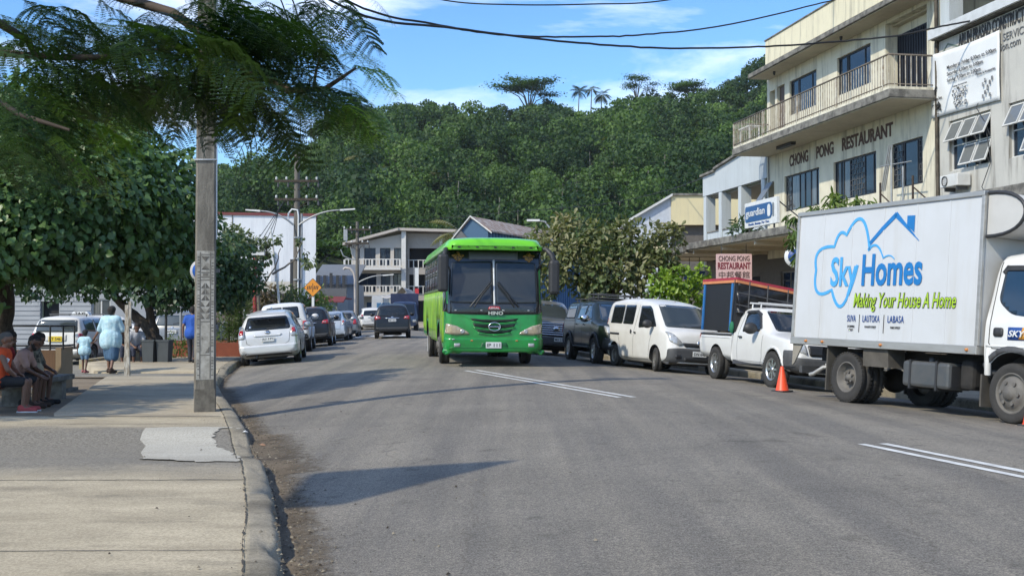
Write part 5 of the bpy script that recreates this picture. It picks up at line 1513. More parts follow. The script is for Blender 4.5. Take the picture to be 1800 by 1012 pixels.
crz = ([(0, .85), (.03, 1.02), (.10, 1.13), (1.25, 1.24), (1.9, 1.72), (2.2, 1.84), (4.5, 1.84), (4.8, 1.72), (4.95, .6)], [(0, .84), (.3, 1.1), (1.25, 1.18), (4.95, 1.2)], [(0, .80), (.05, .88), (.2, .94), (.5, .965), (4.7, .965), (4.95, .9)],
       [(0, .7), (.3, .82), (1.25, .82), (2.0, .72), (4.95, .74)], [(0, .34), (.5, .3), (4.5, .32), (4.95, .42)],
       [[(1.5, 1.26), (2.5, 1.24), (2.5, 1.72), (2.15, 1.70)], [(2.58, 1.24), (3.5, 1.25), (3.5, 1.73), (2.58, 1.74)]],
       [(-.72, 1.26), (.72, 1.26), (.62, 1.74), (-.62, 1.74)], [(-.66, 1.26), (-.62, 1.68), (.62, 1.68), (.66, 1.26)])
o, s_, X_ = car('grey_suv', 'grey four-wheel drive with chrome bar grille half hidden behind the bus', 'car', G_R, 4.95, 1.95, crz, M_GREYP, M_GLASSG, 'alloy', .40, (.95, 3.8), side=(1.4, 2.54, 3.52), front=cruiser_front)
park(o, .98, 40.2, -80, 2.85)
# ------------------------------------------------------------ buildings
M_CREAM = mat('cream_render', (0.68, 0.635, 0.50), rough=.9, col2=(0.58, 0.54, 0.425), nscale=1.3, namt=.8, stain=(0.15, 0.135, 0.105), stain_amt=.8, stain_scale=.8, bump=.1)
M_CREAM2 = mat('cream_wall_far', (0.66, 0.57, 0.34), rough=.9, col2=(0.60, 0.52, 0.32), nscale=.8, stain=(0.35, 0.32, 0.25), stain_amt=.3)
M_GREYW = mat('grey_render', (0.50, 0.485, 0.44), rough=.9, col2=(0.42, 0.41, 0.375), nscale=1.2, stain=(0.14, 0.13, 0.11), stain_amt=.8, stain_scale=.9, bump=.1)
M_BLUEG = mat('bluegrey_render', (0.47, 0.51, 0.53), rough=.85, col2=(0.42, 0.455, 0.47), nscale=1.1, stain=(0.27, 0.28, 0.28), stain_amt=.4)
M_CONC = mat('weathered_concrete', (0.22, 0.21, 0.185), rough=.95, col2=(0.10, 0.095, 0.085), nscale=3.5, namt=.9, bump=.4, bscale=25)
M_SOFFIT = mat('soffit_paint', (0.52, 0.46, 0.35), rough=.9, col2=(0.44, 0.39, 0.30), nscale=1.5, stain=(0.2, 0.18, 0.14), stain_amt=.3)
M_WGLASS = glassmat('window_glass', (0.012, 0.02, 0.032), rough=.05, spec=.6)
M_WGLASS2 = glassmat('window_glass_dusty', (0.035, 0.045, 0.055), rough=.12, spec=.5)
M_WGLASS3 = mat('window_glass_curtain', (0.05, 0.06, 0.07), rough=.06, col2=(0.16, 0.165, 0.165), nscale=3, stretch=(9, 1, .3), namt=.9, spec=.6)
M_WFRAME = mat('dark_frame', (0.018, 0.02, 0.025), rough=.5)
M_WFRAMEW = mat('white_frame', (0.62, 0.62, 0.60), rough=.5, col2=(0.50, 0.49, 0.46), nscale=5)
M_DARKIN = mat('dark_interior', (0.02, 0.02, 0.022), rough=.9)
M_RAIL = mat('railing_paint', (0.50, 0.47, 0.40), rough=.6, col2=(0.30, 0.24, 0.17), nscale=7, namt=.8)
M_RAILT = mat('railing_top', (0.16, 0.13, 0.10), rough=.8, col2=(0.08, 0.07, 0.06), nscale=7)
M_BROWN = mat('brown_letters', (0.10, 0.055, 0.04), rough=.7)
M_ROOFR = mat('rusty_roof', (0.26, 0.17, 0.12), rough=.8, col2=(0.40, 0.34, 0.29), nscale=2.2, namt=1.0)
M_STEEL = mat('galvanised', (0.38, 0.39, 0.39), rough=.5, metal=.5, col2=(0.28, 0.28, 0.27))
M_BOARDW = mat('weatherboard_shade_grey', (0.33, 0.345, 0.36), rough=.8, col2=(0.26, 0.27, 0.285), nscale=2)  # white boards greyed in the base colour to stand for tree shade
def wall(name, u0, u1, z0, z1, holes, m, parent, y0=0.0, th=.22):
 us = sorted({u0, u1, *[h[0] for h in holes], *[h[1] for h in holes]}); zs = sorted({z0, z1, *[h[2] for h in holes], *[h[3] for h in holes]})
 us = [u for u in us if u0 - 1e-6 <= u <= u1 + 1e-6]; zs = [z for z in zs if z0 - 1e-6 <= z <= z1 + 1e-6]
 def hole(i, j):
  if i < 0 or j < 0 or i >= len(us) - 1 or j >= len(zs) - 1: return True
  c = ((us[i] + us[i + 1]) / 2, (zs[j] + zs[j + 1]) / 2)
  return any(h[0] < c[0] < h[1] and h[2] < c[1] < h[3] for h in holes)
 bm = bmesh.new(); V = {}
 def v(u, z, y):
  k = (round(u, 4), round(z, 4), round(y, 4))
  if k not in V: V[k] = bm.verts.new((u, y, z))
  return V[k]
 ya, yb = y0, y0 + th
 for i in range(len(us) - 1):
  for j in range(len(zs) - 1):
   if hole(i, j): continue
   a, b, c, d = us[i], us[i + 1], zs[j], zs[j + 1]
   bm.faces.new((v(a, c, ya), v(b, c, ya), v(b, d, ya), v(a, d, ya)))
   bm.faces.new((v(a, c, yb), v(a, d, yb), v(b, d, yb), v(b, c, yb)))
   if hole(i - 1, j): bm.faces.new((v(a, c, ya), v(a, d, ya), v(a, d, yb), v(a, c, yb)))
   if hole(i + 1, j): bm.faces.new((v(b, c, yb), v(b, d, yb), v(b, d, ya), v(b, c, ya)))
   if hole(i, j - 1): bm.faces.new((v(a, c, yb), v(b, c, yb), v(b, c, ya), v(a, c, ya)))
   if hole(i, j + 1): bm.faces.new((v(a, d, ya), v(b, d, ya), v(b, d, yb), v(a, d, yb)))
 me = bpy.data.meshes.new(name); bm.to_mesh(me); bm.free(); me.materials.append(m)
 return link(name, me, parent)
def window(parent, u0, u1, z0, z1, y=.10, fm=None, gm=None, mull=(), fw=.05, tr=()):
 fm = fm or M_WFRAME; gm = gm or M_WGLASS
 b = MB()
 b.box(u0, u1, y - .03, y + .03, z0, z0 + fw); b.box(u0, u1, y - .03, y + .03, z1 - fw, z1)
 b.box(u0, u0 + fw, y - .028, y + .028, z0 + fw, z1 - fw); b.box(u1 - fw, u1, y - .028, y + .028, z0 + fw, z1 - fw)
 for k in mull:
  x = u0 + (u1 - u0) * k; b.box(x - fw * .5, x + fw * .5, y - .026, y + .026, z0 + fw, z1 - fw)
 for k in tr:
  x = z0 + (z1 - z0) * k; b.box(u0 + fw, u1 - fw, y - .024, y + .024, x - fw * .35, x + fw * .35)
 o = b.build('window', fm, parent)
 ks = [0] + list(mull) + [1]
 for i in range(len(ks) - 1):
  a, c = u0 + (u1 - u0) * ks[i], u0 + (u1 - u0) * ks[i + 1]
  if c - a < .12: continue
  b = MB(); b.box(a + .012, c - .012, y - .004, y + .004, z0 + fw * .5, z1 - fw * .5)
  b.build('pane', random.choice((gm, gm, M_WGLASS2, M_WGLASS3)) if gm is M_WGLASS else gm, o)
 return o
FD = Vector((.1676, -.9859)); FO = Vector((9.56, 42.5))
FRZ = math.atan2(FD.y, FD.x)
def fpos(u, y): return Vector((FO.x + FD.x * u - FD.y * y, FO.y + FD.y * u + FD.x * y))
def cp_building():
 t = thing('restaurant_building', 'cream three-storey building with long upper balcony and brown CHONG PONG RESTAURANT letters', 'building', (FO.x, FO.y, 0), FRZ)
 U = 11.92
 lw = [(1.57, 4.46, 5.03, 6.30), (5.54, 8.42, 5.03, 6.30), (9.33, 11.1, 5.03, 6.34), (.10, .62, 4.85, 6.25)]
 wall('wall', 0, U, 3.4, 7.22, lw, M_CREAM, t)
 up = [(2.06, 4.29, 8.42, 9.64), (5.84, 8.11, 8.42, 9.64), (.25, .75, 7.48, 9.62), (.95, 1.62, 7.48, 9.66), (9.03, 11.36, 7.48, 9.96)]
 wall('upper_wall', 0, U, 7.47, 10.10, up, M_CREAM, t)
 b = MB(); b.box(0, .2, .23, 12, 0, 10.1); b.build('end_wall', M_CREAM, t)
 b = MB(); b.box(U - .2, U, .23, 12, 0, 10.1); b.build('end_wall', M_CREAM, t)
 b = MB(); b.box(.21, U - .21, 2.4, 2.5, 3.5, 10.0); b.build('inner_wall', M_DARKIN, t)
 b = MB(); b.box(.21, 8.98, .24, 2.39, 7.24, 7.44); b.build('floor_slab', M_DARKIN, t)
 window(t, 1.57, 4.46, 5.03, 6.30, mull=(.16, .40, .55, .72, .88))
 window(t, 5.54, 8.42, 5.03, 6.30, mull=(.14, .20, .36, .70, .90))
 window(t, 9.33, 11.1, 5.03, 6.34, mull=(.3, .36, .78, .84))
 window(t, 2.06, 4.29, 8.42, 9.64, mull=(.27, .30, .78))
 window(t, 5.84, 8.11, 8.42, 9.64, mull=(.25, .30, .78))
 for (a, c) in ((6.58, 7.50), (9.40, 9.95), (10.8, 11.05), (1.66, 2.0)):
  b = MB(); n = max(2, int((c - a) / .15)); y = .075
  rows_ = 7
  for j in range(rows_):
   z0 = 5.10 + j * 1.16 / rows_; h = 1.16 / rows_
   for i in range(n):
    if (i + j) % 2 == 0:
     x0 = a + (c - a) * i / n; x1 = a + (c - a) * (i + 1) / n
     for s_ in ((x0, x1, z0, z0 + .018), (x0, x1, z0 + h - .018, z0 + h), (x0, x0 + .018, z0 + .018, z0 + h - .018), (x1 - .018, x1, z0 + .018, z0 + h - .018)):
      b.box(s_[0], s_[1], y - .01, y + .006, s_[2], s_[3])
  b.build('window_grille', mat('grille_grey', (0.10, 0.10, 0.10), rough=.6), t)
 b = MB(); b.box(.97, 1.60, .10, .15, 7.48, 9.64); d = b.build('door', mat('brown_door', (0.10, 0.065, 0.05), rough=.6, stain=(.05, .035, .03), stain_amt=.5), t)
 b = MB(); b.ball((1.52, .08, 8.5), .035, 8, 6); b.build('handle', M_CHROME, d)
 b = MB(); b.box(.27, .73, .7, .75, 7.48, 9.60); b.build('passage_wall', M_CREAM, t)
 b = MB(); b.box(9.02, 11.38, .42, .50, 7.47, 10.0); b.build('alcove_wall', M_CREAM, t)
 b = MB(); b.box(8.95, 9.028, .225, .42, 7.47, 10.0); b.build('alcove_wall', M_CREAM, t)
 b = MB(); b.box(9.03, 11.36, .225, .42, 9.90, 9.97); b.build('alcove_ceiling', M_SOFFIT, t)
 b = MB(); b.box(9.10, 11.34, .35, .415, 7.50, 9.62); d = b.build('grille_door', mat('dark_door', (0.014, 0.015, 0.022), rough=.55), t)
 b = MB()
 for k in range(16): b.box(9.15 + k * .143, 9.17 + k * .143, .32, .345, 7.52, 9.58)
 b.build('door_bars', M_WFRAME, d)
 b = MB(); q = [(.08, -.02, 6.22), (.62, -.02, 6.22), (.62, -.62, 5.30), (.08, -.62, 5.30)]
 b.hexa(q, [(x, y - .03, z + .02) for x, y, z in q]); b.build('open_sash', mat('sash_grey', (0.15, 0.17, 0.19), rough=.4), t)
 b = MB(); b.box(.08, U - .02, -1.42, 0, 7.235, 7.47); b.build('balcony_slab', M_CONC, t, bevel=.02)
 b = MB(); b.box(.12, U - .06, -1.36, -.01, 7.21, 7.234); b.build('balcony_soffit', M_SOFFIT, t)
 b = MB(); b.box(.14, U - .10, -1.38, -1.30, 7.47, 7.55); b.box(U - .18, U - .10, -1.29, -.02, 7.47, 7.55); b.build('balcony_upstand', M_CREAM, t)
 rl = thing('balcony_railing', None, None); rl.parent = t
 bpy.data.objects.remove(rl)
 b = MB()
 zt = 8.42
 b.tube([(.12, -.02, zt), (.12, -1.36, zt), (U - .14, -1.36, zt), (U - .14, -.02, zt)], .028, 6)
 b.tube([(.12, -.02, 7.62), (.12, -1.36, 7.62), (U - .14, -1.36, 7.62), (U - .14, -.02, 7.62)], .018, 6)
 ro = b.build('balcony_railing', M_RAILT, t)
 b = MB()
 n = 74
 for k in range(n + 1):
  u = .12 + (U - .26) * k / n
  w = .024 if k % 18 == 0 else .009
  b.box(u - w, u + w, -1.36 - w, -1.36 + w, 7.50, zt - .02)
 for k in range(1, 8):
  y = -1.36 + 1.3 * k / 8
  for u in (.12, U - .14): b.box(u - .009, u + .009, y - .009, y + .009, 7.5, zt - .02)
 b.build('baluster', M_RAIL, ro)
 b = MB(); b.box(.15, U + .1, -.82, .3, 10.10, 10.26); b.build('eaves_slab', M_CONC, t, bevel=.02)
 b = MB(); b.box(.22, U + .05, -.74, -.005, 10.075, 10.098); b.build('eaves_soffit', M_SOFFIT, t)
 b = MB(); b.box(1.84, U + .1, -.815, -.62, 10.262, 11.10); b.box(1.84, 2.04, -.615, 11, 10.262, 11.10); b.build('parapet', mat('parapet_cream', (0.70, 0.645, 0.47), rough=.9, col2=(0.62, 0.57, 0.42), nscale=1.2, stain=(.26, .24, .19), stain_amt=.75, stain_scale=1.1), t)
 b = MB(); b.box(1.80, U + .1, -.85, -.58, 11.10, 11.14); b.build('parapet_coping', M_CONC, t)
 b = MB(); b.box(.2, U, .3, 12, 10.12, 10.3); b.build('roof', M_CONC, t)
 b = MB(); b.box(2.75, 4.0, -.80, -.62, 7.10, 7.205); b.build('lamp_batten', M_TRIM, t)
 for u in (1.7, 7.0):
  b = MB(); b.lathe([(.05, 10.07), (.05, 10.0), (.02, 9.93)], 8, 'z', (u, -.42, 0)); b.build('eaves_lamp', M_TRIM, t)
 for w, a, c in (('CHONG', 2.05, 3.62), ('PONG', 4.27, 5.57), ('RESTAURANT', 6.18, 9.47)):
  text('lettering', w, c - a, .42, M_BROWN, t, ((a + c) / 2, -.006, 6.80), extrude=.01, offset=.03)
 b = MB(); b.tube([(U + .02, -.06, 10.0), (U + .03, -.05, 7.6), (U + .0, -.05, 6.5), (U + .03, -.05, 4.05)], .05, 6); b.build('down_pipe', mat('old_pipe', (0.10, 0.085, 0.065), rough=.9, col2=(.05, .04, .03), namt=.9), t)
 b = MB(); b.tube([(.22, -.04, 7.2), (.22, -.04, 6.0)], .02, 6); b.build('conduit', M_RAILT, t)
 sh = [(1.2, 3.4, .9, 2.9), (4.2, 5.3, .1, 2.6), (6.0, 8.6, .8, 2.9), (9.3, 11.3, .8, 2.9)]
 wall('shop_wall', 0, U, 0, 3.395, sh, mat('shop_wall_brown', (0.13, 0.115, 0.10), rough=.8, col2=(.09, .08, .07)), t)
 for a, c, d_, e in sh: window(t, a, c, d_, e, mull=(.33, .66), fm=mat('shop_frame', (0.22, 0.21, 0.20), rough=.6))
 return t
cpb = cp_building()
def chair_on_balcony():
 p = fpos(.9, -1.05)
 t = thing('balcony_table', 'white metal tube table behind the far end of the balcony railing', 'table', (p.x, p.y, 7.47), FRZ)
 b = MB()
 b.box(-.5, .5, -.22, .22, .66, .70); b.build('tabletop', M_PLATE, t)
 for sx in (-.46, .46):
  for sy in (-.18, .18):
   b = MB(); b.box(sx - .02, sx + .02, sy - .02, sy + .02, 0, .66); b.build('leg', M_PLATE, t)
chair_on_balcony()
def awning():
 t = thing('street_awning', 'long concrete awning over the right pavement beneath the restaurant windows', 'awning', (FO.x, FO.y, 0), FRZ)
 def yo(u): return -3.05 if u > 0 else -3.05
 b = MB(); b.box(-.5, 26, -3.05, -.005, 3.74, 3.98); b.build('awning_slab', M_CONC, t, bevel=.02)
 b = MB(); b.box(-.4, 25.9, -2.95, -.02, 3.70, 3.738); b.build('soffit', M_SOFFIT, t)
 b = MB(); b.box(-7.2, -.51, -3.15, -.005, 3.66, 3.90); b.build('awning_slab', M_CONC, t, bevel=.02)
 b = MB(); b.box(-7.15, -.52, -3.05, -.02, 3.62, 3.658); b.build('soffit', M_SOFFIT, t)
 b = MB(); b.box(-7.2, -4.4, -3.17, -3.05, 3.902, 4.32); b.build('awning_parapet', M_BLUEG, t)
 b = MB(); b.box(-4.39, -3.0, -3.18, -3.04, 3.9, 4.20); b.build('awning_fascia', M_CREAM2, t)
 for u in (-6, -3, 0, 3, 6, 9, 12, 15, 18, 21):
  b = MB(); b.box(u - .06, u + .06, -2.9, -.03, 3.58, 3.70 if u > -.5 else 3.62); b.build('awning_beam', M_SOFFIT, t)
 for u in (2.0, 8.0, 14):
  b = MB(); b.box(u - .5, u + .5, -1.6, -1.4, 3.62, 3.695); b.build('lamp_batten', mat('lamp_grey', (.3, .28, .24)), t)
awning()
def arun_building():
 t = thing('shop_building', 'grey rendered building with open white window sashes and a large white banner', 'building', (FO.x, FO.y, 0), FRZ)
 a, c = 11.98, 24.0
 holes = [(12.45, 14.35, 5.18, 6.52), (15.1, 17.0, 5.18, 6.52), (18, 20, 5.18, 6.52)]
 wall('wall', a, c, 3.4, 8.75, holes, M_GREYW, t)
 b = MB(); b.box(a, a + .2, .23, 12, 0, 8.75); b.build('end_wall', M_GREYW, t)
 b = MB(); b.box(a + .21, c, 1.8, 1.9, 3.5, 8.7); b.build('inner_wall', M_DARKIN, t)
 b = MB(); b.box(a - .05, c, -.20, .4, 8.78, 8.86); b.build('eaves', M_CONC, t)
 b = MB(); b.box(a - .08, c, -.29, -.205, 8.80, 9.05); b.build('gutter', mat('gutter_white', (0.60, 0.62, 0.63), rough=.6, col2=(.45, .46, .46), nscale=3), t)
 b = MB(); b.hexa([(a - .05, -.2, 8.87), (c, -.2, 8.87), (c, 12, 9.6), (a - .05, 12, 9.6)], [(a - .05, -.2, 8.95), (c, -.2, 8.95), (c, 12, 9.7), (a - .05, 12, 9.7)]); b.build('roof', M_STEEL, t)
 for (u0, u1, z0, z1) in holes:
  w = window(t, u0, u1, z0, z1, y=.12, fm=M_WFRAMEW, gm=M_WGLASS, mull=(.333, .666), tr=(.5,), fw=.045)
  for r_ in range(2):
   for k in range(3):
    if r_ == 1 and k == 0: continue
    x0 = u0 + (u1 - u0) * k / 3 + .03; x1 = u0 + (u1 - u0) * (k + 1) / 3 - .03
    zt_ = z1 - .06 - r_ * (z1 - z0) / 2; h = (z1 - z0) / 2 - .10
    op = R(26 - 4 * r_)
    M = Matrix.Translation((0, .06, zt_)) @ Matrix.Rotation(-op, 4, 'X')
    b = MB()
    fw = .035
    for q in ((x0, x1, -h, -h + fw), (x0, x1, -fw, 0), (x0, x0 + fw, -h + fw, -fw), (x1 - fw, x1, -h + fw, -fw)):
     b.box(q[0], q[1], -.018, .018, q[2], q[3], M)
    so = b.build('open_sash', M_WFRAMEW, w)
    b = MB(); b.box(x0 + .02, x1 - .02, -.004, .004, -h + .02, -.02, M)
    g = b.build('sash_glass', mat('sash_glass', (0.16, 0.17, 0.17), rough=.08, spec=.7), t)
 def w(s_, x0, x1, z0, z1, m, **k): return text('lettering', s_, x1 - x0, z1 - z0, m, t, ((x0 + x1) / 2, -.008, (z0 + z1) / 2), extrude=.012, **k)
 gi = mat('letter_grey', (0.05, 0.05, 0.05), rough=.7); gl = mat('letter_palegrey', (0.16, 0.165, 0.17), rough=.7)
 w('ARUN PRASAD CONSTRUCTION', 12.95, 16.15, 8.38, 8.72, gi, offset=.022)
 w('SERVICES', 14.92, 16.0, 8.08, 8.27, gl)
 w('construction.com', 13.85, 15.62, 7.86, 8.04, gl)
 b = MB(); gm = mat('logo_green_grey', (0.16, 0.20, 0.16), rough=.7)
 for p, q in (((12.02, 8.30), (12.42, 8.60)), ((12.42, 8.60), (12.92, 8.42))):
  d = Vector((q[0] - p[0], q[1] - p[1])).normalized(); n = Vector((-d.y, d.x)) * .02
  b.prism([(p[0] + n.x, p[1] + n.y), (q[0] + n.x, q[1] + n.y), (q[0] - n.x, q[1] - n.y), (p[0] - n.x, p[1] - n.y)], -.012, .0, 'y')
 b.build('house_outline', gm, t)
 b = MB(); b.box(12.05, 12.5, .0, .4, 9.0, 11.6); b.build('porch_column', M_BLUEG, t)
 b = MB(); b.hexa([(12.0, -.3, 10.9), (c, -.3, 10.9), (c, 9, 10.1), (12.0, 9, 10.1)], [(12.0, -.3, 11.1), (c, -.3, 11.1), (c, 9, 10.3), (12.0, 9, 10.3)]); b.build('porch_roof', mat('porch_dark', (0.045, 0.04, 0.037), rough=.9), t)
 for k in range(6):
  b = MB(); b.hexa([(12.1, .5 + k * 1.2, 10.72 - k * .105), (c, .5 + k * 1.2, 10.72 - k * .105), (c, .62 + k * 1.2, 10.72 - k * .105), (12.1, .62 + k * 1.2, 10.72 - k * .105)],
                         [(12.1, .5 + k * 1.2, 10.84 - k * .105), (c, .5 + k * 1.2, 10.84 - k * .105), (c, .62 + k * 1.2, 10.83 - k * .105), (12.1, .62 + k * 1.2, 10.83 - k * .105)])
  b.build('porch_beam', mat('beam_grey', (0.16, 0.15, 0.14), rough=.9), t)
 b = MB(); b.box(12.6, c, 6.0, 6.2, 9.0, 10.4); b.build('porch_wall', M_DARKIN, t)
 wall('shop_wall', a, c, 0, 3.395, [(12.6, 15, .8, 2.9), (16, 19, .1, 2.9)], MATS['shop_wall_brown'], t)
 b = MB(); b.tube([(13.9, -.05, 6.75), (13.9, -.12, 6.65), (14.2, -.05, 6.2), (14.42, -.05, 5.2), (14.1, -.1, 4.6), (14.5, -.06, 4.1)], .012, 5); b.build('loose_cable', M_TRIM, t)
 return t
arun_building()
def banner():
 p = fpos(13.26, -.03)
 t = thing('shop_banner', 'white vinyl banner listing opening hours, hung on the grey building above open windows', 'banner', (p.x, p.y, 7.58), FRZ)
 vs = []; fs = []; nx, nz = 24, 14
 for j in range(nz + 1):
  for i in range(nx + 1):
   u, v = i / nx, j / nz
   x = -1.58 + 3.16 * u
   z = -.86 + 1.72 * v - .06 * u - .03 * math.sin(math.pi * u) * (1 if v > .5 else -.3)
   y = -.03 - .02 * math.sin(u * 7 + v * 3) * math.sin(v * 4) - .05 * math.exp(-((u - .08 - .25 * (1 - v)) / .05) ** 2) * v
   vs.append((x, y, z))
 for j in range(nz):
  for i in range(nx):
   a = j * (nx + 1) + i; fs.append((a, a + 1, a + nx + 2, a + nx + 1))
 b = MB(); b.add(vs, fs, True)
 o = b.build('sheet', mat('banner_vinyl', (0.70, 0.71, 0.70), rough=.5, col2=(0.64, 0.65, 0.65), nscale=2), t)
 md = o.modifiers.new('s', 'SOLIDIFY'); md.thickness = .008
 def w(s_, x0, x1, z0, z1, **k): return text('lettering', s_, x1 - x0, z1 - z0, M_INK, t, ((x0 + x1) / 2, -.075, (z0 + z1) / 2), extrude=.004, **k)
 w('Monday to Friday 8:30am to 5:00pm', -.72, 1.5, .27, .40, offset=.012)
 w('Saturday 8:30am to 3:00pm', -.72, .93, .10, .225, offset=.012)
 w('Sunday 9:30am to 2:00pm', -.72, .83, -.07, .055, offset=.012)
 w('f', -1.36, -1.22, -.26, -.04, offset=.03)
 w('Tomato Farm', -1.43, -.98, -.42, -.34, offset=.01)
 w('Fishing Accessories', -.45, .22, -.25, -.18, offset=.01)
 w('Phones & Accessories', .62, 1.46, -.14, -.07, offset=.01)
 r_ = random.Random(4)
 b = MB()
 for k in range(26):
  x = -1.2 + r_.gauss(0, .10); z = -.62 + r_.gauss(0, .07)
  b.tube([(x, -.07, z), (x + r_.gauss(0, .05), -.075, z + r_.gauss(0, .05)), (x + r_.gauss(0, .05), -.07, z + r_.gauss(0, .05))], .009, 4)
 b.build('sketch_plant', M_INK, t)
 b = MB()
 for k in range(60):
  x = -.12 + r_.uniform(-.3, .3); z = -.52 + r_.uniform(-.24, .24)
  b.prism([(x + r_.uniform(-.05, .05), z + r_.uniform(-.05, .05)) for _ in range(4)], -.082 - .0004 * k, -.076, 'y')
 b.build('printed_photo', mat('print_grey', (0.10, 0.10, 0.10), rough=.6, col2=(.35, .35, .35), nscale=14, namt=1), t)
 b = MB()
 for k in range(9):
  x = .95 + .5 * (k % 5) / 5 - .05; z = -.36 - .22 * (k // 5) + .1 * math.sin(k * 2.1)
  b.box(x, x + .05, -.085 - .0005 * k, -.07, z - .1, z)
 b.build('printed_goods', MATS['print_grey'], t)
banner()
def aircon(u, z, lb):
 p = fpos(u, -.26)
 t = thing('air_conditioner', lb, 'air conditioner', (p.x, p.y, z), FRZ)
 b = MB(); b.box(-.42, .42, -.16, .22, 0, .32); b.build('case', M_WFRAMEW, t, bevel=.02)
 b = MB(); b.lathe([(.13, -.165), (.13, -.19), (.12, -.19), (.12, -.165)], 20, 'y', (-.16, 0, .16), cap=False)
 for k in range(5): b.box(-.28, -.04, -.178, -.172, .06 + k * .05, .065 + k * .05)
 b.build('fan_grille', M_TRIMG, t)
 b = MB(); b.box(-.3, -.26, -.1, .2, -.1, 0); b.box(.26, .3, -.1, .2, -.1, 0); b.build('bracket', M_TRIMG, t)
aircon(13.1, 4.70, 'white air conditioner unit under the open sash window of the grey building')
def frame_stand():
 p = fpos(11.0, -.75)
 t = thing('steel_frame', 'rusty steel pole frame standing on the awning before the last restaurant window', 'frame', (p.x, p.y, 3.98), FRZ)
 b = MB()
 for x in (-.9, .9):
  b.tube([(x, 0, 0), (x, 0, 1.15)], .03, 6)
 b.tube([(-.9, 0, .02), (.9, 0, .02)], .025, 6)
 b.tube([(.9, 0, .85), (1.6, .5, .05)], .02, 6); b.tube([(-.9, 0, .85), (-.3, .5, .05)], .02, 6)
 b.build('base_frame', mat('rusty_steel', (0.055, 0.04, 0.032), rough=.9), t)
 b = MB()
 b.tube([(-.25, 0, 0), (-.25, 0, 2.0)], .03, 6); b.tube([(.2, .1, 0), (.2, .1, 1.5)], .03, 6); b.tube([(-.9, .02, 1.62), (.8, .02, 1.55)], .018, 6)
 for k in range(3): b.tube([(-.9 + k * .1, .03, .9), (-.45 + k * .1, .03, 2.15)], .02, 6)
 b.build('pole_bundle', M_STEEL, t)
frame_stand()
p = fpos(10.3, -.9)
t_ = thing('old_tyre', 'old tyre lying against the steel frame on the awning', 'tyre', (p.x, p.y, 4.14), FRZ)
b = MB(); b.lathe([(.12, -.06), (.22, -.07), (.26, 0), (.22, .07), (.12, .06)], 20, 'y', cap=False); b.build('rubber', M_TYRE, t_)
def guardian_sign():
 p = fpos(6.7, -2.95)
 t = thing('pharmacy_sign', 'white and blue guardian sign board standing on the awning edge', 'sign', (p.x, p.y, 4.0), FRZ)
 b = MB(); b.box(-1.3, 1.3, -.05, .05, .12, .92); b.build('board', M_PLATE, t, bevel=.01)
 b = MB(); b.prism(rr(rect(-1.22, .98, .30, .80), [.10, .22, .22, .10]), -.064, -.05, 'y'); b.build('blue_field', mat('pharmacy_blue', (0.02, 0.09, 0.24), rough=.45), t)
 b = MB(); b.prism(rr(rect(.62, .86, .36, .74), .12), -.068, -.066, 'y'); b.build('white_drop', M_PLATE, t)
 b = MB(); b.prism(rr(rect(.99, 1.12, .34, .76), .06), -.063, -.05, 'y'); b.build('grey_edge', mat('sign_grey', (.2, .22, .24), rough=.5), t)
 text('lettering', 'guardian', 1.55, .30, M_PLATE, t, (-.36, -.068, .55), extrude=.006, offset=.012)
 text('lettering', 'Health. Beauty. For You.', 1.7, .09, M_NAVY, t, (-.1, -.055, .21), extrude=.006, offset=.03)
 b = MB()
 for x in (-1, 1): b.tube([(x, 0, 0), (x, 0, .13)], .03, 6)
 b.tube([(1.2, .05, .8), (1.6, .9, .0)], .02, 6); b.build('bracket', M_TRIM, t)
guardian_sign()
def cp_sign():
 t = thing('hanging_sign', 'pink and dark red CHONG PONG RESTAURANT sign hanging under the awning', 'sign', (7.22, 37.0, 0), 0)
 b = MB(); b.prism(rr(rect(-.58, .58, 2.42, 3.33), .05), -.03, .03, 'y'); b.build('board', mat('sign_pink', (0.62, 0.42, 0.40), rough=.6, col2=(.56, .37, .35), nscale=3), t)
 m = mat('sign_darkred', (0.20, 0.02, 0.03), rough=.6)
 text('lettering', 'CHONG PONG', 1.0, .17, MATS['brown_letters'], t, (0, -.034, 3.18), extrude=.006, offset=.01)
 text('lettering', 'RESTAURANT', 1.06, .22, m, t, (0, -.034, 2.94), extrude=.006, offset=.03)
 text('lettering', '\u4e2d\u90a6\u9910\u9928', 1.0, .22, MATS['brown_letters'], t, (0, -.034, 2.65), extrude=.006)
 b = MB()
 for x in (-.4, .4): b.tube([(x, 0, 3.32), (x, 0, 3.66)], .012, 5)
 b.build('hanger', M_TRIM, t)
cp_sign()
t_ = thing('round_sign', 'round white sign with blue centre hanging by the rear of the box truck', 'sign', (8.22, 33.0, 3.05), 0)
b = MB(); b.lathe([(0, -.04), (.30, -.04), (.32, 0), (.30, .04), (0, .04)], 28, 'y'); b.build('disc', M_PLATE, t_)
b = MB(); b.lathe([(0, -.052), (.22, -.052), (.22, -.04)], 28, 'y'); b.build('blue_centre', M_NAVY, t_)
b = MB(); b.tube([(0, 0, .3), (0, 0, .66)], .012, 5); b.build('hanger', M_TRIM, t_)
t_ = thing('blue_sign', 'dark blue double hanging sign under the far end of the awning', 'sign', (7.25, 45.2, 0), 0)
b = MB(); b.box(-.42, .42, -.03, .03, 2.72, 3.05); b.build('board', M_NAVY, t_)
b = MB(); b.box(-.30, .30, -.03, .03, 2.25, 2.66); b.build('board', M_NAVY, t_)
text('lettering', 'OPEN', .4, .1, M_PLATE, t_, (0, -.034, 2.48), extrude=.006)
b = MB(); b.tube([(-.2, 0, 3.0), (-.2, 0, 3.66)], .014, 5); b.tube([(.2, 0, 3.0), (.2, 0, 3.66)], .014, 5); b.build('hanger', M_TRIM, t_)
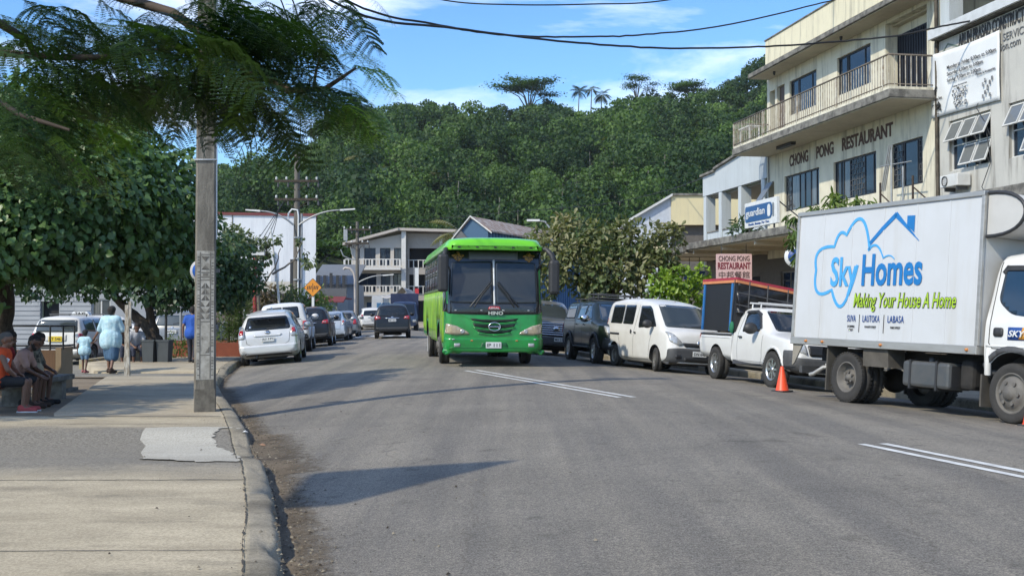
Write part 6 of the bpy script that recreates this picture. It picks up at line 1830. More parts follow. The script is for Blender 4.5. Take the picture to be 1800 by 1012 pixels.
def colonnade():
 t = thing('colonnade_building', 'blue grey two-storey building with open upper colonnade beside the restaurant', 'building', (FO.x, FO.y, 0), FRZ)
 b = MB()
 pr = [(-7.2, 6.45), (-.02, 6.45), (-.02, 7.95), (-3.0, 7.68), (-5.6, 7.42), (-5.62, 7.34), (-7.2, 7.30)]
 b.prism(pr, -.02, .22, 'y'); b.build('fascia', M_BLUEG, t)
 b = MB()
 for a, c, za, zc in ((-7.3, -5.62, 7.31, 7.345), (-5.6, -.0, 7.43, 7.96)):
  b.hexa([(a, -.14, za), (c, -.14, zc), (c, 9, zc - .6), (a, 9, za - .6)], [(a, -.14, za + .09), (c, -.14, zc + .09), (c, 9, zc - .5), (a, 9, za - .5)])
 b.build('roof', M_CONC, t)
 for u in (-7.0, -5.1, -2.85, -.45):
  b = MB(); b.box(u - .17, u + .17, .0, .42, 3.9 if u > -6.5 else 3.4, 6.448); b.build('column', M_BLUEG, t)
 for a, c in ((-6.82, -5.28), (-4.92, -3.03), (-2.67, -.63)):
  b = MB(); b.box(a, c, .06, .2, 3.92, 4.82); b.build('balcony_wall', M_BLUEG, t)
  b = MB(); b.box(a, c, .03, .23, 4.822, 4.88); b.build('coping', M_CONC, t)
 b = MB(); b.box(-7.15, -.05, .24, 6, 6.36, 6.44); b.build('ceiling', mat('ceiling_brown', (.22, .2, .17)), t)
 b = MB(); b.box(-3.2, -.05, 3.0, 3.2, 3.9, 6.35); b.build('back_wall', M_BLUEG, t)
 window(t, -2.4, -1.0, 4.9, 6.0, y=2.9)
 b = MB(); b.box(-7.15, -.05, .24, 6, 3.66, 3.9); b.build('floor_slab', M_CONC, t)
 wall('shop_wall', -7.15, -.05, 0, 3.6, [(-6.5, -4.2, .2, 2.8), (-3.4, -.8, .6, 2.8)], MATS['shop_wall_brown'], t, y0=.02)
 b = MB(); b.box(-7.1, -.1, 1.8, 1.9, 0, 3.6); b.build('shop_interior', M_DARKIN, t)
colonnade()
def cream_far():
 t = thing('cream_building', 'cream block with a pale grey slanting wing behind the colonnade', 'building', (0, 62, 0))
 b = MB(); b.box(8.7, 15, 0, 8, 6.15, 7.75); b.build('upper_wall', M_CREAM2, t)
 b = MB(); b.box(8.75, 15, .4, 8, -.3, 6.14); b.build('lower_wall', MATS['shop_wall_brown'], t)
 b = MB(); b.box(12.2, 15, .0, .38, -.3, 6.14); b.build('lower_pier', M_CREAM2, t)
 b = MB(); b.prism([(6.6, -.3), (8.69, -.3), (8.69, 7.68), (6.6, 6.45)], .1, 8, 'y'); b.build('side_wing', mat('pale_blue_wall', (0.50, 0.53, 0.58), rough=.9, stain=(.36, .38, .42), stain_amt=.4), t)
 b = MB(); b.hexa([(6.4, -.15, 6.34), (8.75, -.15, 7.72), (8.75, 8, 7.72), (6.4, 8, 6.34)], [(6.4, -.15, 6.48), (8.75, -.15, 7.86), (8.75, 8, 7.86), (6.4, 8, 6.48)]); b.build('roof_edge', M_WFRAMEW, t)
 b = MB(); b.box(8.76, 15.1, -.1, 8, 7.752, 7.86); b.build('roof', M_CONC, t)
cream_far()
def gable():
 a = math.atan2(.93, .37)
 t = thing('blue_gable_building', 'blue corrugated gable building with rusty roof behind the bus', 'building', (-1.8, 85, -.3), a)
 Wd = 2.7
 b = MB(); b.prism([(0, -.3), (0, 7.8), (Wd / 2, 8.75), (Wd, 7.2), (Wd, -.3)], .0, .15, 'x'); b.build('gable_wall', mat('gable_blue', (0.035, 0.095, 0.17), rough=.6, col2=(.03, .08, .15)), t)
 b = MB(); b.box(.16, 22, 0, .12, -.3, 7.8)
 for k in range(36): b.box(.3 + k * .6, .45 + k * .6, -.05, 0, -.3, 7.8)
 b.build('side_wall', mat('corrugated_blue', (0.03, 0.10, 0.22), rough=.5), t)
 b = MB(); b.hexa([(-.2, -.35, 7.62), (22, -.35, 7.62), (22, 1.35, 8.72), (-.2, 1.35, 8.72)], [(-.2, -.35, 7.74), (22, -.35, 7.74), (22, 1.35, 8.86), (-.2, 1.35, 8.86)])
 b.hexa([(-.2, 1.352, 8.72), (22, 1.352, 8.72), (22, 3.0, 6.95), (-.2, 3.0, 6.95)], [(-.2, 1.352, 8.86), (22, 1.352, 8.86), (22, 3.0, 7.08), (-.2, 3.0, 7.08)])
 b.build('roof', M_ROOFR, t)
 for p, q in (((-.4, 7.5), (1.35, 8.80)), ((1.35, 8.80), (3.05, 6.9))):
  b = MB(); b.hexa([(-.26, p[0], p[1]), (-.26, q[0], q[1]), (-.20, q[0], q[1]), (-.20, p[0], p[1])], [(-.26, p[0], p[1] + .1), (-.26, q[0], q[1] + .1), (-.20, q[0], q[1] + .1), (-.20, p[0], p[1] + .1)])
  b.build('barge_board', M_WFRAMEW, t)
 b = MB(); M = Matrix.Translation((-.06, 1.9, 7.0)) @ Matrix.Rotation(R(-42), 4, 'X'); b.box(-.1, .04, -.35, .35, -.9, 1.0, M); b.build('vent_panel', mat('vent_brown', (.10, .10, .10)), t)
gable()
def three_storey():
 Y = 130
 t = thing('balcony_building', 'pale three-storey building with slanted roof and white balcony rails far along the road', 'building', (0, Y, 0))
 x0, x1, x2 = -18.3, -12.3, -4.0
 cw = mat('pale_pink_render', (0.48, 0.44, 0.385), rough=.9, col2=(0.42, 0.385, 0.335), nscale=.6)
 wt = mat('balcony_white', (0.62, 0.60, 0.56), rough=.8)
 hol = [(-17.6, -15.5, 3.5, 5.7), (-15.0, -13.9, 3.5, 5.7), (-13.6, -12.6, 3.5, 5.7)]
 hol2 = [(-17.9, -17.4, 6.6, 8.6), (-16.9, -15.6, 6.6, 8.6), (-15.1, -13.9, 6.6, 8.6), (-13.5, -12.6, 6.6, 8.6)]
 hol0 = [(-16.6, -14.8, -.2, 2.4)]
 wall('wall', x0, x1, -.3, 9.0, hol + hol2 + hol0, cw, t)
 b = MB(); b.box(x0 + .05, x1, 2.0, 2.1, -.3, 9.0); b.build('inner_wall', M_DARKIN, t)
 for a, c, d, e in hol + hol2: window(t, a, c, d, e, y=.16, mull=(.5,), fw=.08)
 b = MB(); b.box(-16.6, -14.8, .12, .18, -.2, 2.4); b.build('blue_door', mat('door_blue', (.02, .07, .16)), t)
 b = MB(); b.prism([(x0, 9.0), (x1 - .3, 9.0), (x1 - .3, 10.2), (x0 - .2, 9.02)], .0, .2, 'y'); b.build('gable_wall', cw, t)
 b = MB(); b.hexa([(x0 - .9, -1.2, 8.85), (x1 - .6, -1.2, 10.55), (x1 - .6, 12, 10.55), (x0 - .9, 12, 8.85)], [(x0 - .9, -1.2, 9.15), (x1 - .6, -1.2, 10.85), (x1 - .6, 12, 10.85), (x0 - .9, 12, 9.15)])
 b.hexa([(x1 - .598, -1.0, 10.55), (x2, -1.0, 10.3), (x2, 12, 10.3), (x1 - .598, 12, 10.55)], [(x1 - .598, -1.0, 10.85), (x2, -1.0, 10.6), (x2, 12, 10.6), (x1 - .598, 12, 10.85)])
 b.build('roof', mat('roof_pinkgrey', (.44, .39, .34), rough=.8), t)
 b = MB(); b.box(x1 - .29, x1 + .2, -.6, .3, -.3, 10.5); b.build('corner_pier', wt, t)
 for z in (6.05, 3.05):
  b = MB(); b.box(x0 - .6, x1 - .3, -1.5, -.01, z, z + .3); b.build('balcony_slab', wt, t)
  n = 16; b = MB()
  b.box(x0 - .6, x1 - .3, -1.5, -1.42, z + 1.15, z + 1.25); b.box(x0 - .6, x1 - .3, -1.49, -1.43, z + .42, z + .5)
  for k in range(n + 1):
   x = x0 - .58 + (x1 - .32 - x0 + .58) * k / n
   b.box(x - .05 - (.12 if k % 4 == 0 else 0), x + .05, -1.5, -1.42, z + .3, z + 1.15)
  b.build('balcony_rail', wt, t)
 wall('side_wing', x1 + .2, x2, -.3, 10.3, [(x1 + .8, x2 - .6, .2, 2.6), (x1 + .5, x2 - .6, 3.4, 5.6), (x1 + .5, x2 - .6, 6.4, 8.6)], mat('wing_pinkgrey', (.36, .325, .285), rough=.9), t, y0=.6)
 b = MB(); b.box(x1 + .2, x2, 2.2, 2.3, -.3, 10.2); b.build('wing_interior', M_DARKIN, t)
 for z in (3.0, 6.0):
  b = MB()
  for k in range(14): b.box(x1 + .4 + k * .55, x1 + .5 + k * .55, .5, .58, z + .35, z + 1.2)
  b.box(x1 + .3, x2 - .4, .48, .59, z + 1.2, z + 1.28); b.build('wing_rail', wt, t)
 b = MB(); b.box(x1 + 4.0, x1 + 4.3, .3, .59, -.3, 10.2); b.build('wing_pier', wt, t)
three_storey()
def big_white():
 t = thing('white_hall', 'large blank white building with red roof trim behind the tall utility pole', 'building', (-17.25, 100, 0), R(10.5))
 m = mat('white_hall_wall', (0.78, 0.78, 0.78), rough=.85, col2=(0.70, 0.70, 0.70), nscale=.5, stain=(.42, .43, .45), stain_amt=.5, stain_scale=.5)
 b = MB(); b.box(-13, 0, 0, 18, -.3, 9.75); b.build('wall', m, t)
 b = MB(); b.box(-13.2, .1, -.12, 18, 9.752, 9.98); b.build('roof_trim', mat('trim_red', (.20, .05, .045), rough=.7), t)
 for x in (-3.7, -1.45):
  b = MB(); b.box(x - .16, x + .16, -.22, -.01, -.3, 6.6); b.build('pilaster', mat('pilaster_white', (.68, .68, .68)), t)
 b = MB(); b.box(-7.2, -7.12, -.04, -.002, 7.0, 9.74); b.build('wall_joint', M_CONC, t)
 b = MB(); b.box(-9.5, -1.8, -3.5, -.4, 2.9, 3.0); b.hexa([(-9.5, -3.5, 3.0), (-1.8, -3.5, 3.0), (-1.8, -.4, 3.9), (-9.5, -.4, 3.9)], [(-9.5, -3.5, 3.06), (-1.8, -3.5, 3.06), (-1.8, -.4, 3.98), (-9.5, -.4, 3.98)])
 b.build('lean_to_roof', mat('leanto_roof', (.36, .34, .29), rough=.8), t)
 b = MB(); b.box(-9.5, -1.8, -3.3, -3.1, -.3, 2.88); b.build('lean_to_wall', mat('leanto_wall', (.16, .12, .10)), t)
big_white()
def small_sheds():
 t = thing('grey_shed', 'low white shed with plain grey roof between hall and balcony building', 'building', (0, 118, 0))
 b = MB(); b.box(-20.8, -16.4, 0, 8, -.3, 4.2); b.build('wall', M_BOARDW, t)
 b = MB(); b.hexa([(-21, -.5, 4.1), (-16.2, -.5, 4.1), (-16.2, 8, 6.4), (-21, 8, 6.4)], [(-21, -.5, 4.22), (-16.2, -.5, 4.22), (-16.2, 8, 6.55), (-21, 8, 6.55)]); b.build('roof', mat('shed_roof', (.16, .17, .18), rough=.6), t)
 b = MB(); b.box(-20, -17, -.05, -.002, .3, 3.2); b.build('roller_door', mat('roller', (.42, .42, .41)), t)
 t = thing('market_shelter', 'roadside shelter with dark red canopy and row of black upright louvres on top', 'shelter', (0, 76, -.2))
 b = MB(); b.box(-13.2, -11.0, -1.2, 2.2, 2.42, 2.52); b.hexa([(-13.3, -2.4, 2.2), (-10.9, -2.4, 2.2), (-10.9, -1.2, 2.52), (-13.3, -1.2, 2.52)], [(-13.3, -2.4, 2.28), (-10.9, -2.4, 2.28), (-10.9, -1.2, 2.6), (-13.3, -1.2, 2.6)])
 b.build('canopy', mat('canopy_red', (.17, .035, .04), rough=.8), t)
 b = MB(); b.box(-13.1, -10.9, -1.1, -.9, 2.55, 3.15); b.build('sign_board', mat('board_grey', (.10, .105, .11), rough=.6), t)
 for k in range(5):
  x = -12.75 + k * .42
  b = MB(); b.box(x - .12, x + .06, -1.05, -.9, 3.16, 4.0 + .15 * (k == 2))
  for j in range(6): b.box(x + .065, x + .20, -1.04, -.95, 3.2 + j * .14, 3.27 + j * .14)
  b.build('louvre', M_TRIM, t)
 for x in (-13.0, -12.0, -11.4):
  b = MB(); b.box(x - .06, x + .06, -2.2, -2.08, 0, 2.2); b.build('post', mat('post_grey', (.2, .2, .19)), t)
 b = MB(); b.box(-13.2, -12.75, -1.5, 2, 0, 2.4); b.build('dark_panel', M_TRIM, t)
 t = thing('weatherboard_house', 'white weatherboard house with dark doorway behind the taxi', 'building', (0, 49, -.22))
 holes = [(-20.3, -19.5, .1, 2.1), (-18.1, -17.3, 1.1, 2.2), (-22.6, -21.6, .9, 2.1)]
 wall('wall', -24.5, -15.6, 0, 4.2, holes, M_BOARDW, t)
 b = MB()
 for k in range(20):
  z = .1 + k * .2
  b.hexa([(-24.5, -.03, z), (-20.32, -.03, z), (-20.32, -.002, z + .19), (-24.5, -.002, z + .19)], [(-24.5, -.002, z), (-20.32, -.002, z), (-20.32, -.001, z + .19), (-24.5, -.001, z + .19)])
  b.hexa([(-19.48, -.03, z), (-18.12, -.03, z), (-18.12, -.002, z + .19), (-19.48, -.002, z + .19)], [(-19.48, -.002, z), (-18.12, -.002, z), (-18.12, -.001, z + .19), (-19.48, -.001, z + .19)])
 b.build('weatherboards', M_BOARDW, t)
 for a, c, d, e in holes[1:]: window(t, a, c, d, e, mull=(.5,), fm=M_WFRAMEW)
 b = MB(); b.box(-20.3, -19.5, .3, .34, .1, 2.1); b.build('door', M_DARKIN, t)
 b = MB(); b.box(-25, -15.3, -1.0, 6, 4.2, 4.32); b.build('roof', M_CONC, t)
 t = thing('louvred_building', 'long pale building with white louvre frames behind the parked grey pickup', 'building', (0, 57, -.22))
 hs = [(-21.2 + k * 1.5, -20.0 + k * 1.5, 1.0, 2.2) for k in range(4)]
 wall('wall', -22, -15.8, 0, 3.0, hs, mat('pale_wall', (.50, .50, .48), rough=.9), t)
 for a, c, d, e in hs: window(t, a, c, d, e, fm=M_WFRAMEW, mull=(.33, .66), tr=(.2, .4, .6, .8), fw=.06)
 b = MB(); b.box(-22.2, -15.6, -.6, 5, 3.01, 3.13); b.build('roof', M_CONC, t)
small_sheds()
def planter():
 t = thing('brick_planter', 'low red brick planter beside the pavement left of the silver wagon', 'planter', (-10.3, 38.6, -.02), R(4))
 m = mat('red_brick', (0.26, 0.075, 0.04), rough=.85, col2=(0.20, 0.055, 0.032), nscale=9)
 b = MB(); b.box(-1.9, 1.35, -1.4, -1.2, 0, .46); b.box(-1.9, 1.35, 1.2, 1.4, 0, .46); b.box(-1.9, -1.7, -1.2, 1.2, 0, .46); b.box(1.15, 1.35, -1.2, 1.2, 0, .46); b.build('brick_wall', m, t)
 b = MB(); b.box(-1.7, 1.15, -1.2, 1.2, 0, .40); b.build('soil', M_DIRT, t)
planter()
# ------------------------------------------------------------ hill and forest
RIDGE_X = [-300, 100, 250, 330, 385, 430, 480, 520, 560, 600, 640, 700, 740, 780, 830, 850, 880, 930, 1000, 1060, 1090, 1110, 1150, 1220, 1250, 1300, 1345, 1400, 1500, 1700, 2100]
RIDGE_Y = [420, 390, 365, 335, 300, 270, 262, 238, 208, 196, 189, 182, 178, 186, 178, 190, 174, 186, 192, 190, 180, 170, 160, 153, 150, 130, 106, 84, 60, 50, 60]
HZ0, HZ1 = 135.0, 335.0
def bump(a, Z):
 return (2.2 * np.sin(a * 37 + Z * .021) + 1.6 * np.sin(a * 71 - Z * .043 + 1.3) + 1.2 * np.sin(a * 23 + Z * .09) + 1.0 * np.sin(a * 131 + Z * .03))
def hill_z(a, Z):
 """a = x / y, the bearing; Z = distance"""
 px = a * 2000 + 900
 H = (545 - np.interp(px, RIDGE_X, RIDGE_Y)) / 2000 * HZ1 + 1.5 - 7.5
 s = np.clip((Z - HZ0) / (HZ1 - HZ0), 0, 1)
 h = H * (s ** .92)
 over = np.clip((Z - HZ1) / 90, 0, 1)
 return h * (1 - .35 * over) + bump(a, Z) * np.minimum(1, s * 3) * (1 - .5 * s) - .3
rows = []
for Z in list(np.arange(HZ0, 345, 5)) + [360, 390, 425]:
 rows.append([(a * Z, Z, float(hill_z(np.float64(a), np.float64(Z)))) for a in np.linspace(-.62, .80, 120)])
grid('hill', rows, mat('hill_undergrowth', (0.016, 0.030, 0.010), rough=.95, col2=(0.030, 0.046, 0.014), nscale=.12))
LEAF4 = np.array([(-.5, 0, 0), (0, -.38, .06), (.5, 0, 0), (0, .38, .06)])
F4 = [(0, 1, 2, 3)]
def unit(v): return v / (np.linalg.norm(v, axis=-1, keepdims=True) + 1e-9)
def forest():
 r = np.random.default_rng(11)
 cs = []
 Z = 150.0
 while Z < 342:
  step = 2.5 + (Z - 150) * .003
  n = int(Z * .60 / 2.9)
  a = -.31 + .60 * (np.arange(n) + r.random(n)) / n
  z = Z + r.normal(0, 1.6, n)
  cs.append(np.stack([a, z], 1)); Z += step
 cs = np.concatenate(cs)
 n = len(cs)
 a, Z = cs[:, 0], cs[:, 1]
 base = hill_z(a, Z)
 px = a * 2000 + 900
 el = 545 - (base - 1.5) / Z * 2000
 fld = np.sin(a * 61 + Z * .037) + np.sin(a * 113 - Z * .051 + 2) + .8 * np.sin(a * 29 + Z * .083 + 4) + r.normal(0, .45, n)
 kp = (fld > -1.75)
 cs, a, Z, base, px, el, fld = cs[kp], a[kp], Z[kp], base[kp], px[kp], el[kp], fld[kp]
 n = len(a)
 rad = (r.gamma(5, .26, n) + .8) * np.where(r.random(n) < .07, 2.3, np.where(r.random(n) < .2, 1.5, 1.0))
 clear = ((px < 600) & (el > 262) & (el < 345)) | ((px > 1180) & (el > 185) & (el < 300) & (r.random(n) < .75))
 clear |= ((px > 620) & (px < 880) & (el > 280) & (el < 330) & (r.random(n) < .4))
 rad = np.where(clear, rad * .62, rad)
 hgt = np.where(clear, rad * .9, rad * r.uniform(.8, 2.1, n) + 1.0 + 1.1 * np.clip(fld, -1, 2))
 ridge = (545 - np.interp(px, RIDGE_X, RIDGE_Y) + r.normal(4, 7, n)) / 2000            # no crown rises above the skyline seen
 room = ridge * Z + 1.5 - base
 k = np.clip(room / (hgt * .75 + rad * .95), .25, 1.0)
 rad = rad * k; hgt = hgt * k
 tint0 = np.where(clear, r.uniform(.5, 1.0, n), np.clip(r.beta(1.4, 3.0, n) * .8 + .12 * fld, 0, 1))
 per = 330
 nl = 6
 lobe = unit(r.normal(0, 1, (n, nl, 3)) + np.array([0, 0, .75])); lobe[:, :, 2] = np.abs(lobe[:, :, 2]) * .9
 which = r.integers(0, nl, (n, per))
 lc = np.take_along_axis(lobe, which[:, :, None].repeat(3, 2), 1) * .62
 d = unit(r.normal(0, 1, (n, per, 3)) + np.array([0, -.25, .25]))
 p = lc + d * .46 * r.uniform(.75, 1.05, (n, per, 1))
 P = np.stack([p[..., 0] * rad[:, None], p[..., 1] * rad[:, None], p[..., 2] * rad[:, None] * 1.0], -1)
 P += np.stack([a * Z, Z, base + hgt * .75], 1)[:, None, :]
 nrm = unit(d * .8 + .9 * lc + np.array([0, 0, .15]) + r.normal(0, .30, (n, per, 3)))
 fw = unit(r.normal(0, 1, (n, per, 3)) - np.array([0, 0, .5]))
 sz = (.075 * rad[:, None] + .0010 * Z[:, None] + .08) * r.uniform(.6, 1.35, (n, per))
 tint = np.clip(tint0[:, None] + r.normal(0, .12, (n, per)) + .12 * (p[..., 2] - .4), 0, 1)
 N = n * per
 M = frames(fw.reshape(-1, 3), nrm.reshape(-1, 3))
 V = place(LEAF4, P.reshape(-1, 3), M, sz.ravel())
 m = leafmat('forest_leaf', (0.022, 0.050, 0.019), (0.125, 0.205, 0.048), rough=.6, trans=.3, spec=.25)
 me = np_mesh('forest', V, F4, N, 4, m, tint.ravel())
 tag(link('forest', me), kind='stuff')
 b = MB()
 for k in range(26):
  aa = random.uniform(-.06, .14); zz = random.uniform(150, 215)
  h = float(hill_z(np.float64(aa), np.float64(zz)))
  b.tube([(aa * zz, zz, h), (aa * zz + random.gauss(0, .3), zz, h + random.uniform(5, 9))], [.11, .07], 5)
 tag(b.build('forest_trunks', mat('pale_bark', (0.20, 0.185, 0.15), rough=.9), fix=False), kind='stuff')
forest()
# ------------------------------------------------------------ single trees
HEART = np.array([(0, 0, 0), (1, 0, -.16), (-.10, .26, .07), (.16, .47, .07), (.55, .36, .0), (-.10, -.26, .07), (.16, -.47, .07), (.55, -.36, .0)])
FHEART = [(0, 1, 4, 3, 2), (0, 5, 6, 7, 1)]
OBOV = np.array([(0, 0, 0), (1, 0, -.10), (.30, .13, .04), (.70, .25, .02), (.93, .14, -.04), (.30, -.13, .04), (.70, -.25, .02), (.93, -.14, -.04)])
FOB = [(0, 1, 4, 3, 2), (0, 5, 6, 7, 1)]
LONG = np.array([(0, 0, 0), (1, 0, -.30), (.25, .09, .03), (.65, .10, -.06), (.25, -.09, .03), (.65, -.10, -.06)])
FLONG = [(0, 1, 3, 2), (0, 4, 5, 1)]
M_BARK = mat('bark', (0.075, 0.058, 0.042), rough=.95, col2=(0.035, 0.028, 0.022), nscale=9, stretch=(3, 3, .6), namt=.9, bump=.6, bscale=30)
M_BARKP = mat('bark_pale', (0.20, 0.17, 0.13), rough=.95, col2=(0.12, 0.10, 0.08), nscale=9, stretch=(3, 3, .6))
def crown_mesh(name, blobs, dens, size, tmpl, faces, m, parent, seed, droop=.6, up=.5, tint=(.2, .9), cluster=0, fill=.35, tip=.25, loc=None):
 """leaves over and inside a set of overlapping clumps; blobs = (centre, radius) in world coordinates"""
 r = np.random.default_rng(seed)
 Ps, Ns, Ts = [], [], []
 for (c, rad) in blobs:
  c = np.array(c, float)
  n = int(4 * math.pi * rad * rad * dens)
  d = unit(r.normal(0, 1, (n, 3)))
  lump = 1 + .16 * np.sin(d[:, 0] * 5 + c[0] * 3) * np.sin(d[:, 1] * 5 + c[1]) + .12 * np.sin(d[:, 2] * 7 + c[2] * 5 + d[:, 0] * 4)
  rr_ = rad * lump * np.where(r.random(n) < fill, r.random(n) ** .5 * .92, r.uniform(.86, 1.10, n))
  if cluster:
   k = max(1, n // cluster); cd = unit(r.normal(0, 1, (k, 3))); w = r.integers(0, k, n)
   d = unit(cd[w] + r.normal(0, .10, (n, 3)) / max(rad, .3) * .8)
   rr_ = rad * (1 + .18 * np.sin(cd[w][:, 0] * 6 + c[0])) * np.where(r.random(k)[w] < fill, .55, 1.0) * r.uniform(.9, 1.08, n)
  p = c + d * rr_[:, None]
  Ps.append(p); Ns.append(d)
  tb = r.uniform(tint[0], tint[1])
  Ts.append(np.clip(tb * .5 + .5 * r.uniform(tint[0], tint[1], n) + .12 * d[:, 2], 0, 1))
 P = np.concatenate(Ps); D = np.concatenate(Ns); T = np.concatenate(Ts)
 n = len(P)
 nrm = unit(D * .75 + np.array([0, 0, up]) + r.normal(0, .38, (n, 3)))
 fw = unit(D * .5 + np.array([0, 0, -droop]) + r.normal(0, .45, (n, 3)))
 sz = size * r.uniform(.6, 1.2, n)
 V = place(tmpl, P, frames(fw, nrm), sz)
 if loc is not None: V = V - np.array(loc)
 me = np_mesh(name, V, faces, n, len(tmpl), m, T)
 return link(name, me, parent)
def trunk(parent, paths, base, m=None, n=9):
 """tapered limbs in world coordinates, drawn relative to the tree's base"""
 b = MB()
 for pts, r0, r1 in paths:
  P = [Vector(p) - Vector(base) for p in pts]
  Q = []
  for i in range(len(P) - 1):
   for k in range(4):
    q = P[i].lerp(P[i + 1], k / 4)
    Q.append(q + Vector((random.gauss(0, .02), random.gauss(0, .02), 0)) * (1 if i + k else 0))
  Q.append(P[-1])
  b.tube(Q, [r0 + (r1 - r0) * i / (len(Q) - 1) for i in range(len(Q))], n)
 return b.build('trunk', m or M_BARK, parent, fix=False)
def tree(name, label, base, blobs, limbs, leaf, dens, size, tmpl=(HEART, FHEART), seed=1, bark=None, cat='tree', group=None, **k):
 t = thing(name, label, cat, base, 0, group)
 trunk(t, limbs, base, bark)
 crown_mesh('crown', blobs, dens, size, tmpl[0], tmpl[1], leaf, t, seed, loc=base, **k)
 return t
ML_HIB = leafmat('hibiscus_leaf', (0.028, 0.068, 0.022), (0.145, 0.245, 0.075), rough=.38, trans=.25, spec=.45)
ML_HIB2 = leafmat('hibiscus_leaf_dark', (0.018, 0.046, 0.020), (0.070, 0.125, 0.045), rough=.45, trans=.2)
A_ = at
big = [(A_(30, 300, 19.5), 1.05), (A_(110, 300, 20), 1.0), (A_(195, 320, 20.5), 1.0), (A_(60, 360, 19), 1.1), (A_(150, 370, 19.5), 1.1), (A_(245, 380, 20.5), 1.05), (A_(300, 335, 21.5), .62),
       (A_(315, 300, 22), .42), (A_(20, 395, 18.5), .85), (A_(110, 400, 19), .85), (A_(205, 405, 20), .85), (A_(295, 410, 21), .8), (A_(325, 400, 22), .6), (A_(80, 250, 20.5), .8), (A_(180, 260, 21.5), .75), (A_(235, 290, 21.5), .6),
       (A_(130, 205, 22), .6), (A_(215, 215, 22.5), .55), (A_(60, 450, 20), .45), (A_(150, 448, 20.5), .45), (A_(250, 450, 21), .5), ((-10.5, 15.6, 3.7), 1.3), ((-11.4, 17.0, 3.9), 1.3), ((-9.7, 14.4, 3.6), 1.0), ((-10.4, 17.2, 3.3), .9), (A_(-70, 380, 19), 1.2), (A_(-90, 440, 18), 1.0), (A_(-60, 280, 20), 1.2), (A_(240, 180, 23), .4), (A_(170, 180, 22), .5), (A_(40, 200, 21), .7)]
b0 = (-9.40, 21.3, -.09)
tree('hibiscus_tree', 'large heart-leaved tree at the left edge, shading the people on the bench', b0, big,
     [([b0, (-9.5, 21.2, 1.0), (-9.35, 20.9, 1.9), (-8.9, 20.4, 2.8)], .24, .15), ([(-9.35, 20.9, 1.7), (-9.6, 20, 2.6), (-9.9, 19.5, 3.2)], .13, .05), ([(-9.2, 20.7, 2.2), (-7.4, 20, 2.8), (-6.6, 20.6, 3.0)], .12, .04), ([(-9.0, 20.5, 2.6), (-8.2, 20.4, 3.6), (-7.6, 21.5, 4.6)], .12, .04)],
     ML_HIB, 135, .128, seed=21, fill=.35, tint=(.05, .95))
b1 = (-10.45, 34.2, -.02)
lowb = [(A_(200, 485, 33.5), .7), (A_(260, 485, 33.5), .85), (A_(330, 488, 34), .95), (A_(150, 500, 33.5), .5), (A_(300, 515, 33.5), .6), (A_(370, 498, 34.5), .9), (A_(390, 455, 35), .95), (A_(345, 455, 34), .9), (A_(420, 482, 35.5), .75), (A_(405, 512, 35), .5), (A_(280, 460, 34), .9), (A_(215, 460, 34), .8), (A_(435, 492, 36), .5), (A_(100, 500, 33.5), .55), (A_(50, 500, 34), .5)]
tree('hibiscus_tree', 'dark leaning tree behind the grey bins, its low crown over the car park', b1, lowb,
     [([b1, (-10.65, 34.2, .6), (-11.2, 34.2, 1.25), (-11.7, 34.0, 1.7), (-12.0, 33.8, 2.2)], .22, .09), ([(-10.75, 34.2, .75), (-10.9, 34.3, 1.3), (-11.0, 34.3, 1.9), (-10.6, 34.4, 2.6)], .16, .07), ([(-11.0, 34.3, 1.7), (-10.2, 34.5, 2.3), (-9.2, 35, 2.8)], .09, .03)],
     ML_HIB2, 85, .135, seed=22, fill=.45)
ML_ALM = leafmat('almond_leaf', (0.065, 0.110, 0.030), (0.36, 0.30, 0.17), rough=.5, trans=.25)
b2 = (3.75, 40.3, .02)
alm = [(A_(968, 440, 40), .75), (A_(1010, 470, 39.5), .8), (A_(1010, 420, 40.5), .75), (A_(1065, 425, 40), .85), (A_(1115, 430, 40), .85), (A_(1160, 435, 39.5), .7), (A_(1185, 410, 39.5), .42), (A_(1060, 480, 39.5), .85), (A_(1120, 480, 39.5), .8),
       (A_(960, 490, 40.5), .6), (A_(990, 400, 41), .4), (A_(1165, 470, 40), .55), (A_(945, 420, 41), .35), (A_(985, 385, 41), .22), (A_(1040, 510, 40), .5)]
tree('almond_tree', 'broad tree with olive and brownish leaves on the right pavement behind the bus', b2, alm,
     [([b2, (3.7, 40.3, 1.2), (3.5, 40.2, 2.2), (3.4, 40.2, 3.2)], .17, .09), ([(3.6, 40.3, 1.7), (2.6, 40.2, 2.5), (1.8, 40.2, 3.2)], .09, .03), ([(3.5, 40.2, 2.0), (4.6, 40, 2.9), (5.4, 39.8, 3.6)], .09, .03)],
     ML_ALM, 74, .25, (OBOV, FOB), seed=23, cluster=5, fill=.3, droop=.2, up=.6, tint=(0, .75))
ML_BRT = leafmat('bright_leaf', (0.055, 0.135, 0.018), (0.24, 0.34, 0.035), rough=.4, trans=.3)
b3 = (5.15, 35.2, .02)
shr = [(A_(1170, 510, 35), .52), (A_(1205, 495, 35), .52), (A_(1225, 520, 35.3), .45), (A_(1160, 530, 35.2), .4), (A_(1195, 535, 35), .55), (A_(1232, 478, 35.5), .26), (A_(1165, 488, 35.2), .26)]
tree('almond_shrub', 'bright yellow-green leafy shrub on the right pavement behind the white van', b3, shr,
     [([b3, (5.1, 35.2, .9), (5.0, 35.2, 2.0)], .06, .03), ([(5.1, 35.2, .7), (5.6, 35.3, 1.8)], .05, .02)], ML_BRT, 95, .2, (OBOV, FOB), seed=24, cat='shrub', cluster=10, droop=.15, up=.6, fill=.3, tint=(0, 1))
ML_MAN = leafmat('long_leaf', (0.05, 0.095, 0.022), (0.19, 0.26, 0.06), rough=.42, trans=.3)
b4 = (7.75, 26.8, .05)
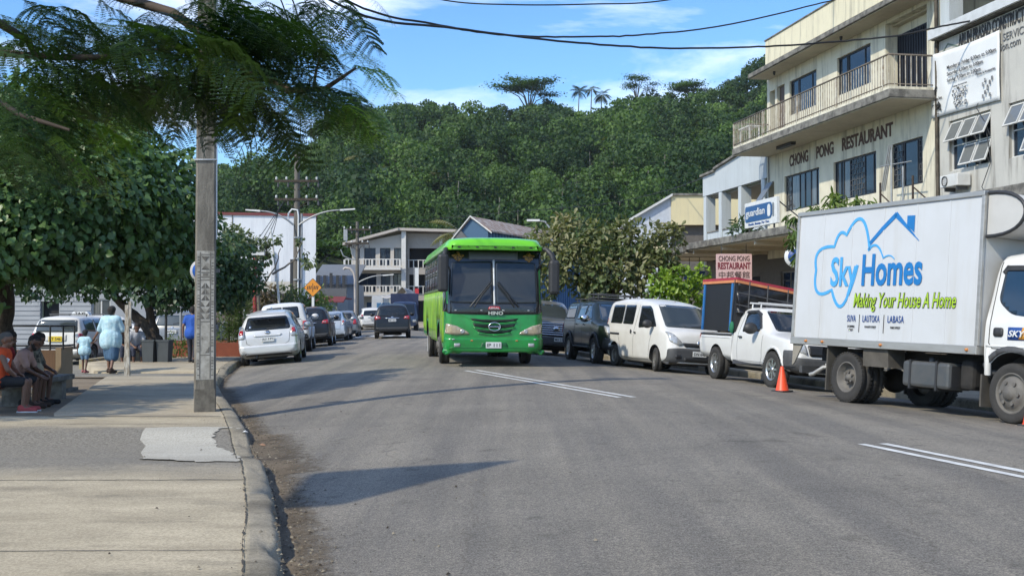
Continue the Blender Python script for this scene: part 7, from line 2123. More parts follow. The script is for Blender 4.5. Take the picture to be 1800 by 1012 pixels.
man = [(A_(1425, 385, 27), .32), (A_(1470, 372, 27), .36), (A_(1512, 362, 27), .24), (A_(1400, 415, 26.8), .26), (A_(1440, 400, 27), .3), (A_(1395, 380, 27), .12), (A_(1500, 378, 27), .2), (A_(1405, 445, 26.8), .16), (A_(1540, 370, 27.2), .12)]
tree('mango_sapling', 'thin young tree with long drooping leaves rising behind the box truck', b4, man,
     [([b4, (7.6, 26.8, 1.8), (7.4, 26.9, 3.4)], .06, .03), ([(7.45, 26.9, 3.0), (8.0, 27, 3.7), (8.35, 27, 4.0)], .03, .012), ([(7.4, 26.9, 3.0), (6.95, 26.9, 3.5), (6.8, 26.9, 3.4)], .03, .012)], ML_MAN, 130, .24, (LONG, FLONG), seed=25, cluster=8, droop=.7, up=.3, fill=.25, tint=(0, 1))
pw = fpos(4.7, -2.6)
bw = (pw.x, pw.y, 3.98)
tree('awning_weed', 'dark fern-like weed growing on the awning left of the pharmacy sign', bw, [((pw.x - .25, pw.y, 4.2), .28), ((pw.x + .2, pw.y + .2, 4.15), .22)], [([bw, (pw.x, pw.y, 4.2)], .03, .01)], ML_HIB2, 160, .26, (LONG, FLONG), seed=26, cat='plant', droop=.2, up=.2)
ML_SHR = leafmat('shrub_leaf', (0.045, 0.085, 0.015), (0.15, 0.21, 0.05), rough=.5, trans=.3)
for i, (px, Y, h, lb) in enumerate(((402, 38.2, 2.2, 'taller column-shaped green shrub in the red brick planter'), (424, 38.6, 1.8, 'shorter paler green shrub at the right end of the red brick planter'))):
 X = (px - 900) / 2000 * Y
 bb = (X, Y, .38)
 tree('planter_shrub', lb, bb, [((X, Y, .38 + h * k), .40 - .09 * abs(k - .4)) for k in (.15, .4, .65, .85)] + [((X + .2, Y, .8), .28)], [([bb, (X, Y, .38 + h * .8)], .05, .02)], ML_SHR, 150, .15, (LONG, FLONG), seed=30 + i, cat='shrub', droop=-.3, up=.3, tint=((0, .7), (.3, 1))[i])
ML_FRG = leafmat('frangipani_leaf', (0.06, 0.09, 0.03), (0.19, 0.22, 0.10), rough=.5, trans=.25)
b5 = (-12.6, 57, -.1)
tree('frangipani_tree', 'sparse frangipani with bare forked branches before the white hall', b5, [(A_(425, 420, 57), .75), (A_(450, 440, 57), .6), (A_(405, 440, 57), .8), (A_(470, 455, 57), .32), (A_(488, 420, 57.5), .22), (A_(540, 455, 58), .35), (A_(528, 425, 58), .2), (A_(465, 425, 57), .25)],
     [([b5, (-12.7, 57, 2.2), (-12.9, 57, 3.4), (-13.4, 57, 4.6)], .09, .04), ([(-12.7, 57, 2.4), (-11.9, 57, 3.6), (-11.6, 57, 4.6)], .05, .02), ([(-12.0, 57, 3.3), (-11.0, 57.5, 4.0), (-10.6, 57.5, 5.0)], .06, .02), ([(-12.8, 57, 3.0), (-12.3, 57, 4.4), (-12.4, 57, 5.2)], .06, .02)],
     ML_FRG, 70, .26, (OBOV, FOB), seed=33, bark=M_BARKP, cluster=9, fill=.2)
ML_CRO = leafmat('croton_leaf', (0.035, 0.050, 0.020), (0.20, 0.13, 0.07), rough=.5, trans=.2)
for i, (px, py, Y, lb, ml) in enumerate(((470, 505, 60, 'brownish croton bush left of the tall utility pole', ML_CRO), (508, 500, 60, 'olive green bush touching the tall utility pole', ML_FRG), (548, 500, 60, 'green bush behind the orange crossing sign', ML_SHR))):
 c = A_(px, py, Y); bb = (c.x, Y, -.2)
 tree('verge_bush', lb, bb, [((c.x - .4, Y, 1.3), .8), ((c.x + .4, Y, 1.6), .75), ((c.x, Y, 2.3), .6), ((c.x, Y, .6), .8)], [([bb, (c.x, Y, 1.8)], .08, .03)], ml, 45, .26, (OBOV, FOB), seed=36 + i, cat='bush', fill=.4, tint=(0, 1))
for i, (px, Y, h, lb) in enumerate(((310, 36.2, 1.0, 'small weedy plant growing beside the grey bins'), (150, 40, .9, 'low shrub in the dark behind the taxi'))):
 c = A_(px, 600, Y); bb = (c.x, Y, -.1)
 tree('small_plant', lb, bb, [((c.x, Y, .35), .35), ((c.x + .25, Y, .25), .25)], [([bb, (c.x, Y, .5)], .02, .01)], ML_SHR, 90, .16, (LONG, FLONG), seed=42 + i, cat='plant', droop=-.2)
def umbrella_tree(name, label, base, h, w, seed, layers=4, dens=1.0, m=None, spread=.9, bare=.45):
 """flat-topped rain tree: forked limbs carrying thin horizontal sprays"""
 r = random.Random(seed)
 t = thing(name, label, 'tree', base)
 b = MB()
 tips = []
 nb = 9
 for k in range(nb):
  a = 2 * math.pi * k / nb + r.uniform(-.3, .3)
  rad = w / 2 * r.uniform(.35, 1.0)
  z1 = h * (bare + (1 - bare) * r.uniform(.35, 1.0) * (1 - .35 * (rad / (w / 2)) ** 2))
  mid = (rad * .35 * math.cos(a), rad * .35 * math.sin(a), h * bare + (z1 - h * bare) * .55)
  end = (rad * math.cos(a), rad * math.sin(a), z1)
  b.tube([(0, 0, h * bare * .8), mid, end], [w * .014, w * .009, w * .004], 5)
  tips.append(end); tips.append(((mid[0] + end[0]) / 2, (mid[1] + end[1]) / 2, (mid[2] + end[2]) / 2 + h * .06))
 b.tube([(0, 0, -2), (.1, 0, h * bare * .5), (0, 0, h * bare)], [w * .026, w * .02, w * .015], 8)
 b.build('trunk', M_BARKP, t, fix=False)
 rg = np.random.default_rng(seed)
 P, T = [], []
 for e in tips:
  n = int(150 * dens)
  q = rg.normal(0, 1, (n, 3)) * np.array([w * .10, w * .10, h * .022]) + np.array(e)
  P.append(q); T.append(np.full(n, rg.uniform(.1, .7)))
 P = np.concatenate(P); T = np.concatenate(T); n = len(P)
 V = place(LEAF4, P, frames(unit(rg.normal(0, 1, (n, 3)) * np.array([1, 1, .2])), unit(np.array([0, 0, 1.]) + rg.normal(0, .35, (n, 3)))), w * .034 * rg.uniform(.6, 1.4, n))
 link('crown', np_mesh('crown', V, F4, n, 4, m or MATS['forest_leaf'], np.clip(T + rg.normal(0, .1, n), 0, 1)), t)
 return t
def hb(px, dz=0.0, Z=330):
 a = (px - 900) / 2000
 return (a * Z, Z, float(hill_z(np.float64(a), np.float64(Z))) + dz)
def hh(px, py, Z=330): return (545 - py) / 2000 * Z + CAM_Z - hb(px, 0, Z)[2]
G_H = 'single trees standing out on the wooded hill'
umbrella_tree('rain_tree', 'tall flat-topped rain tree on the ridge above the bus', hb(930), hh(930, 128), 18, 51, dens=1.9, bare=.40)
umbrella_tree('rain_tree', 'open forked rain tree on the ridge right of the three palms', hb(1120), hh(1120, 126), 12, 52, dens=1.0, bare=.5)
umbrella_tree('rain_tree', 'low spreading rain tree on the ridge near the restaurant parapet', hb(1215), hh(1215, 136), 16, 53, dens=1.6, bare=.35)
umbrella_tree('rain_tree', 'wide dark layered rain tree at the hill foot right of the white hall', (-18.5, 150, 0), 13.5, 17, 54, dens=2.0, bare=.4)
umbrella_tree('rain_tree', 'dark layered rain tree at the hill foot behind the balcony building', (-9.5, 156, 0), 13, 15, 55, dens=2.0, bare=.4)
umbrella_tree('rain_tree', 'dark layered rain tree at the hill foot behind the cream building', (21, 150, 0), 15, 18, 56, dens=2.0, bare=.4)
def palm(label, base, h, fl, seed, tint=.4, n=17, m=None, lean=.03):
 r = np.random.default_rng(seed)
 t = thing('coconut_palm', label, 'palm', base)
 b = MB(); top = Vector((h * lean, 0, h))
 b.tube([(0, 0, -2), (h * lean * .3, 0, h * .5), tuple(top)], [.22, .17, .12], 7); b.build('trunk', M_BARKP, t, fix=False)
 P, FW, NR, SZ = [], [], [], []
 for k in range(n):
  a = 2 * math.pi * k / n + r.uniform(-.2, .2); el = r.uniform(-.5, 1.15)
  p = np.array(top); d = np.array([math.cos(a) * math.cos(el), math.sin(a) * math.cos(el), math.sin(el)])
  ns = 14
  for i in range(ns):
   d = unit(d + np.array([0, 0, -.11])); p = p + d * fl / ns
   side = unit(np.cross(d, [0, 0, 1.]) + 1e-6)
   ll = fl * .30 * math.sin(math.pi * (.12 + .85 * i / ns))
   for sg in (-1, 1):
    f_ = unit(side * sg + d * .5 + np.array([0, 0, -.45]))
    P.append(p + f_ * ll * .5); FW.append(f_); NR.append(np.cross(f_, d) * sg + np.array([0, 0, .3])); SZ.append(ll)
 T = np.array([(-.5, -.05, 0), (-.5, .05, 0), (.5, .02, -.02), (.5, -.02, -.02)]) * np.array([1, 2.2, 1])
 P, FW, NR, SZ = map(np.array, (P, FW, NR, SZ))
 V = place(T, P, frames(FW, NR), SZ)
 link('fronds', np_mesh('fronds', V, [(0, 1, 2, 3)], len(P), 4, m or MATS['palm_leaf'], np.clip(tint + r.normal(0, .12, len(P)), 0, 1)), t)
 return t
leafmat('palm_leaf', (0.022, 0.045, 0.016), (0.22, 0.20, 0.07), rough=.5, trans=.25)
palm('left coconut palm of the three on the ridge skyline', hb(1016), hh(1016, 160), 3.4, 61, .1)
palm('middle coconut palm of the three on the skyline, slimmest with bare trunk', hb(1038), hh(1038, 155), 2.9, 62, .3, n=12)
palm('right coconut palm of the three on the skyline, draped in vines', hb(1056), hh(1056, 166), 3.4, 63, .1)
palm('yellowish coconut palm halfway up the hill above the tall utility pole', hb(645, 0, 214), hh(645, 290, 214) + .5, 5.4, 64, .8)
palm('coconut palm on the lower hill left of the bus', hb(752, 0, 185), hh(752, 325, 185) + .5, 4.8, 65, .45)
palm('coconut palm in the middle of the hill above the olive tree', hb(1070, 0, 250), hh(1070, 268, 250) + .5, 6.4, 66, .75)
palm('dull coconut palm among the trees right of the hill centre', hb(1060, 0, 285), hh(1060, 228, 285), 5.2, 67, .35)
palm('yellow-green palm behind the blue gable building', ((806 - 900) / 2000 * 112, 112, 0), 9.0, 3.6, 68, .85)
# ------------------------------------------------------------ flame tree over the camera's left
def flame_tree():
 base = Vector((-3.9, 1.7, -.05))
 t = thing('flame_tree', 'flame tree with dark feathery leaves hanging over the upper left', 'tree', base)
 r = np.random.default_rng(71)
 def leaf(seed, np_=10, ll=12):
  q_ = np.random.default_rng(seed)
  P, FW, NR, SX, SW, st = [], [], [], [], [], []
  bend = q_.uniform(.10, .40); sway = q_.uniform(-.18, .18)
  def ax(u): return np.array([u, sway * u * u, -bend * u * u])
  for i in range(np_):
   for sg in (-1, 1):
    u = (i + 1.5 + q_.uniform(-.2, .2)) / (np_ + 1)
    pl = .42 * math.sin(math.pi * (.22 + .66 * u)) ** .8 * q_.uniform(.72, 1.12)
    if q_.random() < .07: pl *= .35
    d = np.array([.38 + q_.normal(0, .10), sg * .92, q_.normal(-.05, .12)]); d /= np.linalg.norm(d)
    hang = q_.uniform(.25, .75); o = ax(u)
    def pt(v): return o + d * pl * v + np.array([.05 * v * v * pl, 0, -hang * pl * v * v])
    for k in range(ll):
     v = (k + .6) / ll
     s = np.array([-d[1], d[0], 0])
     for s2 in (-1, 1):
      f = s * s2 + d * .40
      P.append(pt(v) + f * .015); FW.append(f); NR.append([0, 0, 1.]); SX.append(.036 * (1 - .5 * abs(v - .45)) * q_.uniform(.85, 1.1)); SW.append(pl / ll * 1.02)
    a_, e_ = pt(0), pt(1)
    st.append([a_, a_ + [.006, 0, 0], e_ + [.002, 0, 0], e_])
  T = np.array([(-.5, -.5, 0), (.5, -.34, -.04), (.5, .34, -.04), (-.5, .5, 0)])
  P, FW, NR, SX, SW = map(np.array, (P, FW, NR, SX, SW))
  M = frames(FW, NR)
  loc_ = T[None] * np.stack([SX, SW, SX], 1)[:, None, :]
  V = (np.einsum('nij,nkj->nki', M, loc_) + P[:, None, :]).reshape(-1, 3)
  for i in range(8):
   a, c = ax(i / 8), ax((i + 1) / 8); w = np.array([0, .006, 0])
   st.append([a - w, c - w, c + w, a + w])
  return np.concatenate([V, np.array(st).reshape(-1, 3)])
 LS = [leaf(100 + k) for k in range(6)]
 nq = len(LS[0]) // 4
 Fq = [(4 * i, 4 * i + 1, 4 * i + 2, 4 * i + 3) for i in range(nq)]
 zones = [(60, 40, 80, 50, (2.9, 4.0), 34, .1), (200, 60, 80, 55, (2.9, 4.1), 44, .1), (330, 60, 80, 60, (2.9, 4.1), 46, .15), (440, 80, 60, 60, (3.0, 4.1), 34, .2),
             (120, 130, 80, 40, (3.0, 4.1), 26, .3), (240, 130, 70, 30, (3.0, 4.1), 26, .3), (350, 128, 60, 28, (3.1, 4.1), 24, .5), (430, 160, 45, 25, (3.1, 4.1), 18, .7), (480, 150, 40, 25, (3.1, 4.1), 14, .6),
             (20, 160, 40, 60, (2.6, 3.6), 22, .3), (40, 250, 40, 40, (2.5, 3.2), 12, .2), (470, 30, 50, 30, (3.0, 4.0), 16, .3), (550, 150, 40, 18, (3.3, 4.2), 9, .15), (600, 185, 30, 15, (3.3, 4.2), 6, .6), (540, 8, 45, 20, (3.4, 4.0), 10, .5), (370, 0, 35, 18, (3.0, 4.0), 16, .2)]
 pos, fw, nr, tn, sc = [], [], [], [], []
 for (cx, cy, sx, sy, dep, n, dr) in zones:
  for _ in range(int(n * 1.08)):
   px = cx + r.normal(0, sx * .6); py = min(cy + r.normal(0, sy * .6), 300); Z = r.uniform(*dep)
   p = at(px, py, Z); pos.append(p)
   a = r.uniform(-1.1, 1.1) if r.random() < .7 else r.uniform(0, 6.28)
   f = np.array([math.cos(a), math.sin(a) * .7, -dr * r.uniform(.3, 1.6) - .05])
   fw.append(f); nr.append(np.array([r.normal(0, .35), r.normal(0, .35), 1.])); tn.append(np.clip(r.beta(1.0, 7), 0, 1)); sc.append(r.uniform(.15, .26) if dr < .5 else r.uniform(.12, .19))
 for (x0, y0, x1, y1, Z, tt) in ((500, 5, 625, 15, 3.6, .12), (560, -10, 600, 55, 3.7, .08), (590, -12, 655, 70, 3.8, .06), (640, -12, 690, 12, 3.8, .1), (610, -5, 640, 60, 3.6, .05), (590, 148, 690, 170, 3.5, .62), (620, 120, 705, 115, 3.6, .70), (600, 95, 640, 78, 3.5, .45), (640, 130, 690, 150, 3.6, .6),
        (540, 152, 635, 168, 3.4, .2), (570, 165, 655, 205, 3.4, .25), (600, 180, 675, 215, 3.3, .85), (520, 180, 590, 190, 3.5, .1), (490, 190, 550, 215, 3.5, .08), (440, 175, 455, 270, 3.6, .05), (470, 185, 515, 265, 3.7, .12), (500, 225, 525, 300, 3.6, .06), (508, 225, 575, 285, 3.6, .10), (480, 215, 470, 270, 3.8, .12),
        (395, 165, 420, 240, 3.5, .04), (360, 185, 355, 225, 3.8, .03), (350, 185, 310, 220, 3.8, .03), (230, 165, 180, 235, 3.6, .35), (225, 165, 215, 205, 3.6, .8), (245, 165, 280, 195, 3.6, .15), (120, 205, 235, 222, 3.2, .55), (150, 215, 235, 235, 3.2, .6), (120, 130, 135, 175, 3.6, .05), (155, 235, 205, 290, 3.0, .5), (90, 230, 160, 295, 2.9, .35),
        (330, 30, 520, 45, 3.2, .2), (370, 55, 470, 80, 3.2, .34), (350, 95, 425, 118, 3.1, .30), (390, 70, 430, 108, 3.1, .4), (260, 150, 290, 190, 3.6, .08), (275, 165, 250, 200, 3.8, .05), (545, 95, 600, 100, 3.7, .2), (560, 115, 610, 130, 3.7, .22)):
  a, c = at(x0, y0, Z), at(x1, y1, Z + r.uniform(-.15, .25))
  d = c - a
  pos.append(a); fw.append(np.array(d)); nr.append(np.array([r.normal(0, .3), -.55 + r.normal(0, .3), 1.])); tn.append(tt); sc.append(max(.16, d.length * 1.02))
 for _ in range(230):                       # the rest of the crown, overhead and out of the photograph
  X = r.uniform(-4.8, .6); Y = r.uniform(.6, 3.2); Zz = r.uniform(3.0, 4.3)
  if (Zz - CAM_Z) / max(Y, .1) < .36: continue
  pos.append(Vector((X, Y, Zz))); a = r.uniform(0, 6.28); fw.append(np.array([math.cos(a), math.sin(a), -.3])); nr.append(np.array([r.normal(0, .4), r.normal(0, .4), 1.])); tn.append(.1); sc.append(r.uniform(.3, .42))
 pos = np.array(pos); n = len(pos)
 MF = frames(np.array(fw), np.array(nr)); sc = np.array(sc); tn = np.array(tn)
 kind = r.integers(0, len(LS), n); order = np.argsort(kind, kind='stable')
 V = np.concatenate([place(LS[k], pos[kind == k], MF[kind == k], sc[kind == k]) for k in range(len(LS))]) - np.array(base)
 tn = tn[order]
 m = leafmat('flame_leaf', (0.016, 0.038, 0.017), (0.26, 0.42, 0.045), rough=.5, trans=.30, tcol=(1.1, 1.5, .35), spec=.25)  # high tints paint backlit brightness into the tip leaves
 me = np_mesh('crown', V, Fq, n, nq * 4, m, np.array(tn))
 link('crown', me, t)
 B = Vector(base)
 b = MB()
 def limb(pts, r0, r1):
  P = [Vector(p) - B for p in pts]
  b.tube(P, [r0 + (r1 - r0) * i / (len(P) - 1) for i in range(len(P))], 8)
 limb([base, base + Vector((.1, .1, 1.2)), base + Vector((.3, .5, 2.4)), base + Vector((.8, 1.2, 3.4))], .20, .10)
 limb([base + Vector((.25, .4, 2.2)), at(-200, 60, 3.4), at(0, 92, 3.3), at(110, 100, 3.3), at(200, 98, 3.3), at(320, 80, 3.3)], .014, .006)
 limb([at(320, 80, 3.3), at(390, 105, 3.2), at(440, 126, 3.1)], .006, .003)
 limb([base + Vector((.5, .8, 2.9)), at(100, -40, 3.9), at(300, 20, 3.9), at(430, 110, 3.8), at(505, 158, 3.6), at(570, 155, 3.6), at(600, 135, 3.6), at(625, 118, 3.6)], .022, .004)
 limb([at(550, 157, 3.6), at(553, 130, 3.6), at(562, 95, 3.6)], .006, .003)
 limb([base + Vector((.8, 1.2, 3.4)), at(350, -60, 3.9), at(520, -30, 3.8), at(640, -25, 3.8)], .010, .004)
 limb([base + Vector((.3, .5, 2.4)), at(-60, 140, 3.0), at(30, 200, 2.9), at(120, 228, 2.9)], .012, .004)
 limb([at(-20, 30, 3.2), at(45, 70, 3.3), at(60, 100, 3.4)], .014, .008)
 b.build('trunk', mat('flame_bark', (0.10, 0.07, 0.05), rough=.8, col2=(0.06, 0.045, 0.03)), t, fix=False)
flame_tree()
# ------------------------------------------------------------ poles, lamps, signs, cables, small street furniture
M_POLE = mat('pole_concrete', (0.215, 0.195, 0.16), rough=.92, col2=(0.12, 0.108, 0.088), nscale=2.5, stretch=(3, 3, .5), namt=.9, stain=(0.09, 0.08, 0.065), stain_amt=.5, stain_scale=1.5, bump=.4, bscale=40)
M_POLEP = mat('pole_painted', (0.40, 0.38, 0.335), rough=.9, col2=(0.25, 0.235, 0.20), nscale=7, namt=.9, stain=(0.10, 0.09, 0.075), stain_amt=.6, stain_scale=2.5)
M_POLED = mat('pole_paint_dark', (0.09, 0.083, 0.072), rough=.9, col2=(0.17, 0.155, 0.13), nscale=14, namt=.9)
def concrete_pole():
 X, Y = -4.62, 17.15
 z0 = pz(Y)
 t = thing('power_pole', 'square concrete pole with grey painted triangle pattern on the pavement edge', 'pole', (X, Y, z0 - .02), R(14))
 b = MB(); H = 9.5
 def sec(h):
  w = .160 - .0042 * h; c = w * .82
  return [(-w, -c, h), (-c, -w, h), (c, -w, h), (w, -c, h), (w, c, h), (c, w, h), (-c, w, h), (-w, c, h)]
 hs = [0, .4, 1, 2, 3, 4.5, 6, 8, H]
 vs = [p for h in hs for p in sec(h)]
 fs = [(i * 8 + k, i * 8 + (k + 1) % 8, (i + 1) * 8 + (k + 1) % 8, (i + 1) * 8 + k) for i in range(len(hs) - 1) for k in range(8)]
 fs.append(tuple(range((len(hs) - 1) * 8, len(hs) * 8)))
 b.add(vs, fs); b.build('shaft', M_POLE, t)
 def fy(h): return -(.160 - .0042 * h) - .003
 def plate_(x0, x1, h0, h1, off, th=.004):
  return [(x0, fy(h0) - off, h0), (x1, fy(h0) - off, h0), (x1, fy(h0) + th, h0), (x0, fy(h0) + th, h0)], [(x0, fy(h1) - off, h1), (x1, fy(h1) - off, h1), (x1, fy(h1) + th, h1), (x0, fy(h1) + th, h1)]
 b = MB(); b.hexa(*plate_(-.128, .128, .50, 2.42, 0)); b.build('painted_panel', M_POLEP, t)
 b = MB()
 for x in (-.075, .075): b.hexa(*plate_(x - .006, x + .006, .52, 2.40, .003))
 for h in (2.36, 1.98, 1.36, .86): b.hexa(*plate_(-.068, .068, h, h + .012, .003))
 for k in range(42):
  h = .56 + k * .044
  if abs(h - .9) < .08 and k % 2: continue
  for x0, x1 in ((-.118, -.084), (.084, .118)):
   if random.random() < .86: b.hexa(*plate_(x0 + random.uniform(0, .008), x1, h, h + .014, .003))
 b.hexa(*plate_(-.06, .06, 2.02, 2.035, .003)); b.hexa(*plate_(-.06, .06, 2.09, 2.105, .003)); b.hexa(*plate_(-.035, .035, 2.05, 2.08, .003))
 b.build('panel_ticks', M_POLED, t)
 b = MB()
 def tri(p):
  b.add([(x, fy(h) - .004, h) for x, h in p] + [(x, fy(h) + .003, h) for x, h in p], [(0, 1, 2), (5, 4, 3), (0, 3, 4, 1), (1, 4, 5, 2), (2, 5, 3, 0)])
 for k in range(6):
  h = 1.40 + k * .092
  up = k >= 3
  for s in (-1, 1):
   if up: tri([(s * .006, h + .084), (s * .006, h + .006), (s * .062, h + .006)])
   else: tri([(s * .062, h + .084), (s * .006, h + .006), (s * .062, h + .006)])
 tri([(-.06, 2.34), (.06, 2.34), (0, 2.26)]); tri([(-.06, 2.14), (.06, 2.14), (0, 2.21)])
 tri([(-.0, .90), (.06, .90), (.06, .99)]); tri([(-.05, 1.10), (-.02, 1.10), (-.05, 1.15)])
 b.build('triangle_pattern', M_POLED, t)
 b = MB(); b.hexa(*plate_(-.15, .15, .0, .36, .004)); b.build('damp_base', mat('damp_concrete', (0.095, 0.085, 0.068), rough=.95, col2=(0.15, 0.135, 0.11), nscale=9, namt=.9), t)
 b = MB()
 h = 3.78; w = .158
 b.tube([(-w, -w, h), (w, -w, h + .01), (w, w, h), (-w, w, h), (-w, -w, h)], .011, 6); b.build('white_tie', M_PLATE, t)
 b = MB(); b.tube([(.155, -.10, 2.6), (.148, -.10, 5), (.14, -.1, 8.8)], .014, 6); b.build('conduit', M_PLATE, t)
 b = MB(); b.box(-.9, .9, -.06, .06, 8.7, 8.82); b.build('cross_arm', M_BARK, t)
 for x in (-.75, -.3, .3, .75):
  b = MB(); b.lathe([(.03, 8.82), (.05, 8.88), (.03, 8.94), (.02, 9.0)], 8, 'z', (x, 0, 0)); b.build('insulator', M_TRIMG, t)
 c = thing('round_sign', 'round blue sign with pale rim showing behind the patterned concrete pole', 'sign', (X - .16, Y + .30, z0 + 2.12), R(-8))
 b = MB(); b.lathe([(0, -.012), (.165, -.012), (.17, 0), (.165, .012), (0, .012)], 32, 'y'); b.build('disc', mat('sign_rim', (.45, .46, .47), rough=.5), c)
 b = MB(); b.lathe([(0, -.018), (.125, -.018), (.125, -.012)], 32, 'y'); b.build('blue_face', mat('sign_blue', (.02, .10, .42), rough=.4), c)
 b = MB(); b.box(-.10, .30, .014, .03, -.03, .03); b.build('bracket', M_STEEL, c)
concrete_pole()
def lamp_arm(t, p0, dx, dz, m=M_STEEL):
 sg = 1 if dx > 0 else -1
 P = []
 for k in range(11):
  u = k / 10
  P.append((p0[0] + dx * u, p0[1], p0[2] + dz * (1 - (1 - u) ** 2.2)))
 b = MB(); b.tube(P, [.055 - .018 * k / 10 for k in range(11)], 8)
 o = b.build('lamp_arm', m, t)
 e = P[-1]
 b = MB(); b.hexa([(e[0] - sg * .1, e[1] - .08, e[2] - .05), (e[0] + sg * .75, e[1] - .06, e[2] + .03), (e[0] + sg * .75, e[1] + .06, e[2] + .03), (e[0] - sg * .1, e[1] + .08, e[2] - .05)],
                     [(e[0] - sg * .1, e[1] - .07, e[2] + .05), (e[0] + sg * .75, e[1] - .05, e[2] + .10), (e[0] + sg * .75, e[1] + .05, e[2] + .10), (e[0] - sg * .1, e[1] + .07, e[2] + .05)])
 b.build('lamp_head', M_WFRAMEW, o)
def utility_pole(name, label, X, Y, z0, H, arms, r0=.19, r1=.12):
 t = thing(name, label, 'pole', (X, Y, z0))
 b = MB(); b.tube([(0, 0, -.2), (0, 0, H * .5), (0, 0, H)], [r0, (r0 + r1) / 2, r1], 12); b.build('shaft', mat('wood_pole', (0.17, 0.155, 0.13), rough=.95, col2=(0.09, 0.08, 0.068), nscale=6, stretch=(4, 4, .3)), t)
 for h, w in arms:
  b = MB(); b.box(-w / 2, w / 2, -.22, -.12, h, h + .13); b.tube([(-w * .3, -.17, h + .02), (0, -.14, h - .5)], .02, 5); b.tube([(w * .3, -.17, h + .02), (0, -.14, h - .5)], .02, 5)
  o = b.build('cross_arm', M_BARK, t)
  for k in range(5):
   x = -w / 2 + .1 + (w - .2) * k / 4
   if abs(x) < .12: continue
   b = MB(); b.lathe([(.025, h + .13), (.07, h + .17), (.045, h + .21), (.07, h + .25), (.03, h + .31)], 8, 'z', (x, -.17, 0)); b.build('insulator', M_WFRAMEW, o)
   b = MB(); b.lathe([(.05, h - .28), (.06, h - .18), (.02, h)], 8, 'z', (x + .1, -.17, 0)); b.build('insulator', M_TRIMG, o)
 return t
up1 = utility_pole('utility_pole', 'tall utility pole with two street lamp arms behind the white canopy pickup', -12.3, 65, -.2, 10.8, ((9.0, 2.5), (7.95, 2.5)), .25, .15)
lamp_arm(up1, (-.15, -.2, 6.55), -2.0, .80)
lamp_arm(up1, (.15, -.2, 6.55), 2.45, .85)
b = MB(); b.tube([(.28, -.1, 0), (.28, -.1, 7.2)], .07, 8); b.build('steel_pipe', M_STEEL, up1)
b = MB(); b.tube([(.12, -.2, 0), (.12, -.2, 7.1), (.06, -.2, 7.4), (-.25, -.2, 7.45), (-.45, -.2, 7.2), (-.45, -.2, 6.9)], .05, 8); b.build('white_conduit', M_PLATE, up1)
for h in (2.2, 3.4, 4.6, 5.8):
 b = MB(); b.lathe([(.26, h), (.26, h + .08)], 12, 'z', (.06, -.05, 0)); b.build('strap', M_STEEL, up1)
b = MB(); b.box(-.36, -.2, -.12, .12, 2.4, 4.6); b.build('cable_cover', M_TRIM, up1)
up2 = utility_pole('utility_pole', 'second smaller utility pole with fuse box before the balcony building', -12.25, 90, -.2, 8.7, ((8.0, 2.2), (6.9, 1.9)), .17, .12)
lamp_arm(up2, (.15, -.15, 3.9), 2.0, .55)
b = MB(); b.box(-1.05, -.75, -.3, 0, 7.2, 8.1); b.build('fuse_box', M_STEEL, up2)
b = MB(); b.tube([(-1.3, -.1, 6.5), (-1.1, -.1, 6.0), (-.6, -.1, 5.75), (-.1, -.1, 5.7)], .05, 6); b.tube([(-.5, -.1, 6.7), (-.4, -.1, 6.1), (-.1, -.1, 5.9)], .05, 6); b.build('cable_loop', M_STEEL, up2)
t_ = thing('hooked_post', 'pale hooked metal post on the kerb corner in front of the second utility pole', 'post', (-9.55, 68.5, -.05))
b = MB(); b.tube([(.12, 0, 0), (.1, 0, 3.4), (.02, 0, 3.8), (-.2, 0, 4.05), (-.5, 0, 4.1), (-.6, 0, 4.0)], .075, 8); b.build('pipe', mat('post_pinkgrey', (.46, .41, .37), rough=.6), t_)
b = MB(); b.box(-.1, .3, -.2, .2, -.1, .03); b.build('foot', M_CONC, t_)
def diamond():
 Y = 52.5
 t = thing('crossing_sign', 'orange diamond pedestrian crossing sign on a white post', 'sign', ((550 - 900) / 2000 * Y, Y, -.1), R(-4))
 b = MB(); b.box(-.055, .055, .0, .08, 0, 2.5); b.build('post', M_PLATE, t)
 zc = 2.64
 b = MB(); b.prism(rr([(0, zc - .44), (.44, zc), (0, zc + .44), (-.44, zc)], .05), -.022, -.002, 'y'); b.build('plate', M_TRIM, t)
 b = MB(); b.prism(rr([(0, zc - .41), (.41, zc), (0, zc + .41), (-.41, zc)], .045), -.028, -.023, 'y'); b.build('orange_face', mat('sign_orange', (.72, .27, .02), rough=.4), t)
 b = MB(); b.box(-.014, .014, -.034, -.029, zc - .20, zc + .20)
 for k in (-3, -2, -1, 1, 2, 3):
  x = k * .078
  b.prism([(x - .04, zc - .08), (x - .002, zc - .08), (x + .03, zc + .08), (x - .008, zc + .08)], -.034, -.029, 'y')
 b.build('crossing_symbol', M_INK, t)
diamond()
t_ = thing('red_lamp_post', 'slim red lamp post with a pale lamp on top beside the dark tree', 'lamp post', (-11.3, 50, -.15))
b = MB(); b.tube([(0, 0, 0), (0, 0, 4.05)], .085, 8); b.build('post', mat('post_red', (.28, .03, .025), rough=.5), t_)
b = MB(); b.box(-.1, .42, -.1, .1, 4.06, 4.2); b.build('lamp_head', M_WFRAMEW, t_)
b = MB(); b.box(-.95, -.1, -.05, .05, 2.9, 3.75); o_ = b.build('sign_box', M_WFRAMEW, t_)
b = MB(); b.box(-.9, -.2, -.056, -.051, 2.96, 3.69); b.build('dark_face', M_TRIMG, o_)
t_ = thing('flag_pole', 'thin white pole leaning slightly left of the tall utility pole', 'pole', (-11.7, 58, -.2))
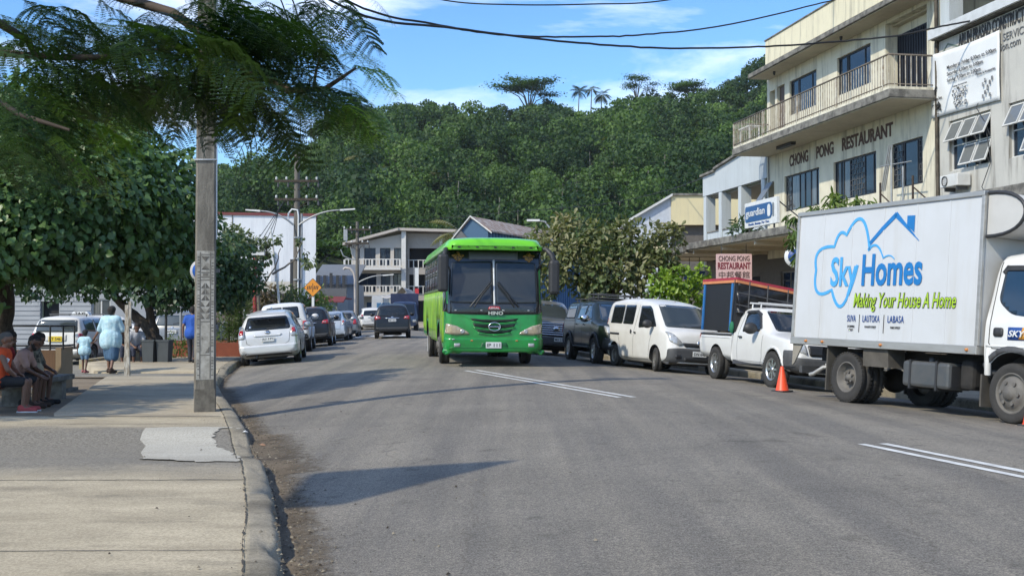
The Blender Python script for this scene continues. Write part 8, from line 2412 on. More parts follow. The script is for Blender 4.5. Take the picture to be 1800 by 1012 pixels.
b = MB(); b.tube([(0, 0, 0), (-.25, 0, 3.0), (-.62, 0, 5.9)], [.07, .06, .04], 8); b.build('shaft', M_WFRAMEW, t_)
t_ = thing('wooden_post', 'peeling white wooden post beside the woman in the blue blouse', 'post', (-9.32, 27.6, -.09), R(5))
b = MB(); b.hexa([(-.065, -.05, 0), (.065, -.05, 0), (.065, .05, 0), (-.065, .05, 0)], [(-.055, -.05, 1.72), (.025, -.05, 1.72), (.025, .05, 1.72), (-.055, .05, 1.72)]); b.build('post', mat('peeling_white', (.52, .49, .43), rough=.9, col2=(.25, .21, .16), nscale=9, stretch=(2, 2, .5), namt=.95), t_)
b = MB(); b.box(.03, .085, -.04, .04, 1.2, 1.80); b.build('batten', MATS['peeling_white'], t_)
for px, Y, h, lb in ((292, 38, 2.2, 'thin dark steel post behind the grey bins'), (318, 40, 1.9, 'thin pale post in front of the parked grey car'), (430, 44, 2.4, 'slim grey post by the planter shrubs'), (388, 46, 2.6, 'pale post behind the planter, seen right of the concrete pole')):
 t_ = thing('car_park_post', lb, 'post', ((px - 900) / 2000 * Y, Y, -.2))
 b = MB(); b.tube([(0, 0, 0), (0, 0, h)], .045, 7); b.build('shaft', M_TRIM if 'dark' in lb else M_STEEL, t_)
 b = MB(); b.lathe([(.05, h), (.05, h + .03), (0, h + .05)], 8, 'z'); b.build('cap', M_TRIMG, t_)
t_ = thing('street_lamp', 'street lamp whose pale head shows over the rusty roof right of the bus', 'street lamp', ((968 - 900) / 2000 * 62, 62, -.1))
b = MB(); b.tube([(0, 0, 0), (0, 0, 6.0), (-.3, 0, 6.42), (-.7, 0, 6.48)], [.1, .06, .05, .04], 8); b.build('post', M_STEEL, t_)
b = MB(); b.hexa([(-1.3, -.08, 6.44), (-.6, -.08, 6.44), (-.6, .08, 6.44), (-1.3, .08, 6.44)], [(-1.3, -.06, 6.55), (-.6, -.06, 6.55), (-.6, .06, 6.55), (-1.3, .06, 6.55)]); b.build('lamp_head', M_WFRAMEW, t_)
M_CABLE = mat('cable_black', (0.012, 0.013, 0.015), rough=.7)
def cable(label, pts, r, wob=.0):
 P = [at(*p) for p in pts]
 Q = []
 n = len(P)
 for i in range(n - 1):
  p0, p1, p2, p3 = P[max(i - 1, 0)], P[i], P[i + 1], P[min(i + 2, n - 1)]
  for k in range(10):
   u = k / 10
   q = .5 * ((2 * p1) + (p2 - p0) * u + (2 * p0 - 5 * p1 + 4 * p2 - p3) * u * u + (3 * p1 - p0 - 3 * p2 + p3) * u ** 3)
   Q.append(q + Vector((0, 0, random.gauss(0, wob))))
 Q.append(P[-1])
 b = MB(); b.tube(Q, r, 6)
 o = b.build('power_cable', M_CABLE)
 return tag(o, label, 'cable')
cable('topmost thin cable crossing the sky along the upper edge of the photo', [(640, -40, 24), (780, -2, 25), (900, 6, 25), (1040, 5, 25.5), (1180, -3, 26), (1400, -50, 28)], .016)
cable('twisted cable sagging across the sky and rising to the restaurant parapet', [(362, -160, 17.3), (620, 4, 19.5), (760, 40, 21), (890, 60, 23), (1030, 63, 26), (1150, 58, 29), (1290, 40, 32), (1460, 0, 35), (1500, -12, 36)], .021, .004)
cable('lower thick cable sagging across the sky in front of the restaurant eaves', [(362, -140, 17.3), (620, 18, 19), (800, 48, 21), (1000, 72, 24), (1180, 83, 26), (1350, 80, 28), (1480, 71, 29), (1580, 61, 29), (1660, 44, 29), (1740, 30, 28.5)], .023, .004)
cable('steep service cable dropping behind the leaves to the tall utility pole', [(400, -160, 17.3), (500, 20, 26), (525, 150, 42), (527, 290, 64.8)], .016)
cable('second steep service cable right of the first, ending at the tall pole', [(420, -160, 17.3), (520, 20, 26), (545, 170, 42), (545, 318, 64.8)], .016)
for i, lb in enumerate(('uppermost', 'second', 'third', 'lowest')):
 cable('%s of four service wires slanting past the white hall' % lb, [(500 - 3 * i, 352 + 3 * i, 64.8), (450 + 7 * i, 425 + 2 * i, 62), (400 + 6 * i, 492 + 2 * i, 60)], .018)
cable('wire from the tall utility pole to the second utility pole, upper', [(545, 316, 64.8), (585, 372, 77), (628, 398, 89.7)], .02)
cable('wire from the tall utility pole to the second utility pole, lower', [(555, 350, 64.8), (590, 395, 77), (634, 410, 89.7)], .02)
cable('thin wire running right from the second utility pole across the foot of the hill', [(640, 398, 89.7), (760, 385, 95), (900, 372, 90), (1050, 360, 80), (1160, 338, 70), (1238, 312, 50)], .02)
cable('faint wire from the second pole down to the white hall corner', [(618, 410, 89.7), (585, 440, 94), (556, 470, 99)], .02)
def traffic_cone(X, Y, h, lb):
 t = thing('traffic_cone', lb, 'traffic cone', (X, Y, zr(X, Y) + .004), random.random(), None)
 b = MB(); b.box(-.14, .14, -.14, .14, 0, .025); b.build('base', M_TRIM, t, bevel=.008)
 b = MB(); b.lathe([(.125, .025), (.115, .04), (.03, h - .01), (.024, h), (0, h)], 28, 'z'); b.build('cone', mat('cone_orange', (.80, .085, .025), rough=.45, col2=(.70, .07, .025), nscale=5), t)
traffic_cone(4.92, 20.75, .46, 'orange traffic cone behind the rear wheels of the box truck')
traffic_cone(6.72, 14.72, .47, 'orange traffic cone at the right edge beside the truck front wheel')
def bin_(X, Y, lb, m):
 t = thing('rubbish_bin', lb, 'bin', (X, Y, pz(Y)), R(-6), 'grey bins by the leaning tree')
 def rg(w, h): return [(-w, -w, h), (w, -w, h), (w, w, h), (-w, w, h)]
 b = MB()
 o = [rg(.155, .0), rg(.185, .62)]; i = [rg(.165, .62), rg(.14, .04)]
 vs = o[0] + o[1] + i[0] + i[1]; fs = []
 for L_ in range(3):
  for k in range(4): fs.append((L_ * 4 + k, L_ * 4 + (k + 1) % 4, L_ * 4 + 4 + (k + 1) % 4, L_ * 4 + 4 + k))
 fs += [(3, 2, 1, 0), (12, 13, 14, 15)]
 b.add(vs, fs); b.build('body', m, t)
 b = MB()
 for s in (((-.2, .2), (-.2, -.17)), ((-.2, .2), (.17, .2)), ((-.2, -.17), (-.17, .17)), ((.17, .2), (-.17, .17))): b.box(*s[0], *s[1], .60, .645)
 b.build('rim', m, t)
m_ = mat('bin_grey', (0.060, 0.068, 0.070), rough=.6, col2=(0.045, 0.05, 0.052), nscale=5)
bin_(-10.62, 33.4, 'left grey square bin beside the seated people under the tree', m_)
bin_(-10.20, 33.45, 'right grey square bin in front of the leaning tree trunk', m_)
t_ = thing('low_bench', 'low concrete bench carrying the seated people under the big tree', 'bench', (-8.22, 18.6, -.085))
b = MB(); b.box(-.28, .28, -1.5, 2.1, .34, .43); b.build('seat', M_CONC, t_, bevel=.01)
for y in (-1.2, .3, 1.8):
 b = MB(); b.box(-.2, .2, y - .1, y + .1, 0, .339); b.build('leg', M_CONC, t_)
t_ = thing('panelled_stand', 'brown panelled stand with black metal rail beyond the seated people', 'stand', (-9.12, 22.0, -.085), R(2))
wd = mat('stand_wood', (.17, .095, .05), rough=.7, col2=(.11, .06, .035), nscale=4, stretch=(6, 6, .6)); wd2 = mat('stand_post', (.30, .22, .14), rough=.8)
b = MB(); b.box(-.55, .30, -.03, .03, .10, .82); b.build('panel', wd, t_)
b = MB(); b.box(.31, .42, -.04, .6, .02, .86); b.build('end_post', wd2, t_)
b = MB(); b.box(-.7, .5, -.1, .7, -.01, .06); b.build('base', M_CONC, t_)
b = MB()
for z in (.90, 1.28): b.tube([(-.6, -.02, z), (.45, -.02, z), (.45, .6, z)], .018, 6)
for p in ((-.6, -.02), (.2, -.02), (.45, -.02), (.45, .6)): b.tube([(p[0], p[1], .82), (p[0], p[1], 1.29)], .018, 6)
b.build('rail', M_TRIM, t_)
# ------------------------------------------------------------ parked cars at the left, far traffic
pro_top = [(0, .62), (.03, .74), (.12, .86), (.5, .94), (.95, 1.02), (1.6, 1.42), (2.0, 1.50), (3.4, 1.515), (3.95, 1.49), (4.07, 1.40), (4.18, 1.05), (4.22, .9), (4.25, .45)]
pro = (pro_top, [(0, .58), (.5, .86), (1.0, .95), (4.1, 1.0), (4.25, .95)], [(0, .62), (.05, .71), (.2, .80), (.5, .845), (3.95, .845), (4.15, .82), (4.25, .76)],
       [(0, .5), (.5, .68), (1.0, .72), (1.8, .62), (4.0, .64), (4.2, .70), (4.25, .70)], [(0, .24), (.5, .18), (3.8, .20), (4.25, .34)],
       [[(1.2, 1.02), (2.02, 1.01), (2.05, 1.42), (1.72, 1.39)], [(2.10, 1.01), (2.95, 1.02), (2.98, 1.43), (2.10, 1.43)], [(3.05, 1.03), (3.85, 1.06), (3.80, 1.40), (3.06, 1.43)]],
       [(-.64, 1.02), (.64, 1.02), (.54, 1.38), (-.54, 1.38)], [(-.67, 1.03), (.67, 1.03), (.60, 1.41), (-.60, 1.41)])
def taxi_rear(s, t, X, L):
 for q in (-1, 1):
  s.drape('tail_light', rr([(q * .70, .70), (q * .83, .68), (q * .80, .98), (q * .70, 1.0)], .03), 'rear', .016, M_RED, t)
  s.drape('side_lens', rr([(X(4.16), .70), (X(4.02), .72), (X(4.02), .95), (X(4.12), .98)], .02), 'side-' if q < 0 else 'side+', .012, M_RED, t)
 s.drape('rear_bumper', rr([(-.79, .34), (.79, .34), (.80, .50), (-.80, .50)], .05), 'rear', .04, M_WHITE2, t, thick=.06)
 s.drape('bumper_trim', rr(rect(-.80, .80, .50, .60), .03), 'rear', .03, M_TRIM, t)
 s.drape('plate_recess', rr(rect(-.34, .34, .74, .96), .04), 'rear', .01, M_WFRAMEW, t)
 plate(t, (-L / 2 - .02, .0, .82), R(-90), 'LT 546', w=.42, h=.17, m=M_PLATEY)
 s.line('tailgate_seam', [(-.66, .98), (-.66, .64), (.66, .64), (.66, .98)], 'rear', .012, .003, M_SEAM, t)
 b = MB(); b.prism(rr([(-.32, 1.545), (.32, 1.545), (.22, 1.68), (-.22, 1.68)], .05), X(2.3) - .12, X(2.3) + .12, 'x'); o = b.build('roof_sign', M_PLATE, t)
 text('lettering', 'TAXI', .34, .085, M_INK, o, (X(2.3) - .126, 0, 1.612), rz=R(-90), offset=.02)
 b = MB()
 for x in (X(1.9), X(3.3)):
  b.tube([(x, -.62, 1.58), (x, .62, 1.58)], .018, 6)
  for y in (-.58, .58): b.tube([(x, y, 1.5), (x, y, 1.58)], .018, 6)
 b.build('roof_bar', M_TRIMG, t)
o, _, _ = car('taxi', 'white station wagon taxi with yellow plate parked under the trees', 'taxi', None, 4.25, 1.69, pro, M_WHITE2, M_GLASSG, 'steel', .305, (.75, 3.3), side=(1.1, 2.06, 3.0), rear=taxi_rear)
park(o, -14.15, 37.6, 88, 2.55, dz=-.215)
o, _, _ = car('grey_suv', 'grey car parked in the shade beyond the leaning tree', 'car', None, 4.6, 1.82, suv, M_GREYP, M_GLASSG, 'alloy', .35, (.9, 3.62), side=(1.3, 2.38, 3.36), rear=suv_rear)
park(o, -12.75, 45.5, 86, dz=-.215)
o, _, _ = car('white_hatchback', 'white hatchback deep in the car park left of the leaning tree', 'car', None, 4.0, 1.7, hat, M_WHITE2, M_GLASS, 'steel', .31, (.78, 3.25), side=(1.1, 2.14, 3.05), rear=hat_rear)
park(o, -15.6, 45.0, 15, dz=-.215)
def far_truck(name, label, loc, rz, boxm, cabm, txt):
 t = thing(name, label, 'truck', loc, rz)
 b = MB(); b.box(-3.2, 1.0, -1.0, 1.0, .95, 2.75); b.build('cargo_box', boxm, t, bevel=.02)
 if txt: text('lettering', txt, 1.1, .6, mat('far_blue_letters', (.03, .19, .42), rough=.5), t, (-3.212, .1, 1.9), rz=R(-90), extrude=.01, offset=.03)
 s = Shell(1.7, [(0, 1.1), (.1, 1.4), (.5, 2.05), (.8, 2.15), (1.7, 2.15)], [(0, 1.0), (.3, 1.3), (1.7, 1.3)], [(0, .8), (.2, .92), (1.7, .95)], [(0, .7), (.5, .8), (1.7, .82)], [(0, .45), (1.7, .5)], xoff=2.0)
 s.body('cab', cabm, t, [(1.95, .4, .5, .95)]); s.L = 8
 s.drape('windscreen', rr([(-.72, 1.35), (.72, 1.35), (.66, 1.98), (-.66, 1.98)], .06), 'front', .006, M_GLASS, t)
 for ax in ('side-', 'side+'): s.drape('window', rr([(1.3, 1.35), (2.3, 1.32), (2.1, 1.95), (1.35, 1.97)], .06), ax, .006, M_GLASS, t)
 for q in (-1, 1): s.drape('headlight', rr(rect(q * .68 - .12, q * .68 + .12, .7, .88), .03), 'front', .012, M_CLEAR, t)
 b = MB(); b.box(-3.1, 2.7, -.4, .4, .55, .93); b.build('chassis', M_UNDER, t)
 for sg in (-1, 1):
  wheel(t, -1.6, sg * .85, .40, .3, 'truck'); wheel(t, 1.95, sg * .85, .40, .21, 'truckfront')
 return t
far_truck('delivery_truck', 'small white truck with blue letters far down the road beyond the black car', (-10.7, 95, -.1), R(97), M_BOX, M_WHITE, 'JJSCKS')
far_truck('blue_truck', 'dark blue covered truck behind the black sport utility car', (-7.85, 83, -.05), R(-84), mat('navy_canvas', (.02, .03, .075), rough=.8), mat('navy_paint', (.015, .025, .06), rough=.3, coat=.6), None)
t_ = thing('market_tarpaulin', 'pale grey tarpaulin stall roof above the far trucks', 'stall', (-8.9, 91, -.2), R(-5))
t_.scale = (.52, 1, 1.0)
b = MB()
vs = []; fs = []
for j in range(9):
 for i in range(13):
  u, v = i / 12, j / 8
  vs.append((-2.4 + 4.8 * u, -1.6 + 3.2 * v, 2.75 + .75 * math.exp(-((u - .68) / .16) ** 2) * (1 - .4 * v) + .2 * v - .12 * math.sin(u * 9) * (1 - v)))
for j in range(8):
 for i in range(12):
  a = j * 13 + i; fs.append((a, a + 1, a + 14, a + 13))
b.add(vs, fs, True); o_ = b.build('tarpaulin', mat('tarp_grey', (.46, .44, .41), rough=.8), t_); o_.modifiers.new('s', 'SOLIDIFY').thickness = .02
for x in (-2.2, 0, 2.2):
 for y in (-1.4, 1.4):
  b = MB(); b.tube([(x, y, 0), (x, y, 2.7)], .04, 6); b.build('post', M_TRIMG, t_)
t_ = thing('red_white_banner', 'small red and white feather banner at the rear of the bus', 'banner', (-9.45, 110, -.1))
b = MB(); b.tube([(0, 0, 0), (0, 0, 5.8)], .05, 6); b.build('pole', M_STEEL, t_)
b = MB(); b.box(.06, .42, -.01, .01, 3.9, 5.7); b.build('white_cloth', M_PLATE, t_)
b = MB(); b.box(.065, .43, -.012, .012, 3.1, 3.7); b.build('red_cloth', mat('banner_red', (.5, .03, .04), rough=.7), t_)
# ------------------------------------------------------------ people
SKIN = mat('skin_dark', (0.135, 0.066, 0.040), rough=.5, col2=(0.10, 0.048, 0.030), nscale=8)
SKIN2 = mat('skin_brown', (0.20, 0.105, 0.066), rough=.5, col2=(0.16, 0.08, 0.05), nscale=8)
HAIR = mat('black_hair', (0.012, 0.010, 0.009), rough=.8, col2=(0.02, 0.017, 0.015), nscale=30, bump=.8, bscale=60)
def fused(name, cones, m, parent, voxel=.014, smooth=4, balls=()):
 """one continuous skin over tapered limbs"""
 b = MB()
 for a, c, ra, rc in cones:
  a, c = Vector(a), Vector(c)
  d = c - a
  n = 4
  b.tube([a + d * (i / n) for i in range(n + 1)], [ra + (rc - ra) * i / n for i in range(n + 1)], 12)
  b.ball(a, ra * 1.0, 12, 8); b.ball(c, rc * 1.0, 12, 8)
 for c, r_ in balls: b.ball(c, r_, 14, 10)
 me = b.mesh(name, m)
 o = link(name, me)
 md = o.modifiers.new('r', 'REMESH'); md.mode = 'VOXEL'; md.voxel_size = voxel; md.use_smooth_shade = True
 ms = o.modifiers.new('s', 'SMOOTH'); ms.iterations = smooth; ms.factor = .5
 dg = bpy.context.evaluated_depsgraph_get()
 me2 = bpy.data.meshes.new_from_object(o.evaluated_get(dg))
 o.modifiers.clear(); o.data = me2
 me2.polygons.foreach_set('use_smooth', [True] * len(me2.polygons))
 if not me2.materials: me2.materials.append(m)
 o.parent = parent
 return o
def hand(w, d, side, curl=.5):
 """cones of a hand at wrist w pointing along d; side = direction of the thumb"""
 w, d, s = Vector(w), Vector(d).normalized(), Vector(side).normalized()
 s = (s - d * s.dot(d)).normalized(); pn = d.cross(s)
 out = [(w, w + d * .075, .026, .030), (w + s * .02, w + d * .08 + s * .025, .02, .018), (w - s * .015, w + d * .08 - s * .028, .02, .016)]
 for k, ln in enumerate((.066, .076, .070, .054)):
  b = w + d * .085 + s * (.030 - .020 * k)
  m = b + (d * (1 - curl * .35) + pn * curl * .6) * ln * .5
  e = m + (d * (1 - curl) + pn * curl * 1.1).normalized() * ln * .5
  out += [(b, m, .0095, .009), (m, e, .009, .0075)]
 t0 = w + d * .02 + s * .03
 t1 = t0 + (d * .6 + s * .7).normalized() * .04
 out += [(t0, t1, .012, .0105), (t1, t1 + (d * .9 + s * .2 + pn * .3).normalized() * .03, .0105, .008)]
 return out
def person(label, loc, rz, J, look, skin=SKIN, scale=1.0, fat=1.0, voxel=.014, group=None):
 """J: joints (facing +x, y left); look: list of garments"""
 t = thing('person', label, 'person', loc, rz, group)
 t.scale = (scale,) * 3
 V = {k: Vector(v) for k, v in J.items()}
 f = fat
 C = []
 pel, ch, nk, hd = V['pelvis'], V['chest'], V['neck'], V['head']
 hipL, hipR = V['hipL'], V['hipR']; shL, shR = V['shL'], V['shR']
 mid = (pel + ch) / 2
 torso = [(hipL, hipR, .115 * f, .115 * f), (pel, mid, .125 * f, .115 * f), (mid, ch, .115 * f, .125 * f), (shL * .75 + ch * .25, shR * .75 + ch * .25, .085 * f, .085 * f), (hipL, shL * .6 + ch * .4, .085 * f, .085 * f), (hipR, shR * .6 + ch * .4, .085 * f, .085 * f)]
 arms = {}; legs = {}
 for s in 'LR':
  arms[s] = [(V['sh' + s], V['el' + s], .052 * f, .041), (V['el' + s], V['wr' + s], .040, .027)]
  legs[s] = [(V['hip' + s], V['kn' + s], .088 * f, .056), (V['kn' + s], V['an' + s], .055, .036)]
 C += torso
 for s in 'LR': C += arms[s] + legs[s]
 C += [(ch, nk, .075, .055), (nk, hd, .052, .055)]
 for s in 'LR':
  d = V.get('hd' + s, (V['wr' + s] - V['el' + s]).normalized())
  C += hand(V['wr' + s], d, V.get('th' + s, Vector((1, 0, .2))), .55)
  C += [(V['an' + s], V['to' + s], .036, .030), (V['an' + s], V['an' + s] + (V['an' + s] - V['to' + s]) * .25 - Vector((0, 0, .03)), .036, .03)]
 lk_ = V.get('look', Vector((1, 0, 0))).normalized(); up = Vector((0, 0, 1)); up = (up - lk_ * up.dot(lk_)).normalized(); rt = lk_.cross(up)
 hb_ = [(hd + up * .03 - lk_ * .015, .092)]
 C += [(hd + up * .02 - lk_ * .02, hd + up * .035 + lk_ * .025, .088, .082), (hd - up * .06 + lk_ * .03, hd - up * .085 + lk_ * .055, .058, .040), (hd - up * .01 + lk_ * .085, hd - up * .035 + lk_ * .108, .012, .017),
          (hd + rt * .082 + up * .0, hd + rt * .09 - up * .035, .016, .011), (hd - rt * .082 + up * .0, hd - rt * .09 - up * .035, .016, .011), (hd - up * .068 + lk_ * .085 + rt * .02, hd - up * .068 + lk_ * .085 - rt * .02, .012, .012)]
 body = fused('body', C, skin, t, voxel, 3, hb_)
 for q in (-1, 1):
  b = MB(); c = hd + rt * q * .032 + up * .012 + lk_ * .093; b.ball(c, .011, 8, 6); b.build('eye', M_INK, t)
 for g in look:
  k = g[0]
  m = g[1]
  if k == 'shirt':
   lo = g[2] if len(g) > 2 else .0; sl = g[3] if len(g) > 3 else .55
   G = [(a, c, ra + .020, rc + .020) for a, c, ra, rc in torso]
   for s in 'LR':
    if sl > 0:
     a, e = V['sh' + s], V['el' + s]; G.append((a, a.lerp(e, min(sl, 1)), .072 * f, .062 * f))
     if sl > 1: G.append((e, e.lerp(V['wr' + s], sl - 1), .060, .048))
    else: G.append((V['sh' + s], V['sh' + s].lerp(ch, .3), .05, .07))
   if lo: G += [(pel, pel - Vector((0, 0, lo)), .175 * f, .18 * f), (hipL, hipL - Vector((0, 0, lo)), .15 * f, .15 * f), (hipR, hipR - Vector((0, 0, lo)), .15 * f, .15 * f)]
   fused('shirt', G, m, t, voxel * 1.1, 3)
  elif k in ('shorts', 'trousers'):
   ln = g[2]
   G = [(hipL, hipR, .135 * f, .135 * f), (pel, pel + (ch - pel) * .25, .135 * f, .125 * f)]
   for s in 'LR':
    a, kn, an = V['hip' + s], V['kn' + s], V['an' + s]
    G.append((a, a.lerp(kn, min(ln, 1)), .108 * f, .085 if ln < 1 else .075))
    if ln > 1: G.append((kn, kn.lerp(an, ln - 1), .075, .062))
   fused(k, G, m, t, voxel * 1.1, 3)
  elif k == 'skirt':
   ln = g[2]
   G = [(hipL, hipR, .14 * f, .14 * f), (pel, pel + (ch - pel) * .2, .14 * f, .13 * f)]
   kc = (V['knL'] + V['knR']) / 2
   low = pel.lerp(kc, 1.0); low.z = pel.z - ln
   for s in 'LR':
    a = V['hip' + s]; e = a.lerp(V['kn' + s], ln / max(.1, (a - V['kn' + s]).length)); G.append((a, e, .115 * f, .10 * f))
   G.append((pel, (G[-1][1] + G[-2][1]) / 2, .12 * f, .10 * f))
   fused('skirt', G, m, t, voxel * 1.1, 3)
  elif k == 'hair':
   big_ = g[2] if len(g) > 2 else 0
   G = [(hd + up * .045 - lk_ * .030, hd + up * .06 + lk_ * .018, .092 + big_, .080 + big_), (hd - lk_ * .05, hd - up * .035 - lk_ * .055, .065 + big_, .05 + big_)]
   fused('hair', G, m, t, .014, 2)
  elif k == 'cap':
   fused('cap', [(hd + up * .05 - lk_ * .02, hd + up * .065 + lk_ * .015, .094, .084), (hd + up * .045 + lk_ * .09, hd + up * .04 + lk_ * .14, .02, .012), (hd + up * .045 + lk_ * .09 + rt * .05, hd + up * .045 + lk_ * .09 - rt * .05, .014, .014)], m, t, .012, 2)
  elif k == 'beard':
   fused('beard', [(hd - up * .075 + lk_ * .045, hd - up * .10 + lk_ * .055, .05, .035), (hd - up * .03 + rt * .07, hd - up * .08 + lk_ * .03 + rt * .03, .03, .035), (hd - up * .03 - rt * .07, hd - up * .08 + lk_ * .03 - rt * .03, .03, .035)], m, t, .012, 2)
  elif k == 'shoes':
   for s in 'LR':
    a, e = V['an' + s], V['to' + s]; d = (e - a); d.z = 0; d.normalize()
    base = Vector((a.x, a.y, min(a.z, e.z)))
    zz = min(a.z, e.z) - .0
    p0 = Vector((a.x, a.y, zz)) - d * .05; p1 = Vector((a.x, a.y, zz)) + d * .19
    o_ = fused('shoe', [(p0, p1, .045, .040), (Vector((a.x, a.y, zz + .04)) - d * .01, p0 + Vector((0, 0, .03)), .048, .045), (p0 + Vector((0, 0, .01)), p1 + Vector((0, 0, -.005)), .045, .042)], m, t, .011, 2)
    if len(g) > 2:
     b = MB(); b.prism(rr([(p0.x - d.x * .05 + d.y * .045, p0.y - d.y * .05 - d.x * .045), (p1.x + d.x * .045 + d.y * .04, p1.y + d.y * .045 - d.x * .04), (p1.x + d.x * .045 - d.y * .04, p1.y + d.y * .045 + d.x * .04), (p0.x - d.x * .05 - d.y * .045, p0.y - d.y * .05 + d.x * .045)], .03), zz - .05, zz - .025, 'z'); b.build('sole', g[2], o_)
 return t
def seated(lean=.1, hl=0.0, elb=(.12, .0), knee=.0, headdown=.3, armf=.30):
 """sitting on a 0.43 m seat, feet on the ground, facing +x"""
 px_ = -.05
 ch = (px_ + .42 * math.sin(lean), 0, .52 + .42 * math.cos(lean))
 nk = (ch[0] + .12 * math.sin(lean + .15), 0, ch[2] + .12 * math.cos(lean))
 hd = (nk[0] + .10 * math.sin(lean + headdown), hl, nk[2] + .13)
 J = dict(pelvis=(px_, 0, .53), chest=ch, neck=nk, head=hd, look=(1, 0, -headdown), hipL=(px_, .10, .52), hipR=(px_, -.10, .52))
 for s, q in (('L', 1), ('R', -1)):
  J['sh' + s] = (ch[0], q * .185, ch[2] + .04)
  J['el' + s] = (ch[0] + elb[0], q * .23, ch[2] - .23)
  J['wr' + s] = (ch[0] + armf, q * .11, ch[2] - .33 + .02 * q)
  J['hd' + s] = Vector((.75, -q * .25, -.35)).normalized(); J['th' + s] = Vector((.1, -q, .3))
  J['kn' + s] = (px_ + .42 + knee * q, q * .12, .50)
  J['an' + s] = (px_ + .38 + knee * 1.6 * q, q * .12, .085)
  J['to' + s] = (px_ + .53 + knee * 1.6 * q, q * .14, .045)
 return J
def standing(step=.0, arml=0.0, armr=0.0, lookv=(1, 0, 0)):
 J = dict(pelvis=(0, 0, .95), chest=(.02, 0, 1.30), neck=(.03, 0, 1.46), head=(.05, 0, 1.58), look=lookv, hipL=(0, .095, .92), hipR=(0, -.095, .92))
 for s, q in (('L', 1), ('R', -1)):
  st = step * q
  J['sh' + s] = (.0, q * .185, 1.38); J['el' + s] = (-.05 - st * .3, q * .26, 1.10); J['wr' + s] = (.03 - st * .8, q * .27, .86)
  J['hd' + s] = Vector((.1, 0, -1)); J['th' + s] = Vector((1, 0, 0))
  J['kn' + s] = (.03 + st * .5, q * .10, .49); J['an' + s] = (-.03 + st, q * .10, .085 + (.05 if st < 0 else 0)); J['to' + s] = (.13 + st, q * .12, .045 + (.0 if st < 0 else 0))
 return J
C_ = lambda n, c, **k: mat(n, c, rough=.85, bump=.9, bscale=11, **k)
ORG = C_('jersey_orange', (.62, .075, .015)); PINK = C_('shirt_pink', (.40, .25, .20)); PAT = mat('shirt_pattern', (.20, .19, .14), rough=.9, col2=(.05, .05, .04), nscale=16, namt=1.0)
DARKC = C_('dark_cloth', (.018, .018, .02)); NAVYC = C_('navy_cloth', (.03, .035, .06)); DENIM = C_('denim', (.055, .115, .20)); LBLUE = mat('blouse_blue', (.33, .52, .60), rough=.85, col2=(.46, .62, .68), nscale=12, namt=.9, bump=.9, bscale=9)
BLUE = C_('tee_blue', (.02, .09, .40)); REDC = C_('shirt_red', (.30, .02, .02)); TAN = C_('tan_cloth', (.36, .31, .21)); LAV = mat('skirt_print', (.30, .27, .27), rough=.9, col2=(.14, .10, .11), nscale=22, namt=1.0)
GS = -.085
j = seated(.10, headdown=.05, armf=.22)
o = person('person in orange sleeveless jersey and black shorts seated on the bench end', (-7.92, 17.75, GS), R(12), j, [('shirt', ORG, 0, 0), ('shorts', DARKC, .85), ('hair', mat('grey_hair', (.09, .085, .08), rough=.9)), ('shoes', mat('shoe_red', (.42, .06, .06), rough=.6), M_PLATE)], SKIN2, scale=.94, voxel=.012)
pr_ = MB()
pr_.prism([(-.09, .02), (-.02, .05), (.03, .11), (.06, .04), (.1, .02), (.06, -.05), (.02, -.10), (-.05, -.08)], -.004, .004, 'y')
q_ = pr_.build('jersey_print', M_PLATE, o, (.03, -.165, .86)); q_.rotation_euler = (R(-8), 0, R(12))
text('lettering', 'SPURS', .13, .045, M_INK, q_, (0, -.006, .0), extrude=.002)
person('person in pale pink shirt with dark beard bending forward on the bench', (-8.06, 18.5, GS), R(8), seated(.50, headdown=.45, armf=.30), [('shirt', PINK, 0, .7), ('shorts', DARKC, .9), ('hair', HAIR), ('beard', HAIR), ('shoes', C_('sandal_brown', (.05, .03, .02)))], SKIN, scale=.94, voxel=.012)
person('person in patterned shirt and printed skirt seated nearest the panelled stand', (-8.18, 19.2, GS), R(0), seated(.35, headdown=.35, armf=.32), [('shirt', PAT, 0, .8), ('skirt', LAV, .36), ('hair', HAIR), ('shoes', C_('sandal_black', (.02, .02, .02)))], SKIN, scale=.94, voxel=.013)
person('person in red shirt seated behind the pink-shirted person', (-8.38, 18.85, GS), R(10), seated(.15, headdown=.1), [('shirt', REDC, 0, .6), ('shorts', NAVYC, .9), ('hair', HAIR, .01), ('shoes', C_('sandal_black', (.02, .02, .02)))], SKIN, scale=.94, voxel=.014)
t_ = thing('cloth_bag', 'pale cloth bag held on the lap of the seated person in patterned shirt', 'bag', (-7.86, 18.85, .42), R(20))
b = MB(); b.ball((0, 0, .10), (.11, .07, .12), 12, 8); b.build('bag', TAN, t_)
b = MB(); b.tube([(-.05, 0, .2), (-.04, 0, .29), (.04, 0, .29), (.05, 0, .2)], .009, 6); b.build('strap', TAN, t_)
jw = standing(.13)
jw['elL'] = (.06, .33, 1.12); jw['wrL'] = (.10, .50, .90); jw['hdL'] = Vector((.1, .5, -.8)); jw['elR'] = (.08, -.28, 1.12); jw['wrR'] = (.22, -.25, .95)
person('person in pale blue blouse and denim skirt walking away, holding a child by the hand', (-10.22, 29.0, -.10), R(82), jw, [('shirt', LBLUE, .14, 1.1), ('skirt', DENIM, .50), ('hair', HAIR, .015), ('shoes', C_('sandal_brown', (.05, .03, .02)))], SKIN2, scale=.99, fat=1.3, voxel=.015)
jc = standing(.10)
jc['elR'] = (.02, -.30, 1.20); jc['wrR'] = (.06, -.42, 1.28); jc['hdR'] = Vector((.1, -.6, .7)); jc['head'] = (.05, 0, 1.60)
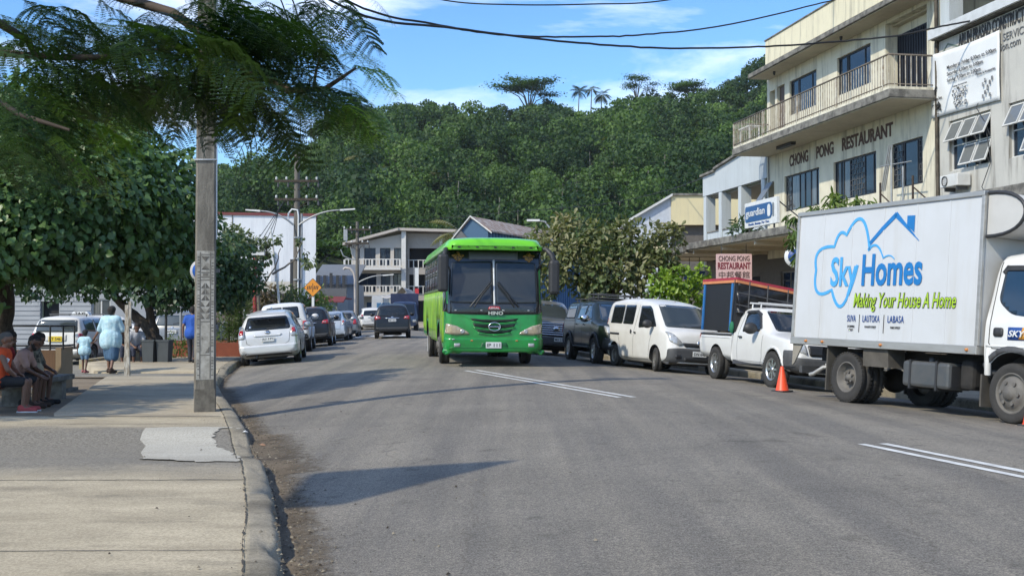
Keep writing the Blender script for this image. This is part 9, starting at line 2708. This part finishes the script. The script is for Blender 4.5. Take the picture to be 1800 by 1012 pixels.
person('small child in pale blue top and shorts, holding the hand of the walking woman', (-10.92, 29.1, -.10), R(85), jc, [('shirt', LBLUE, .05, .5), ('shorts', C_('denim_light', (.13, .22, .32)), .75), ('hair', HAIR, .02), ('shoes', C_('sandal_pink', (.35, .12, .12)))], SKIN, scale=.63, fat=1.15, voxel=.018)
person('person in bright blue shirt and dark trousers walking away behind the concrete pole', (-9.32, 33.2, -.03), R(88), standing(.12), [('shirt', BLUE, .06, .6), ('trousers', C_('trousers_grey', (.035, .035, .045)), 1.85), ('hair', HAIR, .004), ('shoes', DARKC)], SKIN2, scale=.96, voxel=.016)
j1 = person('person in grey white shirt seated under the leaning tree beside the bins', (-11.15, 33.7, -.10), R(-60), seated(.4, headdown=.4), [('shirt', C_('shirt_greywhite', (.40, .40, .42)), 0, .7), ('trousers', NAVYC, 1.5), ('hair', HAIR), ('shoes', DARKC)], SKIN, scale=.95, voxel=.018)
person('person in dark clothes seated under the leaning tree near the white post', (-11.62, 33.9, -.10), R(-50), seated(.2, headdown=.2), [('shirt', C_('shirt_darkgrey', (.06, .06, .07)), 0, .7), ('trousers', NAVYC, 1.6), ('hair', HAIR), ('shoes', DARKC)], SKIN, voxel=.018)
t_ = thing('low_wall', 'low concrete ledge the people under the leaning tree sit on', 'ledge', (-11.45, 34.05, -.1), R(0))
b = MB(); b.box(-.6, .6, -.22, .25, 0, .43); b.build('ledge', M_CONC, t_, bevel=.01)
far = person('person in dark clothes standing by the far market shelter', (-11.0, 72.5, -.2), R(120), standing(.06), [('shirt', DARKC, .05, .6), ('trousers', NAVYC, 1.8), ('hair', HAIR)], SKIN, voxel=.03, group='people standing by the far market shelter')
for X, Y, r_ in ((-10.55, 72.0, 40), (-10.2, 73.5, -60), (-11.6, 73.2, 160)):
 c_ = copy_tree(far); c_.location = (X, Y, -.2); c_.rotation_euler = (0, 0, R(r_))
# ------------------------------------------------------------ humid air between the camera and the hill
hm = bpy.data.materials.new('haze'); hm.use_nodes = True
hn = hm.node_tree; hn.nodes.remove(hn.nodes['Principled BSDF'])
pv = hn.nodes.new('ShaderNodeVolumePrincipled'); pv.inputs['Density'].default_value = 0.00010
pv.inputs['Color'].default_value = (0.80, 0.88, 1.0, 1)
hn.links.new(pv.outputs[0], hn.nodes['Material Output'].inputs['Volume'])
hz_ = MB(); hz_.box(-950, 950, -70, 1550, -1.4, 110)
tag(hz_.build('haze', hm), kind='stuff')
SC.cycles.volume_bounces = 0
